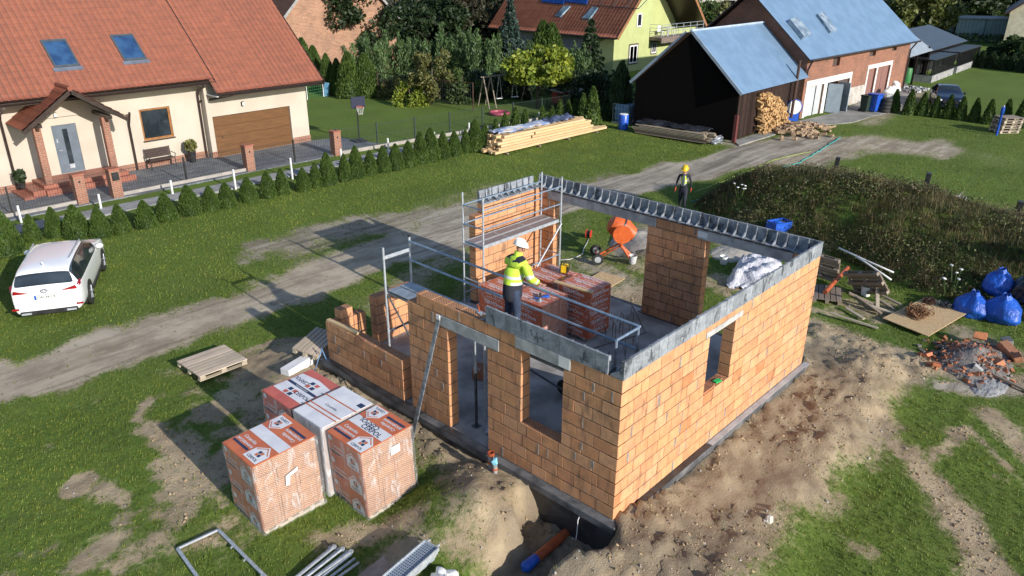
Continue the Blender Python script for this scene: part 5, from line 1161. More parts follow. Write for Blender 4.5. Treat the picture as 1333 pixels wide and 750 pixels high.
MB().blob((.12, 3.1, 2.765), (.1, .08, .05), 3, .3).build('mortar_heap', 'smear'); tag(bpy.data.objects['mortar_heap'], 'dollop of grey mortar on the front wall by the trowel', 'mortar')
# ------------------------------------------------------------------ helpers for things authored in world coordinates
def bw(m, name, mat, root, **k):
    o = m.build(name, mat, root, **k); o.matrix_parent_inverse = root.matrix_basis.inverted(); return o
def Gp(pxx, pyy, P0, N):
    d = CR @ Vector(((pxx - 666.5) / FPX, -(pyy - 375) / FPX, -1)); N = Vector(N); t = (Vector(P0) - CP).dot(N) / d.dot(N); return CP + d * t
def zrow(x, y, row):          # height whose image falls on a pixel row, above the ground point x, y
    lo, hi = -2.0, 30.0
    for _ in range(40):
        z = (lo + hi) / 2; q = CR.transposed() @ (Vector((x, y, z)) - CP); v = 375 - FPX * q.y / -q.z
        if v > row: lo = z
        else: hi = z
    return z
def tiles(o, u, v, L, S, tw=.2, ch=.35, amp=.04, nu=5, step=.03):
    """tiled roof slope as a height field: o = eave corner, u along the eave, v up the slope"""
    u, v = Vector(u).normalized(), Vector(v).normalized(); n = u.cross(v); a = np.array
    us = np.linspace(0, L, max(2, int(L / tw * nu))); rows = []
    nc = max(1, round(S / ch)); ch = S / nc
    for k in range(nc): rows += [(k * ch, step), ((k + 1) * ch - .001, 0)]
    vs = a([r[0] for r in rows]); hs = a([r[1] for r in rows])
    w = (np.abs(np.sin(us * np.pi / tw)) ** .8) * amp
    Pn = a(o)[None, None] + us[:, None, None] * a(u) + vs[None, :, None] * a(v) + (w[:, None] + hs[None])[..., None] * a(n)
    nI, nJ = Pn.shape[:2]; idx = np.arange(nI * nJ).reshape(nI, nJ)
    F = np.stack([idx[:-1, :-1], idx[1:, :-1], idx[1:, 1:], idx[:-1, 1:]], -1).reshape(-1, 4)
    fi, fj = np.meshgrid(np.arange(nI - 1), np.arange(nJ - 1), indexing='ij'); ph = (us[:-1] / tw) % 1; tr = np.where((ph < .17) | (ph > .93), .68, 1.0)[fi]; tr = tr * np.where(fj % 2 == 1, .75, 1)  # dirty troughs and overlaps; their darkened colour also stands in for rib shading
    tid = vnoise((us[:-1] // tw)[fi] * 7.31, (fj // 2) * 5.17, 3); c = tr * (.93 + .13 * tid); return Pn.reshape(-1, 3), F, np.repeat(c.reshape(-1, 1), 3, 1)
def roof(name, parent, mat, o, u, v, L, S, thick=.08, **k):
    V, F, cc = tiles(o, u, v, L, S, **k); ob = fast_mesh(name, V, F, cc, mat, parent, smooth=False); ob.matrix_parent_inverse = parent.matrix_basis.inverted()
    u, v = Vector(u).normalized(), Vector(v).normalized(); n = u.cross(v); o = Vector(o)
    if thick:
        m = MB(); T = Matrix((u, v, n)).transposed().to_4x4(); T.translation = o; m.box(.01, .01, -thick, L - .01, S, -.004, 0, T=T); m.build('roof_deck', 'brownmetal', ob)
    return ob
def wallgrid(m, T, L, Hh, th, holes, mi=0, z0=0.0):
    """upright wall in a local frame: x along, y into the wall, z up; holes are (x0, x1, z0, z1)"""
    xs = sorted({0.0, L, *[h[0] for h in holes], *[h[1] for h in holes]}); zs = sorted({z0, Hh, *[h[2] for h in holes], *[h[3] for h in holes]})
    for a, b in zip(xs[:-1], xs[1:]):
        for c, d in zip(zs[:-1], zs[1:]):
            cx_, cz_ = (a + b) / 2, (c + d) / 2
            if not any(h[0] < cx_ < h[1] and h[2] < cz_ < h[3] for h in holes): m.box(a, 0, c, b, th, d, mi, T=T)
def wframe(o, xdir): x = Vector(xdir).normalized(); z = Vector((0, 0, 1)); y = z.cross(x); T = Matrix((x, y, z)).transposed().to_4x4(); T.translation = Vector(o); return T
def window(root, T, x0, x1, z0, z1, fmat, dep=.1, bars=(), fw=.07, glass='glass', name='window', label=None):
    m = MB(); m.box(x0, dep, z0, x1, dep + .07, z0 + fw, T=T); m.box(x0, dep, z1 - fw, x1, dep + .07, z1, T=T); m.box(x0, dep, z0 + fw, x0 + fw, dep + .07, z1 - fw, T=T); m.box(x1 - fw, dep, z0 + fw, x1, dep + .07, z1 - fw, T=T)
    for b in bars: m.box(x0 + (x1 - x0) * b - .035, dep + .002, z0 + fw, x0 + (x1 - x0) * b + .035, dep + .068, z1 - fw, T=T)
    w_ = bw(m, name, fmat, root)
    if label: w_['label'] = label
    m = MB(); m.box(x0 + fw, dep + .03, z0 + fw, x1 - fw, dep + .045, z1 - fw, T=T); m.build('pane', glass, w_); return w_
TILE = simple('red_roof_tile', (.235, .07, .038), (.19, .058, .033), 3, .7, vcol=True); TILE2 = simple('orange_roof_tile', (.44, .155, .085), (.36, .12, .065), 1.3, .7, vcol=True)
WOODF = simple('golden_window_frame', (.3, .13, .035), (.22, .09, .025), 7, .4)
# ------------------------------------------------------------------ cream house on the left
SL = .9; ys, zs = 29.36, 2.85; cs = math.sqrt(1 + SL * SL)
rz_ = lambda y: zs + SL * (y - ys)
Hs = thing('cream_house', 'cream rendered house with a steep red tiled roof and brown garage door', 'house', (8.4, 31, GZ))
T = wframe((-14, 31.0, 0), (1, 0, 0)); m = MB(); wallgrid(m, T, 22.4, 3.9, .25, [(15.66, 16.65, 0.0, 2.1), (19.43, 20.86, .85, 2.3)], z0=-.45)
m.prism([(31.26, -.45), (41.6, -.45), (41.6, 3.9), (36.4, 8.9), (31.26, 4.3)], -14, -13.8, 'x'); m.prism([(31.26, -.45), (41.6, -.45), (41.6, 3.9), (31.26, 3.9)], 8.1, 8.38, 'x'); bw(m, 'front_wall', 'plaster', Hs)
T2 = wframe((8.4, 30.5, 0), (1, 0, 0)); m = MB(); wallgrid(m, T2, 5.6, 3.55, .25, [(.25, 4.55, -.43, 1.6)], z0=-.45)
m.prism([(30.752, -.45), (41.6, -.45), (41.6, 3.6), (36.4, 8.9), (30.752, 3.9)], 13.75, 14.0, 'x'); m.box(8.4, 30.752, -.45, 8.44, 31.3, 3.5); bw(m, 'garage_wall', 'plaster', Hs)
m = MB(); m.box(-14, 30.97, -.45, 8.38, 30.996, -.1); m.box(12.97, 30.47, -.45, 14.03, 30.496, -.1); m.box(8.38, 30.47, -.45, 8.64, 30.496, -.1); bw(m, 'plinth', 'redbrick', Hs)
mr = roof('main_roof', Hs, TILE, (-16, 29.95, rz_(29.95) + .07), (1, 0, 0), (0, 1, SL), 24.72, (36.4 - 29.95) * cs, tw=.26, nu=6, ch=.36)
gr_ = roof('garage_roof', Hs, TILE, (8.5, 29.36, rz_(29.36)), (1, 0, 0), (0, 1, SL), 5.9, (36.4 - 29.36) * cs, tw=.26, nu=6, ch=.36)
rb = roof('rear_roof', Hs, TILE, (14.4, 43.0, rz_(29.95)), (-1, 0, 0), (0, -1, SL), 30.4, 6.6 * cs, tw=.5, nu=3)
m = MB(); m.bar((14.42, 29.3, rz_(29.3) - .02), (14.42, 36.4, rz_(36.4) - .02), .05, .2); bw(m, 'verge_board', 'brownmetal', Hs); m = MB(); m.bar((8.74, 29.9, rz_(29.9) + .06), (8.74, 36.3, rz_(36.3) + .06), .05, .1); bw(m, 'verge_board', 'brownmetal', Hs)
for y, x0, x1 in ((29.9, -16, 8.8), (29.3, 8.6, 14.45)):
    m = MB(); z = rz_(y + .05) - .02; prof = [(.07 * math.cos(t), .07 * math.sin(t)) for t in np.linspace(math.pi, 2 * math.pi, 7)]; m.prism([(y + a, z + b) for a, b in prof] + [(y + .06, z), (y - .06, z)], x0, x1, 'x'); m.box(x0, y + .075, z - .14, x1, y + .1, z + .02); bw(m, 'gutter', 'brownmetal', Hs)
m = MB(); m.box(-14, 30.0, rz_(29.95) - .16, 8.5, 30.98, rz_(29.95) - .13); m.box(8.5, 29.42, rz_(29.36) - .16, 14.3, 30.48, rz_(29.36) - .13); bw(m, 'soffit', 'white', Hs)
for (x, y, yt, zt) in ((-.15, 30.93, 29.95, 3.2), (4.85, 30.93, 30.6, 2.3), (8.28, 30.93, 29.95, 3.2)):
    m = MB(); m.tube([(x, yt, zt), (x, y - .15, zt - .35), (x, y, zt - .6), (x, y, -.4)], .055, 8); bw(m, 'downpipe', 'brownmetal', Hs, smooth=True)
m = MB(); m.tube([(9.3, 29.35, 2.72), (8.9, 30.2, 2.5), (8.35, 30.9, 2.35)], .05, 8); bw(m, 'downpipe', 'brownmetal', Hs, smooth=True)
# door, window, garage door
m = MB(); T = wframe((1.66, 31.06, 0), (1, 0, 0)); m.box(0, 0, 0, .99, .07, 2.1, T=T); d_ = bw(m, 'front_door', simple('slate_door', (.12, .15, .19), (.1, .125, .16), 3, .4), Hs)
m = MB(); m.box(.42, -.012, .3, .62, -.002, 1.9, T=T); m.build('pane', 'glass', d_); m = MB(); m.box(.42, -.02, .18, .62, -.013, .36, T=T); m.tube([T @ Vector((.12, -.05, 1.0)), T @ Vector((.24, -.05, 1.0))], .015, 6); m.build('handle', 'steel', d_)
m = MB(); m.box(.12, -.016, 1.35, .16, -.002, 1.5, T=T); m.build('lock_plate', 'steel', d_)
window(Hs, wframe((-14, 31.0, 0), (1, 0, 0)), 19.43, 20.86, .85, 2.3, WOODF, .06, fw=.09); m = MB(); m.box(5.38, 30.93, .8, 6.9, 31.05, .848); bw(m, 'window_sill', 'brownmetal', Hs)
m = MB(); m.box(5.6, 31.35, .95, 6.6, 31.4, 1.4); bw(m, 'curtain', simple('sheer_curtain', (.3, .33, .36), None, 5, .8), Hs)
GD = wood('garage_door_wood', (.16, .075, .028), (.105, .05, .02), 0, rough=.4, grain=16); m = MB()
for k in range(4): m.box(8.65, 30.62, -.43 + k * .507, 12.95, 30.66, -.43 + (k + 1) * .507 - .012)
g_ = bw(m, 'garage_door', GD, Hs); m = MB(); m.cbox((9.1, 30.61, .55), (.03, .02, .12)); m.build('handle', 'black', g_)
for (x, y, z) in ((1.9, 30.96, 2.55), (10.3, 30.46, 2.05)): m = MB(); m.cbox((x, y - .04, z), (.14, .1, .22)); l_ = bw(m, 'wall_lamp', 'black', Hs, bevel=.02); m = MB(); m.cbox((x, y - .095, z), (.1, .012, .16)); m.build('lamp_glass', 'white', l_)
# skylights
PR = (0, 29.95, rz_(29.95) + .1); NRf = (0, -SL, 1)
for q in (((55, 56), (80, 54), (102, 84), (75, 88)), ((146, 49), (172, 47), (188, 76), (161, 79))):
    A, B, C_, D = [Gp(a, b, PR, NRf) for a, b in q]; c = (A + B + C_ + D) / 4; T = Matrix((Vector((1, 0, 0)), Vector((0, 1, SL)).normalized(), Vector((0, -SL, 1)).normalized())).transposed().to_4x4(); T.translation = c
    m = MB(); w2, h2 = .43, .66; 
    for a, b, e, f in ((-w2 - .08, -h2 - .1, w2 + .08, -h2), (-w2 - .08, h2, w2 + .08, h2 + .1), (-w2 - .08, -h2, -w2, h2), (w2, -h2, w2 + .08, h2)): m.box(a, b, -.04, e, f, .09, T=T)
    s_ = bw(m, 'skylight', simple('skylight_frame', (.07, .09, .11), None, 4, .4), Hs); m = MB(); m.box(-w2, -h2, -.02, w2, h2, .055, T=T); m.build('pane', simple('blue_pane', (.035, .09, .2), (.02, .05, .13), 2, .08), s_)
    m = MB(); m.box(-w2 - .16, -h2 - .3, -.02, w2 + .16, -h2 - .1, .045, T=T); m.build('flashing', simple('lead', (.13, .15, .2), None, 3, .5), s_)
# porch
px0, px1, pr = .05, 4.1, 2.08
for s, e in ((-1, px0), (1, px1)):
    L = 2.75; vdir = (pr - e, 0, 1.42)
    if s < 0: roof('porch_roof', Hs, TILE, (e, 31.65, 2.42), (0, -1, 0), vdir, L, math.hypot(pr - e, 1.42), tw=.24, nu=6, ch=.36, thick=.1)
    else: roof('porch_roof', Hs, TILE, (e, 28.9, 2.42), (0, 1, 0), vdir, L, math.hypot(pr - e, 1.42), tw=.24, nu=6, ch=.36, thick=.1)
m = MB(); m.tube([(pr, 28.88, 3.86), (pr, 31.9, 3.86)], .1, 10); bw(m, 'ridge_tile', TILE, Hs, smooth=True)
m = MB(); m.bar((px0, 28.93, 2.33), (pr, 28.93, 3.74), .06, .16); m.bar((px1, 28.93, 2.33), (pr, 28.93, 3.74), .06, .16); m.bar((.72, 29.0, 2.5), (.72, 31.0, 2.5), .14, .14); m.bar((3.45, 29.0, 2.5), (3.45, 31.0, 2.5), .14, .14); bw(m, 'porch_beam', 'brownmetal', Hs)
m = MB(); m.prism([(.2, 2.45), (3.95, 2.45), (2.08, 3.72)], 30.9, 30.96, 'y'); bw(m, 'porch_gable', 'plaster', Hs)
for x in (.74, 3.42): m = MB(); m.box(x - .14, 29.6, -.01, x + .14, 29.88, 2.43); bw(m, 'porch_pillar', 'redbrick', Hs, bevel=.01)
KL = simple('klinker_step', (.33, .12, .075), (.26, .09, .06), 5, .5)
m = MB(); m.box(.45, 29.45, -.45, 3.9, 30.97, -.0); m.box(-.0, 29.4, -.45, .45, 30.97, -.15); m.box(-.4, 29.25, -.45, 0, 30.97, -.3); m.box(.45, 29.2, -.45, 4.1, 29.45, -.16); bw(m, 'steps', KL, Hs, bevel=.008)
# bench, pots
def foliage_ball(name, parent, c, r, n, mat, size=.06, up=0): 
    P = NR.normal(size=(n, 3)); P /= np.linalg.norm(P, axis=1)[:, None]; P *= NR.uniform(.5, 1, (n, 1)) ** .5 * np.array(r); return leaves(name, P + np.array(c), size, mat, parent, up=up)
def leaves(name, P, size, mat, parent=None, up=0.0, jit=.5, cvar=.3, asp=.6):
    n = len(P); a = NR.normal(size=(n, 3)); a[:, 2] = a[:, 2] * (1 - up) + up * 2.2; a /= np.linalg.norm(a, axis=1)[:, None]
    b = np.cross(a, NR.normal(size=(n, 3))); b /= np.linalg.norm(b, axis=1)[:, None] + 1e-9
    s = (size * NR.uniform(1 - jit, 1 + jit, n))[:, None]
    V = np.stack([P - a * s, P + b * s * asp, P + a * s, P - b * s * asp], 1).reshape(-1, 3); F = np.arange(4 * n).reshape(-1, 4)
    c = NR.uniform(1 - cvar, 1 + cvar, n); C3 = np.stack([c * NR.uniform(.9, 1.15, n), c, c * NR.uniform(.8, 1.1, n)], 1)
    return fast_mesh(name, V, F, C3, mat, parent)
Bn = thing('garden_bench', 'brown slatted bench against the cream wall under the window', 'bench', (5.85, 30.55, -.4))
BW_ = simple('bench_wood', (.06, .035, .03), (.045, .028, .025), 8, .5)
m = MB(); [m.box(-.6, -.25 + k * .09, .42, .6, -.18 + k * .09, .45) for k in range(5)]; m.build('seat', BW_, Bn); m = MB(); [m.box(-.6, .2 + k * .02, .52 + k * .1, .6, .23 + k * .02, .6 + k * .1) for k in range(4)]; m.build('backrest', BW_, Bn)
for s in (-1, 1): m = MB(); m.tube([(s * .58, -.25, 0), (s * .58, -.22, .42), (s * .62, -.25, .62), (s * .62, .2, .64)], .02, 6); m.tube([(s * .58, .25, 0), (s * .58, .22, .42), (s * .58, .3, .92)], .02, 6); m.build('leg', 'black', Bn)
def pot(lab, x, y, z, r, h, gm, up=.9, mat='black'): 
    T = thing('potted_plant', lab, 'plant', (x, y, z)); m = MB(); m.lathe([(r * .7, 0), (r, h), (r * .9, h), (r * .6, h * .8)], n=14); m.build('pot', mat, T, smooth=True); foliage_ball('foliage', T, (0, 0, h + .25), (r * 1.4, r * 1.4, .3), 260, gm, .09, up)
pot('tall dark pot with feathery grass right of the bench', 7.35, 30.5, -.4, .2, .55, LEAF['olive']); pot('small pot with a dark red plant on the porch steps', -.1, 30.4, -.15, .16, .25, LEAF['dark'], .3)
# ------------------------------------------------------------------ street fence, gates, pillars
def mesh_fence(name, lab, a, b, h=1.1, step=.1, base=True, posts=2.5, mat='black', grp=None):
    a, b = Vector((*a, -.4)), Vector((*b, -.4)); d = b - a; L = d.length; T = thing(name, lab, 'fence', a, math.atan2(d.y, d.x), group=grp)
    n = int(L / step); m = MB()
    for i in range(n + 1): x = i * L / n; m.box(x - .004, -.004, .12, x + .004, .004, h)
    for z in (.18, h * .5, h - .04): m.box(0, -.014, z, L, -.006, z + .012)
    m.build('mesh_panel', mat, T)
    k = max(1, round(L / posts))
    for i in range(k + 1): x = i * L / k; MB().box(x - .03, -.03, 0, x + .03, .03, h + .05).build('post', mat, T)
    if base: MB().box(0, -.05, -.05, L, .05, .13).build('kerb_board', simple('kerb_concrete', (.36, .33, .3), None, 3, .9), T)
mesh_fence('mesh_fence', 'dark mesh street fence left of the brick gate pillars', (-13, 27.6), (.95, 27.35)); mesh_fence('mesh_fence', 'dark mesh street fence between the mailbox pillar and the drive gate pillar', (2.6, 27.2), (8.3, 27.15))
mesh_fence('sliding_gate', 'dark mesh sliding gate across the paved garage drive', (8.65, 27.1), (12.95, 26.8), h=1.05, base=False); mesh_fence('wicket_gate', 'narrow dark mesh wicket gate between two brick pillars', (1.28, 27.3), (2.28, 27.2), base=False, posts=1.2)
GFM = simple('green_fence_wire', (.03, .05, .045), None, 3, .5); q = px((440, 202), (740, 150)); mesh_fence('mesh_fence', 'dark green mesh garden fence behind the thuja hedge and lumber stack', q[0], q[1], h=1.25, step=.12, mat=GFM)
for (x, y, lab, mb_) in ((1.11, 27.3, 'brick gate pillar left of the wicket gate', 0), (2.44, 27.17, 'brick gate pillar carrying a black mailbox', 1), (8.47, 27.13, 'brick gate pillar at the left end of the sliding gate', 0), (13.12, 26.8, 'brick gate pillar at the right end of the sliding gate', 0)):
    T = thing('gate_pillar', lab, 'pillar', (x, y, -.45)); MB().box(-.2, -.2, 0, .2, .2, 1.2).build('shaft', 'redbrick', T); MB().box(-.23, -.23, 1.2, .23, .23, 1.27).build('cap', KL, T, bevel=.01)
    if mb_: MB().box(-.13, -.3, .8, .13, -.203, 1.12).build('mailbox', 'black', T, bevel=.01)
    else: MB().cbox((0, -.205, .95), (.07, .01, .09)).build('plate', 'black', T)
for i, (a, b, t) in enumerate([((28, 290), 0, 268), ((132, 273), 0, 253), ((225, 254), 0, 235), ((307, 247), 0, 221), ((381, 234), 0, 206), ((445, 213), 0, 194), ((506, 200), 0, 180), ((566, 190), 0, 172), ((611, 178), 0, 160), ((702, 166), 0, 146)]):
    x, y = G(*a); h = zrow(x, y, t) - GZ; o = MB().box(-.032, -.032, 0, .032, .032, h).build('white_post', 'white', loc=(x, y, GZ), bevel=.005); o.rotation_euler = (-.04, .03, .2)
    tag(o, 'short white concrete post standing in the row between hedge and pavement', 'post', group='white posts behind the thuja hedge')
# ------------------------------------------------------------------ thujas
def thuja_mesh(h, r, n, mat, seed, leaf=.045, conic=1.6):
    q = np.random.RandomState(seed); z = q.uniform(0, 1, n) ** .8; a = q.uniform(0, 2 * np.pi, n)
    rad = r * (1 - z ** conic) ** .75 * (.88 + .2 * fbm(a * 1.6 + seed, z * 7, 1, 3, seed)) + .012; k = q.uniform(.72, 1.04, n)
    P = np.stack([np.cos(a) * rad * k, np.sin(a) * rad * k, z * h + .03], 1)
    d = np.stack([np.cos(a) * .35, np.sin(a) * .35, np.full(n, 1.0)], 1) + q.normal(size=(n, 3)) * .22; d /= np.linalg.norm(d, axis=1)[:, None]
    t = np.cross(d, q.normal(size=(n, 3))); t /= np.linalg.norm(t, axis=1)[:, None]; s = (leaf * q.uniform(.6, 1.5, n))[:, None]
    V = np.stack([P - d * s, P + t * s * .45, P + d * s * 1.3, P - t * s * .45], 1).reshape(-1, 3); F = np.arange(4 * n).reshape(-1, 4)
    c = q.uniform(.65, 1.4, n); o = fast_mesh('foliage', V, F, np.stack([c * q.uniform(.9, 1.15, n), c, c * .9], 1), mat)
    return o
def thuja(h, r, n, mat, seed, **k):
    T = thing('thuja', 'x', 'thuja', (0, 0, 0)); f = thuja_mesh(h, r, n, mat, seed, **k); f.parent = T
    m = MB(); m.lathe([(r * .75, .03 * h), (r * .7, .3 * h), (r * .45, .65 * h), (.02, .93 * h)], n=10); m.build('inner_twigs', mat, T, smooth=True); MB().tube([(0, 0, 0), (0, 0, .2)], .03, 6).build('trunk', LEAF['bark'], T); return T
PROT = [thuja(1, .33, 5200, LEAF['thuja'], s, leaf=.025) for s in (1, 2, 3)]; PROTN = [thuja(1, .24, 1600, LEAF['thuja'], s, leaf=.035, conic=1.1) for s in (4, 5)]; PROTR = [thuja(1, .42, 1600, LEAF['thuja2'], s, leaf=.045, conic=2.2) for s in (6, 7)]
used = set()
def plant(P, x, y, h, lab, grp, wide=1.0, z=None):
    z = H(x, y) - .02 if z is None else z
    if P.name not in used: used.add(P.name); o = P; o.location = (x, y, z); o.rotation_euler.z = rng.uniform(0, 6)
    else: o = dup(P, (x, y, z), rng.uniform(0, 6))
    o['label'] = lab; o['group'] = grp; o.scale = (h * wide, h * wide, h); return o
HED = [(-16, 340, 288), (13, 331, 271), (47, 315, 280), (77, 309, 271), (106, 309, 269), (133, 309, 272), (162, 304, 267), (195, 297, 260), (220, 289, 253), (252, 281, 245), (278, 276, 246), (301, 271, 237), (328, 263, 231), (352, 259, 226), (373, 254, 220), (400, 248, 218), (415, 243, 210), (431, 241, 201), (452, 237, 203), (469, 233, 195), (485, 230, 198), (503, 226, 190), (520, 222, 187), (536, 218, 183), (551, 213, 172), (566, 210, 167), (581, 207, 170), (595, 203, 171), (609, 200, 169), (622, 198, 159), (635, 197, 163)]
for i, (a, b, t) in enumerate(HED):
    x, y = G(a, b); plant(PROT[(i * 7 + i // 3) % 3], x + rng.uniform(-.06, .06), y + .2, (zrow(x, y + .2, t) - GZ) * rng.uniform(.95, 1.08), 'small conical green thuja in the long hedge row beside the lawn' if i > 1 else ('taller bushy thuja behind the white car, at the left edge of the photo' if i else 'thuja at the far left end of the hedge, cut by the photo edge'), 'thujas of the long hedge', (1.08 if a < 330 else .92) * rng.uniform(.86, 1.12))
for i, (a, b, t) in enumerate([(647, 185, 156), (659, 178, 148), (672, 175, 141), (685, 172, 143), (707, 166, 138), (720, 163, 138), (730, 161, 130), (741, 159, 131), (750, 158, 130), (760, 160, 123), (772, 167, 115)]):
    x, y = G(a, b); plant(PROTN[i % 2], x, y + .1, zrow(x, y, t) - GZ, 'slender young thuja behind the long lumber stack' if i < 10 else 'tallest slender thuja at the far end of the lumber stack', 'slender thujas behind the lumber', 1.1)
for i, (a, b, t) in enumerate([(1163, 146, 117), (1182, 149, 117), (1199, 150, 121), (1216, 152, 125), (1233, 154, 124), (1249, 156, 126), (1267, 158, 128), (1285, 161, 130), (1307, 162, 130), (1327, 166, 127)]):
    x, y = G(a, b); plant(PROTN[i % 2], x, y, zrow(x, y, t) - GZ, 'narrow dark thuja in the row before the parked dark blue car', 'narrow thujas beside the yard', 1.15)
for i, (a, b, t) in enumerate([(1254, 86, 66), (1265, 87, 66), (1277, 88, 67), (1289, 89, 68), (1302, 91, 70), (1315, 92, 71), (1328, 94, 72), (1342, 96, 73)]):
    x, y = G(a, b); plant(PROTR[i % 2], x, y, zrow(x, y, t) - GZ, 'rounded dark thuja in the hedge before the cream house on the right', 'rounded thujas of the far hedge', .85)
# ------------------------------------------------------------------ cars
def car(root, L, W, Hh, paint, kind='wagon', wb=2.65):
    """body lofted from stations along x (rear at -L/2); each a half profile (y, z)"""
    hw = W / 2
    if kind == 'wagon': top = [(-.5, .98), (-.485, 1.02), (-.455, 1.34), (-.42, 1.42), (-.3, 1.455), (-.1, 1.46), (.06, 1.42), (.17, 1.18), (.27, .98), (.4, .9), (.47, .8), (.5, .62)]
    else: top = [(-.5, .8), (-.48, .95), (-.42, 1.0), (-.36, 1.06), (-.24, 1.34), (-.05, 1.42), (.06, 1.4), (.17, 1.16), (.27, .96), (.4, .88), (.47, .78), (.5, .6)]
    wid = lambda t: hw * (1 - .5 * max(0, abs(t) - .38) ** 2 / .0144 * .22)
    vs = []; sec = []
    belt = lambda t: .94 + .03 * (-t)
    for t, zt in top:
        w = wid(t); x = t * L; bz = min(belt(t), zt - .03); up = zt - bz
        in_ = max(.0, up) / .5 * .2
        sec.append([(x, .0, .2), (x, w * .9, .2), (x, w * .98, .32), (x, w, .55), (x, w * .99, bz - .08), (x, w * .965, bz), (x, w * .95 - in_ * .55, bz + up * .55), (x, w * .93 - in_, bz + up * .9), (x, w * .8 - in_, zt), (x, 0, zt + .015)])
    n = len(sec[0]); m = MB(); fs = []; gl = MB()
    for s_ in sec: vs += s_
    o_ = len(vs); vs += [(x, -y, z) for s_ in sec for x, y, z in s_]
    for i in range(len(sec) - 1):
        for j in range(n - 1):
            a = i * n + j; f = (a, a + n, a + n + 1, a + 1); g = tuple(o_ + k for k in f)[::-1]
            mi = 0
            if j in (5, 6) and sec[i][6][2] - sec[i][5][2] > .1 and sec[i + 1][6][2] - sec[i + 1][5][2] > .06 and 0 < i < len(sec) - 3: mi = 1
            if j in (7, 8): 
                t0, z0, z1 = top[i][0], top[i][1], top[i + 1][1]
                if z0 - z1 > .15 and t0 > -.1 and t0 < .25 and z1 > .97: mi = 1
                if z1 - z0 > .2 and t0 < -.2: mi = 1
            m.f += [f, g]; m.m += [mi, mi]; m.c += [(1, 1, 1)] * 2
    for e, flip in ((0, 0), (len(sec) - 1, 1)):
        a = [e * n + j for j in range(n)]; b = [o_ + e * n + j for j in range(n)][::-1]; f = a + b; m.f.append(tuple(f if flip else f[::-1])); m.m.append(0); m.c.append((1, 1, 1))
    m.v = vs; b = m.build('body', [paint, 'glass'], root, smooth='all')
    me = b.data; import bmesh as _bm; bm_ = _bm.new(); bm_.from_mesh(me); _bm.ops.remove_doubles(bm_, verts=bm_.verts, dist=.001); _bm.ops.recalc_face_normals(bm_, faces=bm_.faces); bm_.to_mesh(me); bm_.free()
    # pull glass creases tight then subdivide
    s = b.modifiers.new('s', 'SUBSURF'); s.levels = 2; s.render_levels = 2
    cl = me.attributes.new('crease_edge', 'FLOAT', 'EDGE'); mats_ = {}
    for p in me.polygons:
        for k in p.edge_keys: mats_.setdefault(k, set()).add(p.material_index)
    for e in me.edges:
        if len(mats_.get(e.key, ())) > 1: cl.data[e.index].value = .75
    for sx in (-1, 1):
        for sy in (-1, 1):
            x, y = sx * wb / 2 + .02, sy * (hw - .1); M2 = Matrix.Translation((x, y, .32)) @ Matrix.Rotation(R(90), 4, 'X')
            m = MB(); m.lathe([(.2, -.11), (.3, -.11), (.325, -.07), (.325, .07), (.3, .11), (.2, .11)], n=28, T=M2); wh = m.build('wheel', 'rubber', root, smooth=True)
            m = MB(); m.lathe([(.03, -.112), (.2, -.112), (.21, -.1), (.21, .1), (.2, .112), (.03, .112)], n=28, T=M2)
            m.build('rim', 'darksteel', wh); m = MB()
            for k in range(5): a = k * 1.2566; m.bar((x, y + sy * .115, .32), (x + .2 * math.cos(a), y + sy * .118, .32 + .2 * math.sin(a)), .035, .02)
            m.build('spokes', 'steel', wh)
            m = MB(); M3 = Matrix.Translation((x, sy * (hw - .02), .33)) @ Matrix.Rotation(R(90), 4, 'X'); m.lathe([(.34, -.026), (.375, -.026), (.375, .026), (.34, .026)], n=28, T=M3); m.build('wheel_arch', 'black', root)
        m = MB(); m.blob((.78, sx * (hw + .07), 1.0), (.09, .12, .075), 3, .05, 12, 8); m.build('side_mirror', paint if kind == 'wagon' else 'black', root, smooth='all')
        m = MB(); m.box(-wb / 2 + .4, sx * (hw - .03) - .02, .2, wb / 2 - .36, sx * (hw - .03) + .02, .29); m.build('sill', 'black', root)
    return b
WP = simple('white_car_paint', (.82, .82, .84), (.8, .8, .82), 1, .22, **{'Coat Weight': .8, 'Coat Roughness': .05})
A = Vector((*G(118, 394), 0)); B_ = Vector((*G(134, 352), 0)); C_ = Vector((*G(34, 405), 0)); fwd = (B_ - A).normalized(); lft = Vector((-fwd.y, fwd.x, 0)); ctr = A + fwd * 1.3 + lft * .82
WC = thing('parked_car', 'white estate car parked on the grass by the hedge', 'car', (ctr.x, ctr.y, GZ + .02), math.atan2(fwd.y, fwd.x)); car(WC, 4.6, 1.8, 1.46, WP)
m = MB(); m.prism([(-.56, 1.03), (.56, 1.03), (.6, 1.06), (.52, 1.36), (-.52, 1.36), (-.6, 1.06)], -2.31, -2.28, 'x'); m.v = [(v[0] + max(0, (v[2] - 1.03)) * .62 + .055 - abs(v[1]) ** 2 * -.16, v[1], v[2]) for v in m.v]; m.build('rear_window', 'glass', WC)
RDL = simple('tail_light_red', (.32, .008, .012), (.2, .004, .008), 5, .15, **{'Coat Weight': .6})
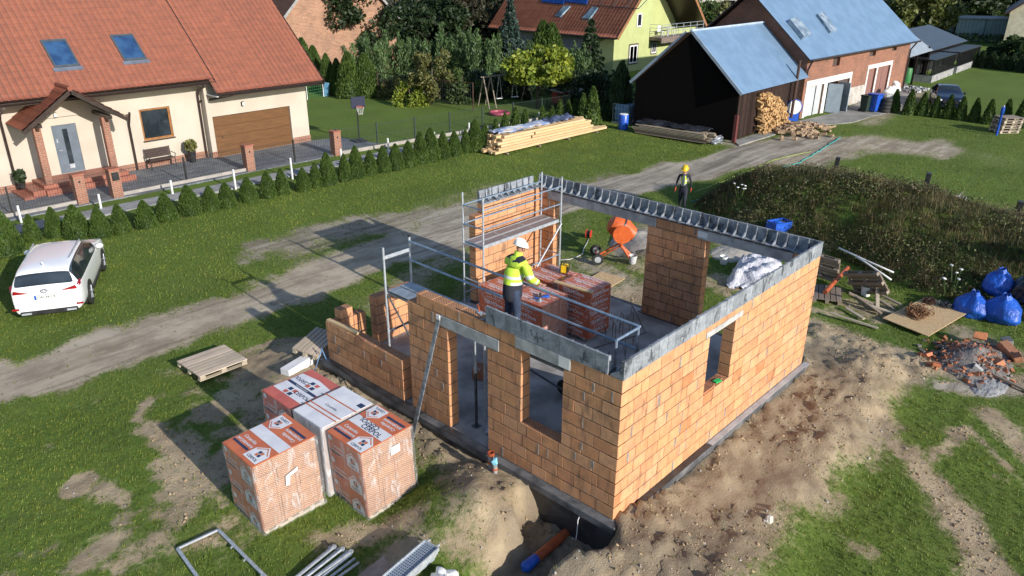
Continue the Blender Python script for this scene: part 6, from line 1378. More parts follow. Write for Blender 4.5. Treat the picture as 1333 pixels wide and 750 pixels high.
for s in (-1, 1):
    m = MB(); P_ = [(-2.315, s * .42, .86), (-2.26, s * .76, .84), (-2.08, s * .86, .92), (-2.0, s * .85, 1.02), (-2.14, s * .83, .99), (-2.27, s * .72, .94)]
    m.add(P_ + [(x + .03, y * .94, z) for x, y, z in P_], [(0, 1, 2, 3, 4, 5), (6, 11, 10, 9, 8, 7)] + [(i, (i + 1) % 6, 6 + (i + 1) % 6, 6 + i) for i in range(6)]); m.v = [(x - .02, y * 1.012, z) for x, y, z in m.v]; m.build('tail_light', RDL, WC)
    m = MB(); m.bar((-1.4, s * .56, 1.455), (.15, s * .6, 1.465), .035, .035); m.build('roof_rail', 'steel', WC, bevel=.01)
    m = MB(); m.cbox((-2.31, s * .78, .42), (.03, .16, .05)); m.build('reflector', RDL, WC)
    m = MB(); m.cbox((-2.3, s * .55, .27), (.06, .24, .05)); m.build('exhaust_trim', 'steel', WC)
m = MB(); m.box(-2.315, -.7, .2, -2.22, .7, .33); m.build('rear_valance', 'black', WC, bevel=.02)
m = MB(); m.box(-2.33, -.275, .655, -2.315, .275, .785, 0); m.box(-2.345, -.27, .66, -2.33, .27, .78, 1); m.box(-2.348, .22, .662, -2.344, .266, .778, 2); T = frame((-2.349, -.02, .72), (0, -1, 0), (0, 0, 1)); rot_txt(m, 'CW 341LR', .1, T, 0); m.build('number_plate', ['black', 'white', 'tarpblue'], WC)
m = MB(); T = frame((-2.352, 0, .9), (0, -1, 0), (0, 0, 1))
for rx, ry in ((.09, .06), (.04, .055), (.06, .025)):
    k = 20; v = [(math.cos(t) * a * rx, math.sin(t) * a * ry + (.0 if rx != .06 else .03), .001) for a in (1, .8) for t in np.linspace(0, 6.2832, k + 1)[:-1]]; m.add(v, [(i, (i + 1) % k, k + (i + 1) % k, k + i) for i in range(k)], T=T)
m.build('badge', FNV, WC); m = MB(); m.bar((-1.75, 0, 1.45), (-1.85, 0, 1.53), .03, .05); m.build('fin_aerial', WP, WC)
BP = simple('blue_car_paint', (.008, .014, .035), None, 1, .2, **{'Coat Weight': .8}); a = Vector((*G(1206, 150), 0)); b = Vector((*G(1243, 148), 0)); 
fw = (Vector((*G(1207, 150), 0)) - Vector((*G(1222, 128), 0))).normalized(); fw = Vector((-.93, -.36, 0)).normalized(); ctr = Vector((*G(1226, 138), 0)) 
BCc = thing('parked_car', 'dark blue saloon parked in the neighbouring yard, headlights towards us', 'car', (ctr.x + .3, ctr.y - .1, GZ), math.atan2(fw.y, fw.x)); car(BCc, 4.5, 1.76, 1.42, BP, 'saloon')
for s in (-1, 1): m = MB(); m.blob((2.12, s * .66, .66), (.1, .2, .09), 2, .05); m.build('headlight', 'white', BCc, smooth='all')
m = MB(); m.box(2.2, -.45, .5, 2.27, .45, .7); m.build('grille', 'black', BCc); m = MB(); m.box(2.27, -.26, .4, 2.285, .26, .5); m.build('number_plate', 'white', BCc)
# basketball hoop
x, y = G(468, 185); T = thing('basketball_hoop', 'black freestanding basketball hoop on the edge of the drive', 'basketball hoop', (x, y, GZ), R(-100))
m = MB(); m.tube([(0, 0, 0), (0, 0, 1.9), (.15, 0, 2.2)], .04, 8); m.build('pole', 'black', T); m = MB(); m.box(.14, -.4, 1.85, .18, .4, 2.45); m.build('backboard', simple('navy_board', (.015, .02, .05), None, 3, .4), T)
m = MB(); m.tube([(.38 + .2 * math.cos(t), .2 * math.sin(t), 1.95) for t in np.linspace(0, 6.28, 15)], .012, 6); m.build('ring', 'orange', T); m = MB()
for k in range(10): t = k * .628; m.tube([(.38 + .2 * math.cos(t), .2 * math.sin(t), 1.95), (.38 + .11 * math.cos(t + .3), .11 * math.sin(t + .3), 1.55)], .007, 4)
m.build('net', 'white', T); m = MB(); m.box(-.5, -.35, 0, .3, .35, .12); m.build('base', 'black', T, bevel=.03)
# ------------------------------------------------------------------ stacks of sawn timber
def timber(name, lab, cat, a, b, w, h, z, mat, grp, k=1.0):
    c = (k, k * rng.uniform(.95, 1), k * rng.uniform(.9, 1)); m = MB(); m.bar((a[0], a[1], z), (b[0], b[1], z), w, h, 0, c); return tag(m.build(name, mat, bevel=.006), lab, cat, grp)
a, b = Vector((*G(650, 202), 0)), Vector((*G(775, 175), 0)); a = Vector((18.95, 20.75, 0)); b = Vector((26.9, 20.6, 0)); u_ = (b - a).normalized(); v_ = Vector((-u_.y, u_.x, 0))
zz = GZ + .1
for lay in range(6):
    nb_ = 5; hh = .14
    for k in range(nb_):
        L0 = rng.uniform(-.25, .2) - (.35 if lay == 0 else 0) + (.1 if lay > 3 else 0); L1 = rng.uniform(-.3, .2) + (.9 if lay == 0 else -.35 - .1 * lay)
        p0 = a + v_ * (.1 + k * .24 + .02 * lay) + u_ * L0; p1 = b + v_ * (.1 + k * .24 + .02 * lay) + u_ * L1
        if lay in (3, 4) and k == 0: pm = p0.lerp(p1, .33); timber('sawn_beam', 'pale sawn beam in the long lumber stack beside the thujas', 'beam', p0, pm, .2, hh - .015, zz + hh / 2, 'pine', 'beams of the long lumber stack', rng.uniform(.9, 1.1)); p0 = pm + u_ * .12
        timber('sawn_beam', 'pale sawn beam in the long lumber stack beside the thujas', 'beam', p0, p1, .2, hh - .015, zz + hh / 2, 'pine', 'beams of the long lumber stack', rng.uniform(.88, 1.1))
    zz += hh
for t in (.04, .35, .65, .97): timber('bearer', 'short cross bearer under the long lumber stack', 'bearer', a.lerp(b, t) - v_ * .15, a.lerp(b, t) + v_ * 1.3, .1, .08, GZ + .05, 'oldwood', 'bearers under the long lumber stack')
for k in range(9): p0 = a + v_ * rng.uniform(.1, 1.1) + u_ * rng.uniform(.2, 3); timber('loose_board', 'loose thin board lying on top of the long lumber stack', 'board', p0, p0 + u_ * rng.uniform(2, 4.5) + v_ * rng.uniform(-.25, .25), .13, .025, zz + .02 + .012 * k, 'oldwood' if k % 2 else 'pine', 'loose boards on the lumber stack', rng.uniform(.8, 1))
def sheetcloth(name, lab, cat, o, u, v, L, W, z0, mat, seed, amp=.08, sag=.1):
    m = MB(); n1, n2 = 36, 12; vs = []; fs = []; q = random.Random(seed); ph = [q.uniform(0, 6) for _ in range(5)]
    for i in range(n1 + 1):
        for j in range(n2 + 1):
            s, t = i / n1, j / n2; p = o + u * (s * L + .1 * math.sin(t * 7 + ph[0])) + v * (t * W + .12 * math.sin(s * 11 + ph[1]))
            z = z0 + amp * (math.sin(s * 17 + ph[2] + 3 * t) * math.sin(t * 9 + s * 6 + ph[3]) + .5 * math.sin(s * 41 + t * 23)) - sag * (abs(t - .5) * 2) ** 4
            vs.append((p.x, p.y, z))
    for i in range(n1):
        for j in range(n2): k = i * (n2 + 1) + j; fs.append((k, k + n2 + 1, k + n2 + 2, k + 1))
    m.add(vs, fs); o_ = m.build(name, mat, smooth='all'); sd = o_.modifiers.new('t', 'SOLIDIFY'); sd.thickness = .006; return tag(o_, lab, cat)
sheetcloth('tarpaulin', 'crumpled pale blue and white tarpaulin on top of the long lumber stack', 'tarpaulin', a + v_ * .35 + u_ * .1, u_, v_, 4.4, .8, zz + .16, simple('pale_tarp', (.5, .52, .56), (.16, .22, .38), 2.2, .4, bump=.02), 2, .05)
sheetcloth('tarpaulin', 'dark navy tarpaulin bunched on the middle of the long lumber stack', 'tarpaulin', a + v_ * .3 + u_ * 4.0, u_, v_, 2.2, .8, zz + .2, simple('navy_tarp', (.02, .03, .07), (.1, .12, .2), 2.5, .35, bump=.02), 3, .09)
# old boards along the black barn
a, b = Vector((*G(924, 189), 0)), Vector((*G(822, 173), 0)); u_ = (b - a).normalized(); v_ = Vector((u_.y, -u_.x, 0)); v_ = v_ if v_.x > 0 else -v_
for lay in range(7):
    for k in range(4):
        p0 = a + v_ * (.0 + k * .2) + u_ * rng.uniform(-.1, .5); p1 = b + v_ * (k * .2) + u_ * rng.uniform(-.6, .1)
        timber('old_board', 'weathered board in the low pile along the black barn', 'board', p0, p1, .16, .045, GZ + .08 + lay * .075, 'pale' if rng.random() < .5 else 'oldwood', 'boards of the low pile by the black barn', rng.uniform(.55, .85))
sheetcloth('tarpaulin', 'black plastic sheet covering the board pile along the black barn', 'tarpaulin', a + v_ * .12 + u_ * .3, u_, v_, (b - a).length - .6, .95, GZ + .72, simple('black_tarp', (.012, .013, .018), (.03, .032, .04), 2.2, .3, bump=.02), 4, .07)
x, y = G(930, 185); T = thing('plastic_wad', 'grey and white plastic wad at the end of the board pile by the barn corner', 'plastic', (x, y, H(x, y))); MB().blob((0, 0, .15), (.55, .35, .25), 9, .3, 26, 14, fr=4).build('wad', simple('grey_plastic', (.3, .33, .38), (.05, .06, .08), 4, .3), T, smooth='all')
# ------------------------------------------------------------------ black barn
BT = simple('blue_zinc_roof', (.2, .31, .46), (.165, .265, .4), 1.2, .35, .25)
def corr(name, parent, mat, o, u, v, L, S, tw=.18): return roof(name, parent, mat, o, u, v, L, S, thick=.04, tw=tw, ch=S, amp=.018, nu=5, step=0)
B1 = thing('black_barn', 'black wooden barn with a pale blue metal roof beside the brick barn', 'barn', (30.4, 13.9, GZ))
DW = 'darkwood'; m = MB(); gA, gC = Vector((30.4, 13.9, 0)), Vector((29.5, 20.0, 0)); gm = (gA + gC) / 2
m.add([(gA.x, gA.y, -.5), (gC.x, gC.y, -.5), (gC.x, gC.y, 2.35), (gm.x, gm.y, 5.2), (gA.x, gA.y, 2.35), (gA.x + .1, gA.y, -.5), (gC.x + .1, gC.y, -.5), (gC.x + .1, gC.y, 2.35), (gm.x + .1, gm.y, 5.2), (gA.x + .1, gA.y, 2.35)], [(0, 1, 2, 3, 4), (9, 8, 7, 6, 5)] + [(i, i + 5, (i + 1) % 5 + 5, (i + 1) % 5) for i in range(5)])
bw(m, 'gable_wall', wood('black_gable_boards', (.008, .007, .007), (.005, .005, .005), 2, rough=1.0, **{'Specular IOR Level': 0.0}), B1); T = wframe((30.52, 13.9, 0), (1, .02, 0)); m = MB(); L = 8.3  # gable boards coloured far darker than those of the side wall
for i in range(46): k = rng.uniform(.9, 1.9); m.box(i * .18, 0, -.45, i * .18 + .172, .04, 2.33, 0, (k, k * .92, k * .88), T=T)
bw(m, 'side_wall', DW, B1); m = MB(); m.box(29.7, 19.9, -.45, 38.6, 20.0, 2.3); bw(m, 'rear_wall', DW, B1)
v1 = Vector((0, 3.35, 3.0)); corr('roof', B1, BT, (29.95, 13.5, 2.15), (1, .015, 0), v1, 8.85, v1.length); v2 = Vector((0, -3.35, 3.0)); corr('roof', B1, BT, (38.7, 20.35, 2.15), (-1, -.015, 0), v2, 9.3, v2.length)
m = MB(); m.bar((29.93, 13.5, 2.15), (29.93, 16.88, 5.17), .03, .16); m.bar((29.4, 20.35, 2.15), (29.45, 16.9, 5.17), .03, .16); m.tube([(29.9, 16.9, 5.2), (38.7, 16.95, 5.2)], .07, 6); bw(m, 'ridge_flashing', simple('pale_zinc', (.42, .5, .6), None, 2, .4), B1)
m = MB(); m.tube([(37.2, 13.7, -.1), (37.25, 13.7, 3.3)], .09, 8); bw(m, 'stove_pipe', 'rust', B1)
o = MB().box(-.09, -.09, 0, .09, .09, 1.5).build('rusty_post', simple('red_rust', (.14, .03, .03), None, 5, .6), loc=(*G(955, 186), GZ)); tag(o, 'short dark red post at the near corner of the black barn', 'post')
# ------------------------------------------------------------------ brick barn
B2 = thing('brick_barn', 'long red brick barn with a pale blue metal roof and white framed garage doors', 'barn', (38.9, 13.9, GZ))
A2, F2 = Vector((38.9, 13.9, 0)), Vector((55.5, 13.1, 0)); ud = (F2 - A2).normalized(); nd = Vector((-ud.y, ud.x, 0)); T = wframe(A2, ud)
def wr(x0, yt, x1, yb): 
    p, q_ = Gp(x0, (yt + yb) / 2, A2, nd), Gp(x1, (yt + yb) / 2, A2, nd); xm = (x0 + x1) / 2; return ((p - A2).dot(ud), (q_ - A2).dot(ud), Gp(xm, yb, A2, nd).z, Gp(xm, yt, A2, nd).z)
w1_, w2_, w3_ = wr(1085, 68, 1094, 86), wr(1133, 57, 1141, 73), wr(1162, 54, 1168, 66)
D1 = (.6, 2.8, -.45, 1.45); D2 = (3.3, 4.9, -.45, 1.45); D3 = (5.1, 6.6, -.45, 1.5); D4 = (9.6, 10.9, -.45, 1.75); D5 = (11.2, 13.4, -.45, 1.75)
holes = [w1_, w2_, w3_, D1, D2, D3, D4, D5]; m = MB(); wallgrid(m, T, (F2 - A2).length, 3.55, .4, holes, z0=-.45)
BRK = brickmat('old_barn_brick', (.34, .12, .065), (.25, .085, .05), (.24, .19, .15), .27, .085, .012, .45, 0.0); bw(m, 'front_wall', BRK, B2)
m = MB(); m.box(7.0, -.012, -.45, 9.45, -.003, .75, T=T); bw(m, 'whitewashed_patch', brickmat('whitewashed_brick', (.5, .47, .43), (.4, .36, .32), (.3, .27, .24), .27, .085, .012, .4, .5), B2)
m = MB(); m.add([(38.9, 13.9, -.45), (38.9, 22.1, -.45), (38.9, 22.1, 3.3), (38.9, 18.0, 6.95), (38.9, 13.9, 3.4), (39.2, 14.3, -.45), (39.2, 22.1, -.45), (39.2, 22.1, 3.3), (39.2, 18.0, 6.95), (39.2, 13.9, 3.4)], [(0, 1, 2, 3, 4), (9, 8, 7, 6, 5)]); m.box(55.2, 13.6, -.45, 55.5, 22.0, 3.3); m.box(39.25, 21.8, -.45, 55.1, 22.0, 3.3)
m.prism([(13.5, 3.35), (22.0, 3.35), (17.8, 6.7)], 55.2, 55.5, 'x'); bw(m, 'gable_wall', BRK, B2)
v1 = Vector((0, 4.55, 3.9)); corr('roof', B2, BT, (38.4, 13.48, 3.17), (ud.x, ud.y, 0), v1, 17.6, v1.length, .25); v2 = Vector((0, -4.55, 3.9)); corr('roof', B2, BT, (56, 21.75, 3.17), (-ud.x, -ud.y, 0), v2, 17.6, v2.length, .25)
m = MB(); T0 = Matrix.Identity(4); p0 = A2 + ud * -.5 + Vector((0, -.48, 3.2)); m.tube([p0, p0 + ud * 17.6], .07, 6); m.tube([F2 + Vector((.2, -.4, 3.2)), F2 + Vector((-.1, -.1, 2.6)), F2 + Vector((-.1, -.1, -.4))], .06, 6); m.tube([A2 + Vector((-.2, -.4, 3.2)), A2 + Vector((0, -.1, 2.6)), A2 + Vector((0.0, -.1, 2.2))], .06, 6); bw(m, 'gutter', 'brownmetal', B2)
m = MB()
for a_, b_, c_, d_ in ((.3, 6.9, 1.47, 1.85), (.3, .58, -.45, 1.47), (2.82, 3.28, -.45, 1.46), (6.62, 6.9, -.45, 1.47)): m.box(a_, -.03, c_, b_, .02, d_, T=T)
for a_, b_, c_, d_ in ((9.35, 13.7, 1.77, 2.05), (9.35, 9.58, -.45, 1.77), (10.92, 11.18, -.45, 1.77), (13.42, 13.7, -.45, 1.77)): m.box(a_, -.03, c_, b_, .02, d_, T=T)
bw(m, 'door_surround', simple('white_render', (.62, .62, .6), (.5, .5, .48), 2, .8), B2)
BRN = wood('brown_door_boards', (.09, .06, .05), (.06, .04, .035), 2); RBR = wood('red_brown_doors', (.24, .12, .1), (.18, .09, .075), 2); PGR = simple('pale_grey_door', (.48, .5, .52), (.4, .42, .44), 2, .6)
m = MB(); m.box(3.32, .1, -.44, 3.4, .5, 1.4, T=T); m.box(5.12, .08, -.44, 6.58, .12, 1.48, T=T); bw(m, 'door', BRN, B2)
m = MB(); m.box(.62, .12, -.44, 1.9, .16, 1.43, T=T); m.box(2.0, .1, -.44, 2.78, .14, 1.43, T=T); bw(m, 'door', PGR, B2)
m = MB(); Td = T @ Matrix.Translation((4.9, -.05, 0)) @ Matrix.Rotation(R(-110), 4, 'Z'); m.box(0, 0, -.42, 1.0, .05, 1.42, T=Td); Td = T @ Matrix.Translation((3.4, -.05, 0)) @ Matrix.Rotation(R(-70), 4, 'Z'); m.box(0, 0, -.42, .9, .05, 1.42, T=Td); bw(m, 'open_door', simple('blue_grey_door', (.3, .36, .42), (.24, .3, .36), 3, .5), B2)
m = MB(); m.box(9.62, .1, -.44, 10.88, .14, 1.73, T=T); m.box(11.22, .1, -.44, 12.28, .14, 1.73, T=T); m.box(12.32, .1, -.44, 13.38, .14, 1.73, T=T); bw(m, 'door', RBR, B2)
for h_ in (w1_, w2_, w3_): m = MB(); m.box(h_[0], .2, h_[2], h_[1], .24, h_[3], T=T); bw(m, 'loft_shutter', BRN, B2)
for q_ in (((1024, 30), (1033, 27), (1052, 48), (1042, 52)), ((1060, 23), (1068, 20), (1085, 43), (1077, 46))):
    P_ = [Gp(a_, b_, (38.9, 13.48, 3.2), (0, -.861, 1)) + Vector((0, -.2, .24)) for a_, b_ in q_]; m = MB(); m.add([tuple(p) for p in P_] + [tuple(p - Vector((0, -.2, .3))) for p in P_], [(3, 2, 1, 0), (0, 1, 5, 4), (1, 2, 6, 5), (2, 3, 7, 6), (3, 0, 4, 7)]); bw(m, 'roof_light', simple('roof_light_pane', (.12, .17, .24), (.3, .36, .42), 2, .2), B2)
# lean-to shelter, kennel range
B3 = thing('lean_to_shelter', 'open dark shelter with a pale grey metal roof at the end of the brick barn', 'shelter', (56, 14, GZ))
p = [Vector((*G(1178, 77, 1.9), 1.9)), Vector((*G(1214, 66, 1.9), 1.9))]; L = (p[1] - p[0]).length; ue = (p[1] - p[0]).normalized(); v1 = Vector((-ue.y, ue.x, 0)) * 3.6 + Vector((0, 0, 2.3)); corr('roof', B3, simple('grey_zinc', (.36, .4, .44), (.3, .34, .38), 2, .4, .2), p[0], ue, v1, L + .3, v1.length, .3)
T = wframe((p[0].x, p[0].y, 0), ue); m = MB(); [m.box(x, .1, -.45, x + .14, .24, 1.9, T=T) for x in (.3, L * .5, L - .2)]; m.box(0, 3.4, -.45, L, 3.5, 3.6, T=T); m.box(L - .1, .2, -.45, L, 3.4, 2.2, T=T); m.box(.1, 1.6, .5, L - .5, 2.2, .56, T=T); bw(m, 'timber_frame', DW, B3)
B4 = thing('kennel_range', 'low white building with dark kennel cages and a dark grey roof', 'kennel', (62, 14, GZ))
K0, K1 = Vector((61.5, 15.2, 0)), Vector((78, 15.6, 0)); ue = (K1 - K0).normalized(); T = wframe(K0, ue); L = (K1 - K0).length; m = MB(); wallgrid(m, T, L, 1.7, .2, [(x, x + 1.5, .3, 1.4) for x in (.6, 4.4, 8.2, 12)], z0=-.45); bw(m, 'white_wall', 'white', B4); m = MB(); m.box(0, .25, -.45, L, .3, 1.7, T=T); bw(m, 'inner_wall', DW, B4)
corr('roof', B4, simple('slate_metal', (.06, .075, .1), (.045, .06, .08), 2, .4), K0 + Vector((-.4, -.9, 1.55)), ue, (0, 3.8, 1.3), L + 1, 4.0, .4)
for k, (x0, x1) in enumerate(((-.2, 6.5), (7.6, 15.5))):
    m = MB(); m.box(x0, -2.5, -.45, x1, -2.35, .1, T=T); m.box(x0, -2.35, -.45, x0 + .15, 0, .1, T=T); bw(m, 'plinth', 'concrete', B4); m = MB()
    n_ = int((x1 - x0) / .3); [m.box(x0 + i * .3, -2.45, .1, x0 + i * .3 + .05, -2.4, 1.3, T=T) for i in range(n_ + 1)]; [m.box(x0 + .05, -2.4 + i * .3, .1, x0 + .1, -2.35 + i * .3, 1.3, T=T) for i in range(8)]; m.box(x0, -2.5, 1.3, x1, 0, 1.36, T=T); m.box(x0, -1.2, .1, x1, -1.15, 1.2, T=T); bw(m, 'cage', 'black', B4)
B5 = thing('metal_shed', 'grey green corrugated metal shed at the edge of the trees', 'shed', (*G(1278, 54), GZ), R(-62)); m = MB()
for i in range(30): k = .9 + .2 * (i % 2); m.box(-3.2 + i * .213, 0, 0, -2.99 + i * .213, .05 + .02 * (i % 2), 2.6, 0, (k, k, k))
m.box(-3.2, .06, 0, -3.1, 5, 2.6); m.box(3.1, .06, 0, 3.2, 5, 2.6); m.build('wall', simple('grey_green_sheet', (.25, .33, .33), (.2, .27, .28), .7, .5, vcol=True), B5); MB().box(-3.4, -.2, 2.6, 3.4, 5.2, 2.7).build('roof', 'concrete', B5); MB().box(-.05, -.03, 0, .05, -.002, 2.6).build('door_frame', 'darksteel', B5)
# ------------------------------------------------------------------ green house with balcony
B7 = thing('green_house', 'light green house with an orange tiled roof, roof windows and a balcony', 'house', (46.6, 34.2, GZ)); gx0, gx1, gyy, gp = 46.9, 60.2, 34.2, 53.5
T = wframe((gx0, gyy, 0), (1, 0, 0)); hz = lambda x: 2.75 + (x - 46.2) * 1.0 if x < gp else 2.75 + (gp * 2 - 46.2 - x) * 1.0
PL = wframe((gx0, gyy, 0), (1, 0, 0)); N7 = (0, 1, 0)
def gr(x0, yt, x1, yb): p, q_ = Gp(x0, (yt + yb) / 2, (0, gyy, 0), N7), Gp(x1, (yt + yb) / 2, (0, gyy, 0), N7); xm = (x0 + x1) / 2; return (p.x - gx0, q_.x - gx0, Gp(xm, yb, (0, gyy, 0), N7).z, Gp(xm, yt, (0, gyy, 0), N7).z)
W1, W2, W3 = gr(819, 59, 829, 82), gr(829, 17, 835, 35), gr(848, 55, 854, 69)
GP_ = simple('green_render', (.42, .46, .2), (.38, .42, .18), 1.5, .9); m = MB(); wallgrid(m, T, 13.3, 2.75, .3, [W1, (W3[0], W3[1], W3[2], min(W3[3], 2.1))], z0=-.45); m.prism([(gx0, 2.752), (52.4, 2.752), (52.4, hz(52.4) - .25), (gx0, hz(gx0) - .25)], gyy, gyy + .3, 'y'); m.box(52.1, gyy + .3, 2.4, 52.4, gyy + 2.6, 8); m.box(52.4, gyy + 2.3, 2.3, 60.2, gyy + 2.6, 5); m.prism([(52.4, 5), (58.2, 5), (53.6, 9.4), (52.4, 8.6)], gyy + 2.3, gyy + 2.6, 'y'); m.box(gx0, gyy + .3, -.45, gx0 + .3, 48, 3.3); m.box(60.0, gyy + .3, -.45, 60.2, 48, 2.6); bw(m, 'wall', GP_, B7)
m = MB(); m.box(gx0 - .01, 36.5, 1.2, gx0 + .0, 47.8, 3.0); bw(m, 'grey_band', simple('grey_render', (.28, .28, .32), None, 2, .9), B7)
for w_, s_ in ((W1, .14), (W3, .12)): m = MB(); m.box(w_[0] - s_, -.02, w_[2] - s_, w_[1] + s_, -.002, w_[3] + s_, T=T); q7 = bw(m, 'window_surround', simple('brown_render', (.13, .1, .07), None, 3, .9), B7); window(B7, T, w_[0], w_[1], w_[2], w_[3], 'white', -.05, bars=(.5,), fw=.1)
m = MB(); m.box(W2[0] - .02, -.06, W2[2], W2[1] + .02, -.01, W2[3], T=T); wx_ = bw(m, 'window', 'white', B7); m = MB(); m.box(W2[0] + .1, -.08, W2[2] + .12, W2[1] - .12, -.061, W2[3] - .12, T=T); m.build('pane', 'glass', wx_)
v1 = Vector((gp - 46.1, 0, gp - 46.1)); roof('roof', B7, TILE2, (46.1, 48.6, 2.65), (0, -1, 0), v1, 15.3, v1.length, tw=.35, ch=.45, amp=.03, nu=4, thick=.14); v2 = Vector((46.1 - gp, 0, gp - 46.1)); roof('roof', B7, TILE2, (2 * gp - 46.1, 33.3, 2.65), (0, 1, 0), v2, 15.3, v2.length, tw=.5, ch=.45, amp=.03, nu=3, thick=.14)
VB = simple('orange_brown_board', (.3, .14, .06), None, 4, .6); m = MB(); m.bar((46.1, 33.28, 2.6), (gp, 33.28, 10.0), .05, .26); m.bar((60.9, 33.28, 2.6), (gp, 33.28, 10.0), .05, .26); bw(m, 'barge_board', VB, B7); m = MB(); m.bar((52.4, 33.6, 7.6), (54.6, 33.6, 7.6), .5, .3); bw(m, 'collar_beam', VB, B7); m = MB(); m.tube([(46.05, 33.4, 2.6), (46.05, 48.6, 2.6)], .08, 6); bw(m, 'gutter', 'brownmetal', B7)
q_ = gr(846, 31, 889, 50); bx0, bx1 = 52.2, 59.4; m = MB(); m.box(bx0, gyy - 1.3, 2.05, bx1, gyy + 2.3, 2.3); m.box(bx0 - .05, gyy - 1.36, 1.85, bx1, gyy - 1.3, 2.35); bw(m, 'balcony_floor', simple('stone_clad', (.12, .09, .08), (.22, .17, .14), 8, .9), B7); m = MB()
for i in range(7): x = bx0 + (bx1 - bx0) * i / 6; m.tube([(x, gyy - 1.28, 2.3), (x, gyy - 1.28, 3.4)], .03, 5)
for z in (3.4, 3.1, 2.8, 2.5): m.tube([(bx0, gyy - 1.28, z), (bx1, gyy - 1.28, z)], .02, 5); m.tube([(bx0, gyy - 1.28, z), (bx0, gyy + .2, z)], .02, 5)
bw(m, 'railing', 'steel', B7); RP = (46.1, 40, 2.7); RN = (-1, 0, 1)
for j, q_ in enumerate((((735, 9), (743, 9), (730, 23), (723, 22)), ((772, 10), (779, 11), (768, 26), (758, 25)))):
    P_ = [Gp(a_, b_, RP, RN) + Vector((-.1, 0, .1)) for a_, b_ in q_]; m = MB(); m.add([tuple(p) for p in P_] + [tuple(p + Vector((.2, 0, -.2))) for p in P_], [(0, 1, 2, 3), (3, 2, 1, 0), (0, 4, 5, 1), (1, 5, 6, 2), (2, 6, 7, 3), (3, 7, 4, 0)]); bw(m, 'roof_window', simple('sky_pane', (.3, .42, .5), (.1, .16, .24), 1, .15), B7)
for j, (x0, x1) in enumerate(((707, 737), (738, 767))):
    P_ = [Gp(a_, b_, RP, RN) + Vector((-.12, 0, .12)) for a_, b_ in ((x0 + 3, -14), (x1 + 4, -12), (x1 - 3, 7), (x0 - 1, 4))]; m = MB(); m.add([tuple(p) for p in P_] + [tuple(p + Vector((.06, 0, -.06))) for p in P_], [(0, 1, 2, 3), (3, 2, 1, 0), (0, 4, 5, 1), (1, 5, 6, 2), (2, 6, 7, 3), (3, 7, 4, 0)]); bw(m, 'solar_panel', simple('solar_blue', (.015, .08, .36), (.01, .06, .28), 2, .25), B7)
m = MB(); P_ = [Gp(a_, b_, RP, RN) + Vector((-.1, 0, .1)) for a_, b_ in ((768, 8), (832, 13), (850, -6), (772, -10))]
for t in (0, .25, .5, .75, 1): m.bar(P_[0].lerp(P_[1], t), P_[3].lerp(P_[2], t), .05, .05)
m.bar(P_[0], P_[1], .06, .06); bw(m, 'panel_rails', 'darksteel', B7)
T = thing('balcony_table', 'white table on the balcony of the green house', 'table', (54.6, gyy - .4, 2.3)); m = MB(); m.box(-.6, -.4, .7, .6, .4, .76); m.build('top', 'white', T); [MB().box(a_ - .03, b_ - .03, 0, a_ + .03, b_ + .03, .7).build('leg', 'white', T) for a_ in (-.5, .5) for b_ in (-.3, .3)]
T = thing('balcony_chair', 'white chair beside the table on the green house balcony', 'chair', (53.3, gyy - .5, 2.3)); m = MB(); m.box(-.25, -.25, .42, .25, .25, .46); m.build('seat', 'white', T); m = MB(); m.box(-.25, .22, .46, .25, .26, .95); m.build('backrest', 'white', T); [MB().box(a_ - .02, b_ - .02, 0, a_ + .02, b_ + .02, .42).build('leg', 'white', T) for a_ in (-.2, .2) for b_ in (-.2, .2)]
# brick house behind the garden, far houses, ruin
B8 = thing('brick_house', 'old orange brick gable house behind the garden trees', 'house', (30.7, 51, GZ)); m = MB(); m.prism([(24.9, -.45), (36.8, -.45), (36.8, 3.9), (30.8, 9.6), (24.9, 3.9)], 51, 51.3, 'y'); m.box(24.9, 51.3, -.45, 25.2, 64, 3.9); bw(m, 'gable_wall', brickmat('pale_old_brick', (.42, .19, .1), (.3, .12, .065), (.36, .28, .21), .32, .11, .02, .35), B8)
for s, x in ((1, 24.5), (-1, 37.2)): v1 = Vector((s * 6.35, 0, 6.1)); roof('roof', B8, simple('brown_red_tile', (.2, .075, .05), None, 2, .6), (x, 64 if s > 0 else 50.6, 3.55), (0, -s, 0), v1, 13.4, v1.length, tw=.4, ch=.4, nu=3)
m = MB(); m.bar((24.5, 50.58, 3.55), (30.85, 50.58, 9.65), .04, .2); m.bar((37.2, 50.58, 3.55), (30.85, 50.58, 9.65), .04, .2); bw(m, 'verge', 'concrete', B8)
def farhouse(lab, x, y, rz, W, D, h, rh, wm, rm, win=True):
    T = thing('far_house', lab, 'house', (x, y, GZ), rz); m = MB(); m.prism([(-W / 2, 0), (W / 2, 0), (W / 2, h), (0, h + rh), (-W / 2, h)], 0, D, 'y'); m.build('wall', wm, T)
    m = MB(); e = .5
    for s in (-1, 1): m.add([(s * (W / 2 + e), -e, h - e * rh / (W / 2) + .02), (0, -e, h + rh + .02), (0, D + e, h + rh + .02), (s * (W / 2 + e), D + e, h - e * rh / (W / 2) + .02), (s * (W / 2 + e), -e, h - e * rh / (W / 2) + .22), (0, -e, h + rh + .22), (0, D + e, h + rh + .22), (s * (W / 2 + e), D + e, h - e * rh / (W / 2) + .22)], [(0, 1, 2, 3), (4, 7, 6, 5), (0, 4, 5, 1), (3, 2, 6, 7), (0, 3, 7, 4)])
    m.build('roof', rm, T)
    if win: m = MB(); [m.box(a_ - .5, -.04, 1, a_ + .5, -.001, 2.3) for a_ in (-W * .25, W * .25)]; m.build('window', 'glass', T)
    return T
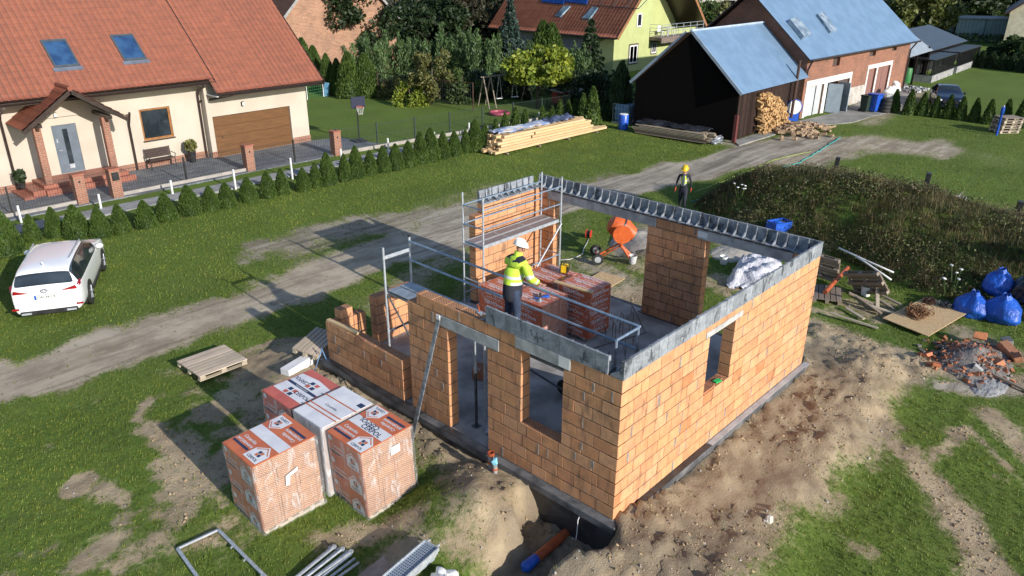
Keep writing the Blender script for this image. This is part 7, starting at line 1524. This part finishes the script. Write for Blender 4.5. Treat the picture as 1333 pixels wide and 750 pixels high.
_c = Vector((*G(1304, 62), 0)) + Vector((.19, -.98, 0)) * 6.5; farhouse('pale cream house with a dark wine red roof at the right edge of the photo', _c.x, _c.y, R(-79), 13, 14, 3.9, 5.2, simple('pale_render', (.62, .56, .42), None, 2, .9), simple('wine_roof', (.07, .02, .025), None, 2, .5))
RR_ = simple('bright_red_roof', (.4, .06, .05), (.3, .045, .04), 2, .45)
x, y = G(522, 46); farhouse('grey blue shed-like house with a bright red roof behind the garden trees', x, y, R(-20), 5, 7, 2.8, 1.6, simple('blue_grey_wall', (.16, .2, .28), None, 2, .8), RR_)
x, y = G(520, 22); farhouse('long pale house with a red roof, farther than the red-roofed shed', x + 3, y, R(60), 9, 16, 3.0, 2.2, simple('pale_blue_wall', (.4, .43, .5), None, 2, .8), RR_)
x, y = G(584, 22); farhouse('white gabled far house with a red roof behind the dark trees', x, y, R(-35), 8, 10, 4.2, 3.2, 'white', RR_)
x, y = G(905, 34); T = thing('white_ruin', 'overgrown white walled outbuilding with a dark doorway behind the black barn', 'outbuilding', (x, y, GZ), R(-40)); m = MB(); wallgrid(m, Matrix.Identity(4), 12, 5.2, .4, [(4.0, 5.8, 0, 3.6), (1.2, 2.0, 1.5, 3)], z0=0); m.build('wall', simple('stained_white', (.62, .6, .56), (.3, .28, .25), .8, .9, lo=.45, hi=.6), T); MB().box(3.5, .6, 0, 6.5, .7, 4).build('inner_wall', 'black', T)
# ------------------------------------------------------------------ yard clutter
def bin_(lab, q_, mat, h=1.0, w=.55): x, y = G(*q_); T = thing('wheelie_bin', lab, 'bin', (x, y, GZ + .04), R(-10)); m = MB(); m.add([(-w * .4, -w * .4, .05), (w * .4, -w * .4, .05), (w * .4, w * .4, .05), (-w * .4, w * .4, .05), (-w / 2, -w / 2, h), (w / 2, -w / 2, h), (w / 2, w / 2, h), (-w / 2, w / 2, h)], [(0, 3, 2, 1), (4, 5, 6, 7), (0, 1, 5, 4), (1, 2, 6, 5), (2, 3, 7, 6), (3, 0, 4, 7)]); m.build('body', mat, T, bevel=.02); m = MB(); m.box(-w / 2 - .03, -w / 2 - .05, h, w / 2 + .03, w / 2 + .03, h + .07); m.build('lid', mat, T, bevel=.02); m = MB(); [m.lathe([(.03, -.03), (.1, -.03), (.1, .03), (.03, .03)], n=12, T=Matrix.Translation((s * w * .4, w * .42, .1)) @ Matrix.Rotation(R(90), 4, 'Y')) for s in (-1, 1)]; m.build('wheel', 'rubber', T)
bin_('dark green wheelie bin left of the blue one by the brick barn', (1125, 146), simple('dark_green', (.015, .035, .025), None, 3, .5)); bin_('bright blue wheelie bin by the brick barn', (1136, 146), 'blue', 1.1, .7)
x, y = G(1151, 147)
for k in range(4): T = tag(MB().lathe([(.2, 0), (.3, 0), (.34, .06), (.34, .16), (.3, .22), (.2, .22)], n=20).build('tyre', 'rubber', loc=(x + .03 * k, y, GZ + .04 + k * .225), smooth=True), 'black car tyre in the stack beside the blue bin', 'tyre', 'stacked black tyres')
x, y = G(1178, 108); T = thing('green_barrel', 'green barrel under the open shelter', 'barrel', (x, y, GZ + .04)); MB().lathe([(.38, 0), (.42, .3), (.42, .75), (.36, 1.15), (.3, 1.15)], n=18).build('barrel', simple('green_plastic', (.04, .2, .06), None, 3, .4), T, smooth=True)
for i, (q_, lab) in enumerate([((1157, 128), 'white sack by the barn door beside the tyres'), ((1163, 122), 'smaller white sack behind the one by the tyres')]): x, y = G(*q_); T = thing('white_sack', lab, 'sack', (x, y, GZ)); MB().blob((0, 0, .4), (.5 - .1 * i, .45, .45), 3 + i, .2, 20, 12).build('sack', 'white', T, smooth='all')
m = MB(); x, y = G(1185, 118); q = random.Random(3)
for i in range(60): shard((x + q.uniform(-1.8, 1.8), y + q.uniform(-.9, .9), GZ + .08), q.uniform(.15, .4), i, (q.uniform(.3, .7),) * 3, 0, m)
tag(m.build('scrap_pile', simple('scrap', (.7, .72, .75), (.4, .4, .4), 5, .6, vcol=True)), 'low pile of pale scrap behind the first narrow thujas', 'scrap', kind='stuff')
# IBC tank and drum
x, y = G(810, 160); T = thing('ibc_tank', 'blue caged water tank behind the blue drum', 'tank', (*G(812, 160), GZ), .1); MB().box(-.45, -.5, .15, .45, .5, 1.15).build('tank', simple('pale_blue_tank', (.14, .3, .5), None, 3, .35), T, bevel=.06); m = MB(); [m.box(-.52 + i * .2, -.53, .12, -.5 + i * .2, -.51, 1.2) for i in range(6)]; [m.box(-.53, -.53, z, .53, -.51, z + .02) for z in (.3, .6, .9, 1.18)]; [m.box(-.53, -.5 + i * .2, .12, -.51, -.48 + i * .2, 1.2) for i in range(6)]; [m.box(-.53, -.53, z, -.51, .53, z + .02) for z in (.3, .6, .9, 1.18)]; m.box(-.55, -.55, 0, .55, .55, .12); m.build('cage', 'steel', T)
x, y = G(811, 169); T = thing('blue_drum', 'blue plastic drum with a pale lid at the corner of the black barn', 'drum', (x, y, GZ)); MB().lathe([(.27, 0), (.29, .05), (.29, .42), (.3, .45), (.29, .48), (.29, .86), (.26, .9)], n=20).build('drum', 'blue', T, smooth=True); MB().lathe([(.25, .9), (.25, .93)], n=20).build('lid', 'white', T)
# firewood, fan, logs
m = MB(); x0, y0 = G(994, 177); q = random.Random(8)
for i in range(420):
    t = q.uniform(0, 1); z = q.uniform(0, 1); hmax = 2.3 * (1 - t ** 2 * .55); xx = x0 + t * 3.6; k = q.uniform(.7, 1.25); m.cbox((xx, y0 + .25 + q.uniform(-.06, .12) + z * .3, GZ + z * hmax), (q.uniform(.09, .2), .34, q.uniform(.08, .15)), q.uniform(-.3, .3), 0, (k, k * .92, k * .8), q.uniform(-.4, .4), q.uniform(-.6, .6))
tag(m.build('firewood_stack', simple('split_wood', (.5, .34, .17), (.32, .2, .1), 20, .8, vcol=True)), 'tall stack of split yellow firewood against the black barn', 'firewood', kind='stuff')
m = MB()
for i in range(170):
    u, v = q.gauss(0, .42), q.gauss(0, .4); x, y = G(1042, 171); k = q.uniform(.6, 1.2); m.cbox((x + u * 2.4, y + v * 1.5, GZ + .1 + .35 * max(0, 1 - math.hypot(u, v)) * q.uniform(.3, 1)), (q.uniform(.25, .4), q.uniform(.1, .2), q.uniform(.1, .18)), q.uniform(0, 3), 0, (k, k * .93, k * .85), q.uniform(-.4, .4), q.uniform(-.4, .4))
tag(m.build('log_heap', simple('log_wood', (.48, .36, .24), (.26, .19, .14), 12, .85, vcol=True)), 'spread heap of split logs on the ground before the firewood stack', 'logs', kind='stuff')
x, y = G(1031, 160); T = thing('log_saw', 'blue circular saw bench with a round pale blade beside the firewood', 'saw', (x, y, GZ), R(-50)); m = MB(); m.lathe([(.05, 0), (.42, 0), (.42, .02), (.05, .02)], n=24, T=Matrix.Translation((0, 0, .95)) @ Matrix.Rotation(R(90), 4, 'X')); m.build('blade', 'white', T); m = MB(); m.box(-.35, .05, .1, .35, .5, .75); m.tube([(.46 * math.cos(t), 0, .95 + .46 * math.sin(t)) for t in np.linspace(-.6, 3.7, 14)], .035, 6); m.build('guard', 'blue', T)
# pallet stack and blue pump at the right
x, y = G(1306, 172)
for k in range(6): pallet('weathered pallet in the stack beside the blue post', (x + .04 * (k % 2), y - .02 * k, GZ + .02 + k * .15), 1.2, 1.0, rot=(0, 0, R(-40)), grp='stacked pallets at the right', mat='oldwood' if k % 2 else 'pale', nb=5)
x, y = G(1297, 176); T = thing('blue_pump', 'tall bright blue hand pump post before the stacked pallets', 'pump', (x, y, GZ)); MB().tube([(0, 0, 0), (0, 0, 1.2), (0, 0, 1.25), (0, 0, 1.6)], [.07, .06, .1, .1], 10).build('body', 'blue', T, smooth=True); MB().tube([(0, 0, 1.5), (.12, 0, 1.68), (.16, 0, 1.5)], .03, 8).build('handle', 'steel', T)
# garden things
def post_(m, p, h, r=.04): m.tube([(p[0], p[1], GZ), (p[0], p[1], GZ + h)], r, 6)
T = thing('swing_set', 'weathered wooden garden swing frame before the dark shrubs', 'swing', (28.6, 30.3, GZ)); P0, P1 = Vector((*G(631, 139), 0)), Vector((*G(668, 139), 0)); P0 = Vector((27.9, 31.0, 0)); P1 = Vector((31.3, 30.1, 0)); m = MB(); z = GZ + 2.0; du = (P1 - P0).normalized(); dv = Vector((-du.y, du.x, 0)); m.tube([P0 - du * .2 + Vector((0, 0, z)), P1 + du * .3 + Vector((0, 0, z))], .05, 6)
bw(m, 'top_beam', 'oldwood', T)
for P_ in (P0, P1, P0 + du * .55):
    for s in (-1, 1): m = MB(); m.tube([P_ + Vector((0, 0, z)), P_ + dv * s * .75 + Vector((0, 0, GZ))], .045, 6); bw(m, 'leg', 'oldwood', T)
for t in (.35, .7): m = MB(); c = P0.lerp(P1, t); [m.tube([c + du * s * .02 + Vector((0, 0, z)), c + du * s * .22 + Vector((0, 0, GZ + .5))], .012, 4) for s in (-1, 1)]; m.cbox((c.x, c.y, GZ + .5), (.5, .2, .03), math.atan2(du.y, du.x)); bw(m, 'swing_seat', 'white', T)
x, y = G(650, 149); T = thing('paddling_pool', 'flattened pink paddling pool on the grass by the swing', 'pool', (x, y, GZ)); m = MB(); m.tube([(.6 * math.cos(t), .6 * math.sin(t), .1) for t in np.linspace(0, 6.2832, 24)], .09, 8); m.lathe([(.58, .02), (.58, .05)], n=20); m.build('ring', simple('pink_vinyl', (.4, .07, .12), None, 3, .4), T, smooth=True)
x, y = G(742, 143); T = thing('playhouse', 'small red and grey playhouse behind the slender thujas', 'playhouse', (x + .6, y + .8, GZ), R(-15)); MB().box(-.9, -.5, 0, 0, .5, 1.1).build('red_side', simple('faded_red', (.3, .05, .04), None, 3, .6), T); MB().box(.01, -.5, 0, .8, .5, 1.15).build('grey_side', simple('grey_sheet', (.35, .37, .4), None, 3, .5), T); MB().prism([(-1.0, 1.1), (.9, 1.15), (.9, 1.22), (-1.0, 1.17)], -.6, .6, 'y').build('roof', 'concrete', T)
x, y = G(411, 128); T = thing('play_goal', 'small green netted goal with a pale blue slide beside the cream garage', 'play goal', (x, y, GZ), .2); m = MB(); m.tube([(-.8, 0, 0), (-.8, 0, 1.2), (.8, 0, 1.2), (.8, 0, 0)], .03, 6); m.build('frame', 'white', T); m = MB(); [m.tube([(-.8 + i * .2, .02, 0), (-.8 + i * .2, .02, 1.2)], .008, 4) for i in range(9)]; [m.tube([(-.8, .02, i * .2), (.8, .02, i * .2)], .008, 4) for i in range(6)]; m.build('net', simple('green_net', (.05, .25, .1), None, 3, .6), T); MB().prism([(.9, 0), (1.1, 0), (1.3, .9), (1.2, .95)], -.2, .2, 'y').build('slide', simple('sky_plastic', (.2, .45, .65), None, 3, .4), T)
x, y = G(424, 124); tag(MB().box(-.4, -.35, 0, .4, .35, .9).box(-.46, -.41, .9, .46, .41, .96).box(-.3, -.36, .2, -.02, -.351, .8).build('garden_cabinet', 'oldwood', loc=(x + .4, y + .5, GZ), bevel=.01), 'low weathered wooden garden cabinet before the tall thujas', 'cabinet')
PT = [px((493, 128), (551, 137)), px((551, 137), (616, 145))]
for i, (a_, b_) in enumerate(PT):
    T = thing('garden_fence', ['rusty wire fence with a top rail beside the lemon yellow bush', 'rusty wire fence with a top rail nearer the swing'][i], 'fence', (*a_, GZ)); m = MB(); m.tube([(*a_, 1.35), (*b_, 1.35)], .025, 5); bw(m, 'top_rail', 'rust', T)
    for p_ in (a_, b_): m = MB(); post_(m, p_, 1.85); bw(m, 'post', 'rust', T)
    m = MB(); n_ = 22; [m.tube([(a_[0] + (b_[0] - a_[0]) * k / n_, a_[1] + (b_[1] - a_[1]) * k / n_, GZ), (a_[0] + (b_[0] - a_[0]) * k / n_, a_[1] + (b_[1] - a_[1]) * k / n_, 1.3)], .005, 3) for k in range(n_)]; [m.tube([(*a_, z), (*b_, z)], .005, 3) for z in (0, .4, .8)]; bw(m, 'wire', 'darksteel', T)
# ------------------------------------------------------------------ trees and shrubs of the gardens
def crown(name, parent, mat, c, r, n, leaf, seed, clumps=22, cl=.34, up=.0, shell=.55, flat=-1.0):
    q = np.random.RandomState(seed); d = q.normal(size=(clumps, 3)); d /= np.linalg.norm(d, axis=1)[:, None]; d[:, 2] = np.maximum(d[:, 2], flat)
    cc = d * q.uniform(shell, .92, (clumps, 1)) * np.array(r); k = q.randint(0, clumps, n); cr = q.uniform(.6, 1.25, clumps)[k][:, None] * cl * np.array(r)
    e = q.normal(size=(n, 3)); e /= np.linalg.norm(e, axis=1)[:, None]; P = cc[k] + e * q.uniform(.55, 1.05, (n, 1)) * cr + np.array(c)
    return leaves(name, P, leaf, mat, parent, up=up, cvar=.38)
def trunk(parent, h, r, seed, spread=1.0, nl=5, z0=.35):
    q = random.Random(seed); m = MB(); m.tube([(0, 0, -.1), (q.uniform(-.1, .1), q.uniform(-.1, .1), h * .5), (q.uniform(-.2, .2), q.uniform(-.2, .2), h)], [r, r * .75, r * .3], 8)
    for i in range(nl):
        a = q.uniform(0, 6.28); z = h * (z0 + .5 * i / nl); L = spread * q.uniform(.5, .9); m.tube([(0, 0, z), (math.cos(a) * L * .5, math.sin(a) * L * .5, z + L * .4), (math.cos(a) * L, math.sin(a) * L, z + L * .75)], [r * .45, r * .3, r * .1], 6)
    return m.build('trunk', LEAF['bark'], parent, smooth='all')
ti = [100]
def tree(lab, name, cat, x, y, h, rad, mat, n=5000, leaf=.16, base=.25, grp=None, **k):
    ti[0] += 1; T = thing(name, lab, cat, (x, y, GZ), group=grp); trunk(T, h * .75, .05 + h * .018, ti[0], rad, z0=base)
    zc = h * (base + 1) / 2; crown('crown', T, LEAF[mat] if isinstance(mat, str) else mat, (0, 0, zc), (rad, rad, h * (1 - base) / 2), n, leaf, ti[0], **k); return T
def conif(lab, name, cat, x, y, h, rad, mat, n=5000, leaf=.14, seed=1, droop=.25, layers=14, grp=None):
    q = np.random.RandomState(seed); T = thing(name, lab, cat, (x, y, GZ), group=grp); MB().tube([(0, 0, 0), (0, 0, h * .97)], [.06 + h * .012, .02], 7).build('trunk', LEAF['bark'], T)
    z = q.uniform(0, 1, n) ** 1.15; nb = layers; lz = np.floor(z * nb); a = (q.randint(0, 9, n) + q.uniform(-.3, .3, n)) * (2 * np.pi / 9) + lz * 1.3; R_ = rad * (1 - z) ** .85 * (.75 + .45 * fbm(a, lz, 1, 2, seed)); t = q.uniform(.15, 1, n) ** .7
    P = np.stack([np.cos(a) * R_ * t, np.sin(a) * R_ * t, .05 * h + (lz + .5) / nb * h * .95 - droop * R_ * t + q.uniform(-.5, .5, n) * h / nb * .55], 1); leaves('crown', P, leaf, LEAF[mat], T, up=.1, cvar=.35); return T
def juniper(lab, x, y, h, rad, n=5200, seed=1, mat='juniper', grp='feathery junipers behind the garden fence'):
    q = np.random.RandomState(seed); T = thing('juniper', lab, 'shrub', (x, y, GZ), group=grp); k = 26; a = q.uniform(0, 6.28, k); rr = q.uniform(0, 1, k) ** .6 * rad * .75; H_ = h * (1 - .45 * (rr / rad) ** 1.3) * q.uniform(.8, 1.08, k); i = q.randint(0, k, n); t = q.uniform(0, 1, n) ** .7
    w = (.42 - .36 * t) * rad * .62; P = np.stack([np.cos(a[i]) * rr[i] * (1 + .35 * t), np.sin(a[i]) * rr[i] * (1 + .35 * t), H_[i] * t], 1) + q.normal(size=(n, 3)) * w[:, None] * np.array([.75, .75, .5]); P[:, 2] = np.maximum(P[:, 2], .05)
    leaves('foliage', P, .13, LEAF[mat], T, up=.8, cvar=.35, asp=.28); MB().tube([(0, 0, 0), (0, 0, h * .5)], .06, 6).build('stem', LEAF['bark'], T); return T
def hp(x, y, row): return zrow(x, y, row) - GZ
J = 'junipers and shrubs of the garden'
# tall thujas behind the basketball hoop
for i, (a, b, t, s) in enumerate([(412, 118, 62, .9), (428, 122, 72, .8), (441, 124, 78, .8), (456, 127, 70, 1.0), (477, 126, 72, 1.15), (398, 112, 52, .9)]):
    x, y = G(a, b); plant(PROT[i % 3], x, y, hp(x, y, t), ['tall thuja fourth from the left behind the basketball hoop', 'tall thuja third from the right of the group behind the hoop', 'narrow tall thuja in the middle of the group behind the hoop', 'dense tall thuja second from the right behind the hoop', 'broadest tall thuja at the right of the group behind the hoop', 'yellowish tall thuja nearest the cream garage gable'][i], 'tall thujas behind the basketball hoop', s, z=GZ)
def T_(fn, q_, top, *a_, **k):     # place by the foot of the plant and the height its top reaches
    x, y = G(*q_); return fn(a_[0], *a_[1:3], x, y, hp(x, y, top), *a_[3:], **k) if fn is not juniper else juniper(a_[0], x, y, hp(x, y, top), *a_[1:], **k)
T_(tree, (468, 92), -22, 'big dark round tree in front of the old brick gable', 'dark_tree', 'tree', 3.6, 'dark', n=11000, leaf=.17, base=.12, clumps=34)
T_(juniper, (492, 112), 38, 'big feathery light green juniper before the brick gable', 2.6, 8000, 3); T_(juniper, (528, 108), 42, 'feathery juniper just right of the biggest one', 1.7, 5200, 4)
T_(juniper, (578, 112), 34, 'feathery juniper behind the olive coloured tree', 1.8, 5200, 5); T_(juniper, (607, 112), 28, 'tall feathery juniper left of the blue spruce, the first of three', 1.7, 5200, 6); T_(juniper, (628, 116), 38, 'feathery juniper left of the blue spruce, the middle of three', 1.6, 5200, 7); T_(juniper, (650, 112), 44, 'feathery juniper at the foot of the blue spruce', 1.5, 4600, 8)
T_(juniper, (748, 122), 52, 'feathery juniper between the lime tree and the green house', 1.3, 4600, 9); T_(juniper, (690, 104), 50, 'small feathery juniper behind the top of the lime tree', 1.2, 3600, 10)
T_(tree, (536, 137), 107, 'round lemon yellow bush by the rusty fence', 'round_bush', 'bush', 1.25, 'lime', n=4200, leaf=.07, base=-.6, clumps=40, cl=.3, shell=.7)
T_(tree, (515, 128), 101, 'dull green bush left of the lemon yellow one', 'round_bush', 'bush', 1.2, 'olive', n=3600, leaf=.08, base=-.5, clumps=30)
T_(tree, (562, 136), 62, 'thin olive yellow tree behind the rusty fence', 'olive_tree', 'tree', 1.5, 'olive', n=3600, leaf=.11, base=.1, clumps=26, cl=.28); T_(tree, (603, 134), 88, 'mid green shrub right of the olive yellow tree', 'shrub', 'shrub', 1.3, 'mid', n=3200, leaf=.1, base=-.2, clumps=24)
T_(tree, (700, 141), 60, 'lime green broadleaf tree above the lumber stack', 'lime_tree', 'tree', 2.2, 'lime', n=9000, leaf=.15, base=.3, clumps=60, cl=.3, shell=.6, flat=-.5)
T_(conif, (664, 110), -2, 'tall blue green spruce left of the green house', 'blue_spruce', 'spruce', 1.9, 'spruce', n=7500, leaf=.15, seed=4); T_(conif, (766, 118), 24, 'ragged dark spruce before the green house wall', 'ragged_spruce', 'spruce', 1.9, 'thuja2', n=5200, leaf=.13, seed=5, droop=.4, layers=11)
for i, (a, b, t) in enumerate([(706, 100, 30), (717, 101, 33)]): x, y = G(a, b); plant(PROT[i], x, y, hp(x, y, t), ['left twin thuja before the eaves of the green house', 'right twin thuja before the eaves of the green house'][i], 'twin thujas before the green house', 1.0, z=GZ)
for i, (a, b, t, w_) in enumerate([(806, 158, 84, .75), (793, 156, 118, 1.1), (784, 150, 128, 1.2)]): x, y = G(a, b); plant(PROTR[i % 2], x, y, hp(x, y, t), ['tall dark thuja column left of the black barn', 'dark rounded thuja by the blue tank', 'lower dark thuja behind the tallest slender one'][i], 'dark thujas by the black barn', w_ * .7, z=GZ)
T_(tree, (745, 138), 96, 'dark low shrub under the ragged spruce', 'shrub', 'shrub', 1.8, 'dark', n=4200, leaf=.12, base=-.4); T_(tree, (778, 136), 92, 'dark spreading shrub before the green house corner', 'shrub', 'shrub', 1.8, 'dark', n=4200, leaf=.12, base=-.4)
T_(tree, (625, 128), 92, 'very dark shrub behind the swing frame', 'shrub', 'shrub', 2.0, 'dark', n=4600, leaf=.13, base=-.4); T_(tree, (662, 126), 96, 'very dark shrub between the swing and the lime tree', 'shrub', 'shrub', 1.9, 'dark', n=4600, leaf=.13, base=-.4); T_(tree, (580, 124), 96, 'dark shrub under the feathery junipers', 'shrub', 'shrub', 1.8, 'dark', n=4200, leaf=.13, base=-.4); T_(tree, (545, 116), 92, 'dark shrub below the second juniper', 'shrub', 'shrub', 1.6, 'dark', n=3600, leaf=.13, base=-.4)
T_(tree, (560, 78), -10, 'big dark green tree behind the junipers, the left one', 'broad_tree', 'tree', 4.0, 'dark', n=9000, leaf=.2, base=.05, clumps=36); T_(tree, (612, 74), -18, 'big dark reddish green tree behind the junipers, the middle one', 'broad_tree', 'tree', 3.8, leafmat('bronze_leaf', (.045, .04, .02), (.028, .03, .014)), n=9000, leaf=.2, base=.05, clumps=36)
T_(tree, (640, 72), 14, 'mid green tree just left of the blue spruce', 'broad_tree', 'tree', 2.6, 'mid', n=6500, leaf=.17, base=.05, clumps=30); T_(tree, (676, 46), -30, 'big dark tree behind the eaves of the green house', 'broad_tree', 'tree', 4.6, 'dark', n=9000, leaf=.24, base=.05, clumps=36)
T_(tree, (536, 66), -4, 'dark tree just right of the red-roofed shed', 'broad_tree', 'tree', 3.0, 'dark', n=6500, leaf=.19, base=.05, clumps=30); T_(tree, (600, 40), -40, 'farther dark tree at the top edge above the junipers', 'broad_tree', 'tree', 6.0, 'dark', n=8000, leaf=.32, base=.05, clumps=36)
T_(tree, (905, 44), 2, 'light green tree hiding the left of the white ruin', 'broad_tree', 'tree', 3.2, 'mid', n=4200, leaf=.22, base=.05, grp=None); T_(tree, (885, 40), -22, 'thin green tree between the green house and the ruin', 'broad_tree', 'tree', 3.2, 'olive', n=4200, leaf=.22, base=.1); T_(tree, (938, 36), 4, 'yellow green shrub right of the ruin doorway', 'shrub', 'shrub', 2.6, 'olive', n=3600, leaf=.22, base=-.2)
T_(tree, (1190, 52), -12, 'big yellow green willow behind the brick barn, the left one', 'willow', 'willow', 4.2, 'willow', n=11000, leaf=.25, base=.0, clumps=40, cl=.3); T_(tree, (1218, 46), 2, 'yellow green willow right of the bigger one', 'willow', 'willow', 3.4, 'willow', n=8000, leaf=.23, base=.0, clumps=34, cl=.3)
T_(tree, (1252, 44), 26, 'low yellow green bush left of the metal shed', 'shrub', 'shrub', 2.6, 'willow', n=3600, leaf=.2, base=-.2)
for i, (a, b, t, r_, m_) in enumerate([(1160, 40, -40, 6, 'dark'), (1235, 34, -50, 7, 'dark'), (1262, 28, -50, 7, 'dark'), (1292, 26, -45, 7, 'dark'), (1322, 26, -50, 7, 'dark'), (1350, 30, -50, 7, 'dark'), (1120, 26, -50, 7, 'dark'), (1275, 34, 4, 4, 'mid'), (1310, 20, -30, 6, 'olive')]):
    lab = ['dark tree behind the left willow', 'first tall dark tree right of the willows', 'tall dark tree behind the low yellow green bush', 'tall dark tree directly behind the metal shed', 'tall dark tree above the right end of the metal shed', 'tall dark tree beyond the right edge house', 'dark tree behind the ridge of the brick barn', 'mid green tree at the left end of the metal shed', 'olive green tree in the wood above the metal shed'][i]
    T_(tree, (a, b), t, lab, 'dark_tree', 'tree', r_, m_, n=8000, leaf=.36, base=.0, clumps=36)
for i, (a, b, t, r_) in enumerate([(1300, 72, 60, .9), (1320, 72, 48, 1.8), (1290, 72, 62, .8), (1337, 76, 50, 1.6)]): T_(tree, (a, b), t, ['low bush before the cream house corner', 'light green bush against the cream house wall', 'small dark bush left of the cream house', 'bush at the right edge before the cream house'][i], 'shrub', 'shrub', r_, ['dark', 'mid', 'dark', 'mid'][i], n=3600, leaf=.17, base=-.4)
# climbing plants and low green under the shrubs; far wood that closes the view
def mass(name, lab, pts, n, leaf, mat, hmax, w):
    P = []; 
    for _ in range(n):
        i = rng.randrange(len(pts) - 1); t = rng.random(); a, b = pts[i], pts[i + 1]; x, y = a[0] + (b[0] - a[0]) * t + rng.gauss(0, w), a[1] + (b[1] - a[1]) * t + rng.gauss(0, w); P.append((x, y))
    P = np.array(P); top = hmax * (.55 + .7 * fbm(P[:, 0], P[:, 1], .11, 3, 5)); z = GZ + top * NR.uniform(0, 1, n) ** .5
    return tag(leaves(name, np.column_stack([P, z]), leaf, mat, cvar=.4), lab, 'wood', kind='stuff')
mass('distant_wood', 'dark wood closing the view far behind the houses', [(70, 190), (110, 150), (150, 105), (185, 60), (215, 10), (230, -60)], 42000, .75, LEAF['dark'], 17, 9)
mass('distant_wood', 'lighter strip of trees in front of the far wood', [(95, 128), (128, 85), (165, 45), (190, 5)], 14000, .5, LEAF['mid'], 8, 5)
mass('undergrowth', 'low mixed green undergrowth beneath the garden shrubs', px((480, 108), (560, 118), (640, 112), (700, 118), (760, 124), (800, 136)), 16000, .09, LEAF['thuja2'], 1.0, 1.6)
mass('meadow_growth', 'rough green growth on the meadow behind the far kennels', px((1200, 40), (1260, 52), (1330, 48)), 9000, .16, LEAF['mid'], 1.0, 4)
# white flowers on the mound
q = random.Random(2)
for (a, b, n_) in ((1234, 392, 3), (1241, 380, 3), (962, 262, 6)):
    _t = Gh(a, b); x, y = _t.x, _t.y; z0 = H(x, y); T = thing('white_umbel', {1234: 'white flower umbels at the foot of the mound, nearest the bags', 1241: 'white flower umbels just behind those nearest the bags', 962: 'tall white flowering weed at the left end of the mound', 1160: 'small white umbels high on the mound crest', 1040: 'small white umbels above the leaning pallets'}[a], 'flower', (x, y, z0)); m = MB(); m2 = MB()
    for k in range(n_): u, v, h = q.uniform(-.3, .3), q.uniform(-.3, .3), q.uniform(.5, .8); m.tube([(u * .3, v * .3, 0), (u, v, h)], .008, 4); m2.blob((u, v, h), (.05, .05, .02), k, .3, 9, 5)
    m.build('stem', LEAF['thuja'], T); m2.build('umbel', 'white', T)

# leafy weeds among the mound grass
def leafy(name, lab, n, sd, thr, mat, size, lift):
    P = scatter(n, 14, 25, -9, 9.6, lambda x, y: (mound_h(x, y) > .08) & (fbm(x, y, .8, 3, sd) > thr)); P[:, 2] += NR.uniform(.0, 1, len(P)) ** 1.5 * lift * (.4 + fbm(P[:, 0], P[:, 1], 2.2, 2, sd)); return tag(leaves(name, P, size, mat, up=.2, cvar=.45), lab, 'weeds', kind='stuff')
leafy('broad_weeds', 'broad leaved green weeds in patches on the earth mound', 70000, 3, .47, leafmat('weed_leaf', (.1, .12, .035), (.045, .06, .02)), .035, .35)
leafy('brown_weeds', 'brown withered weeds between the green ones on the mound', 50000, 13, .5, leafmat('brown_leaf', (.13, .1, .055), (.06, .045, .028)), .032, .38)
leafy('pale_weeds', 'pale seed heads dotted over the crest of the mound', 2500, 23, .55, leafmat('seed_head', (.3, .27, .17), (.2, .18, .11)), .022, .55)
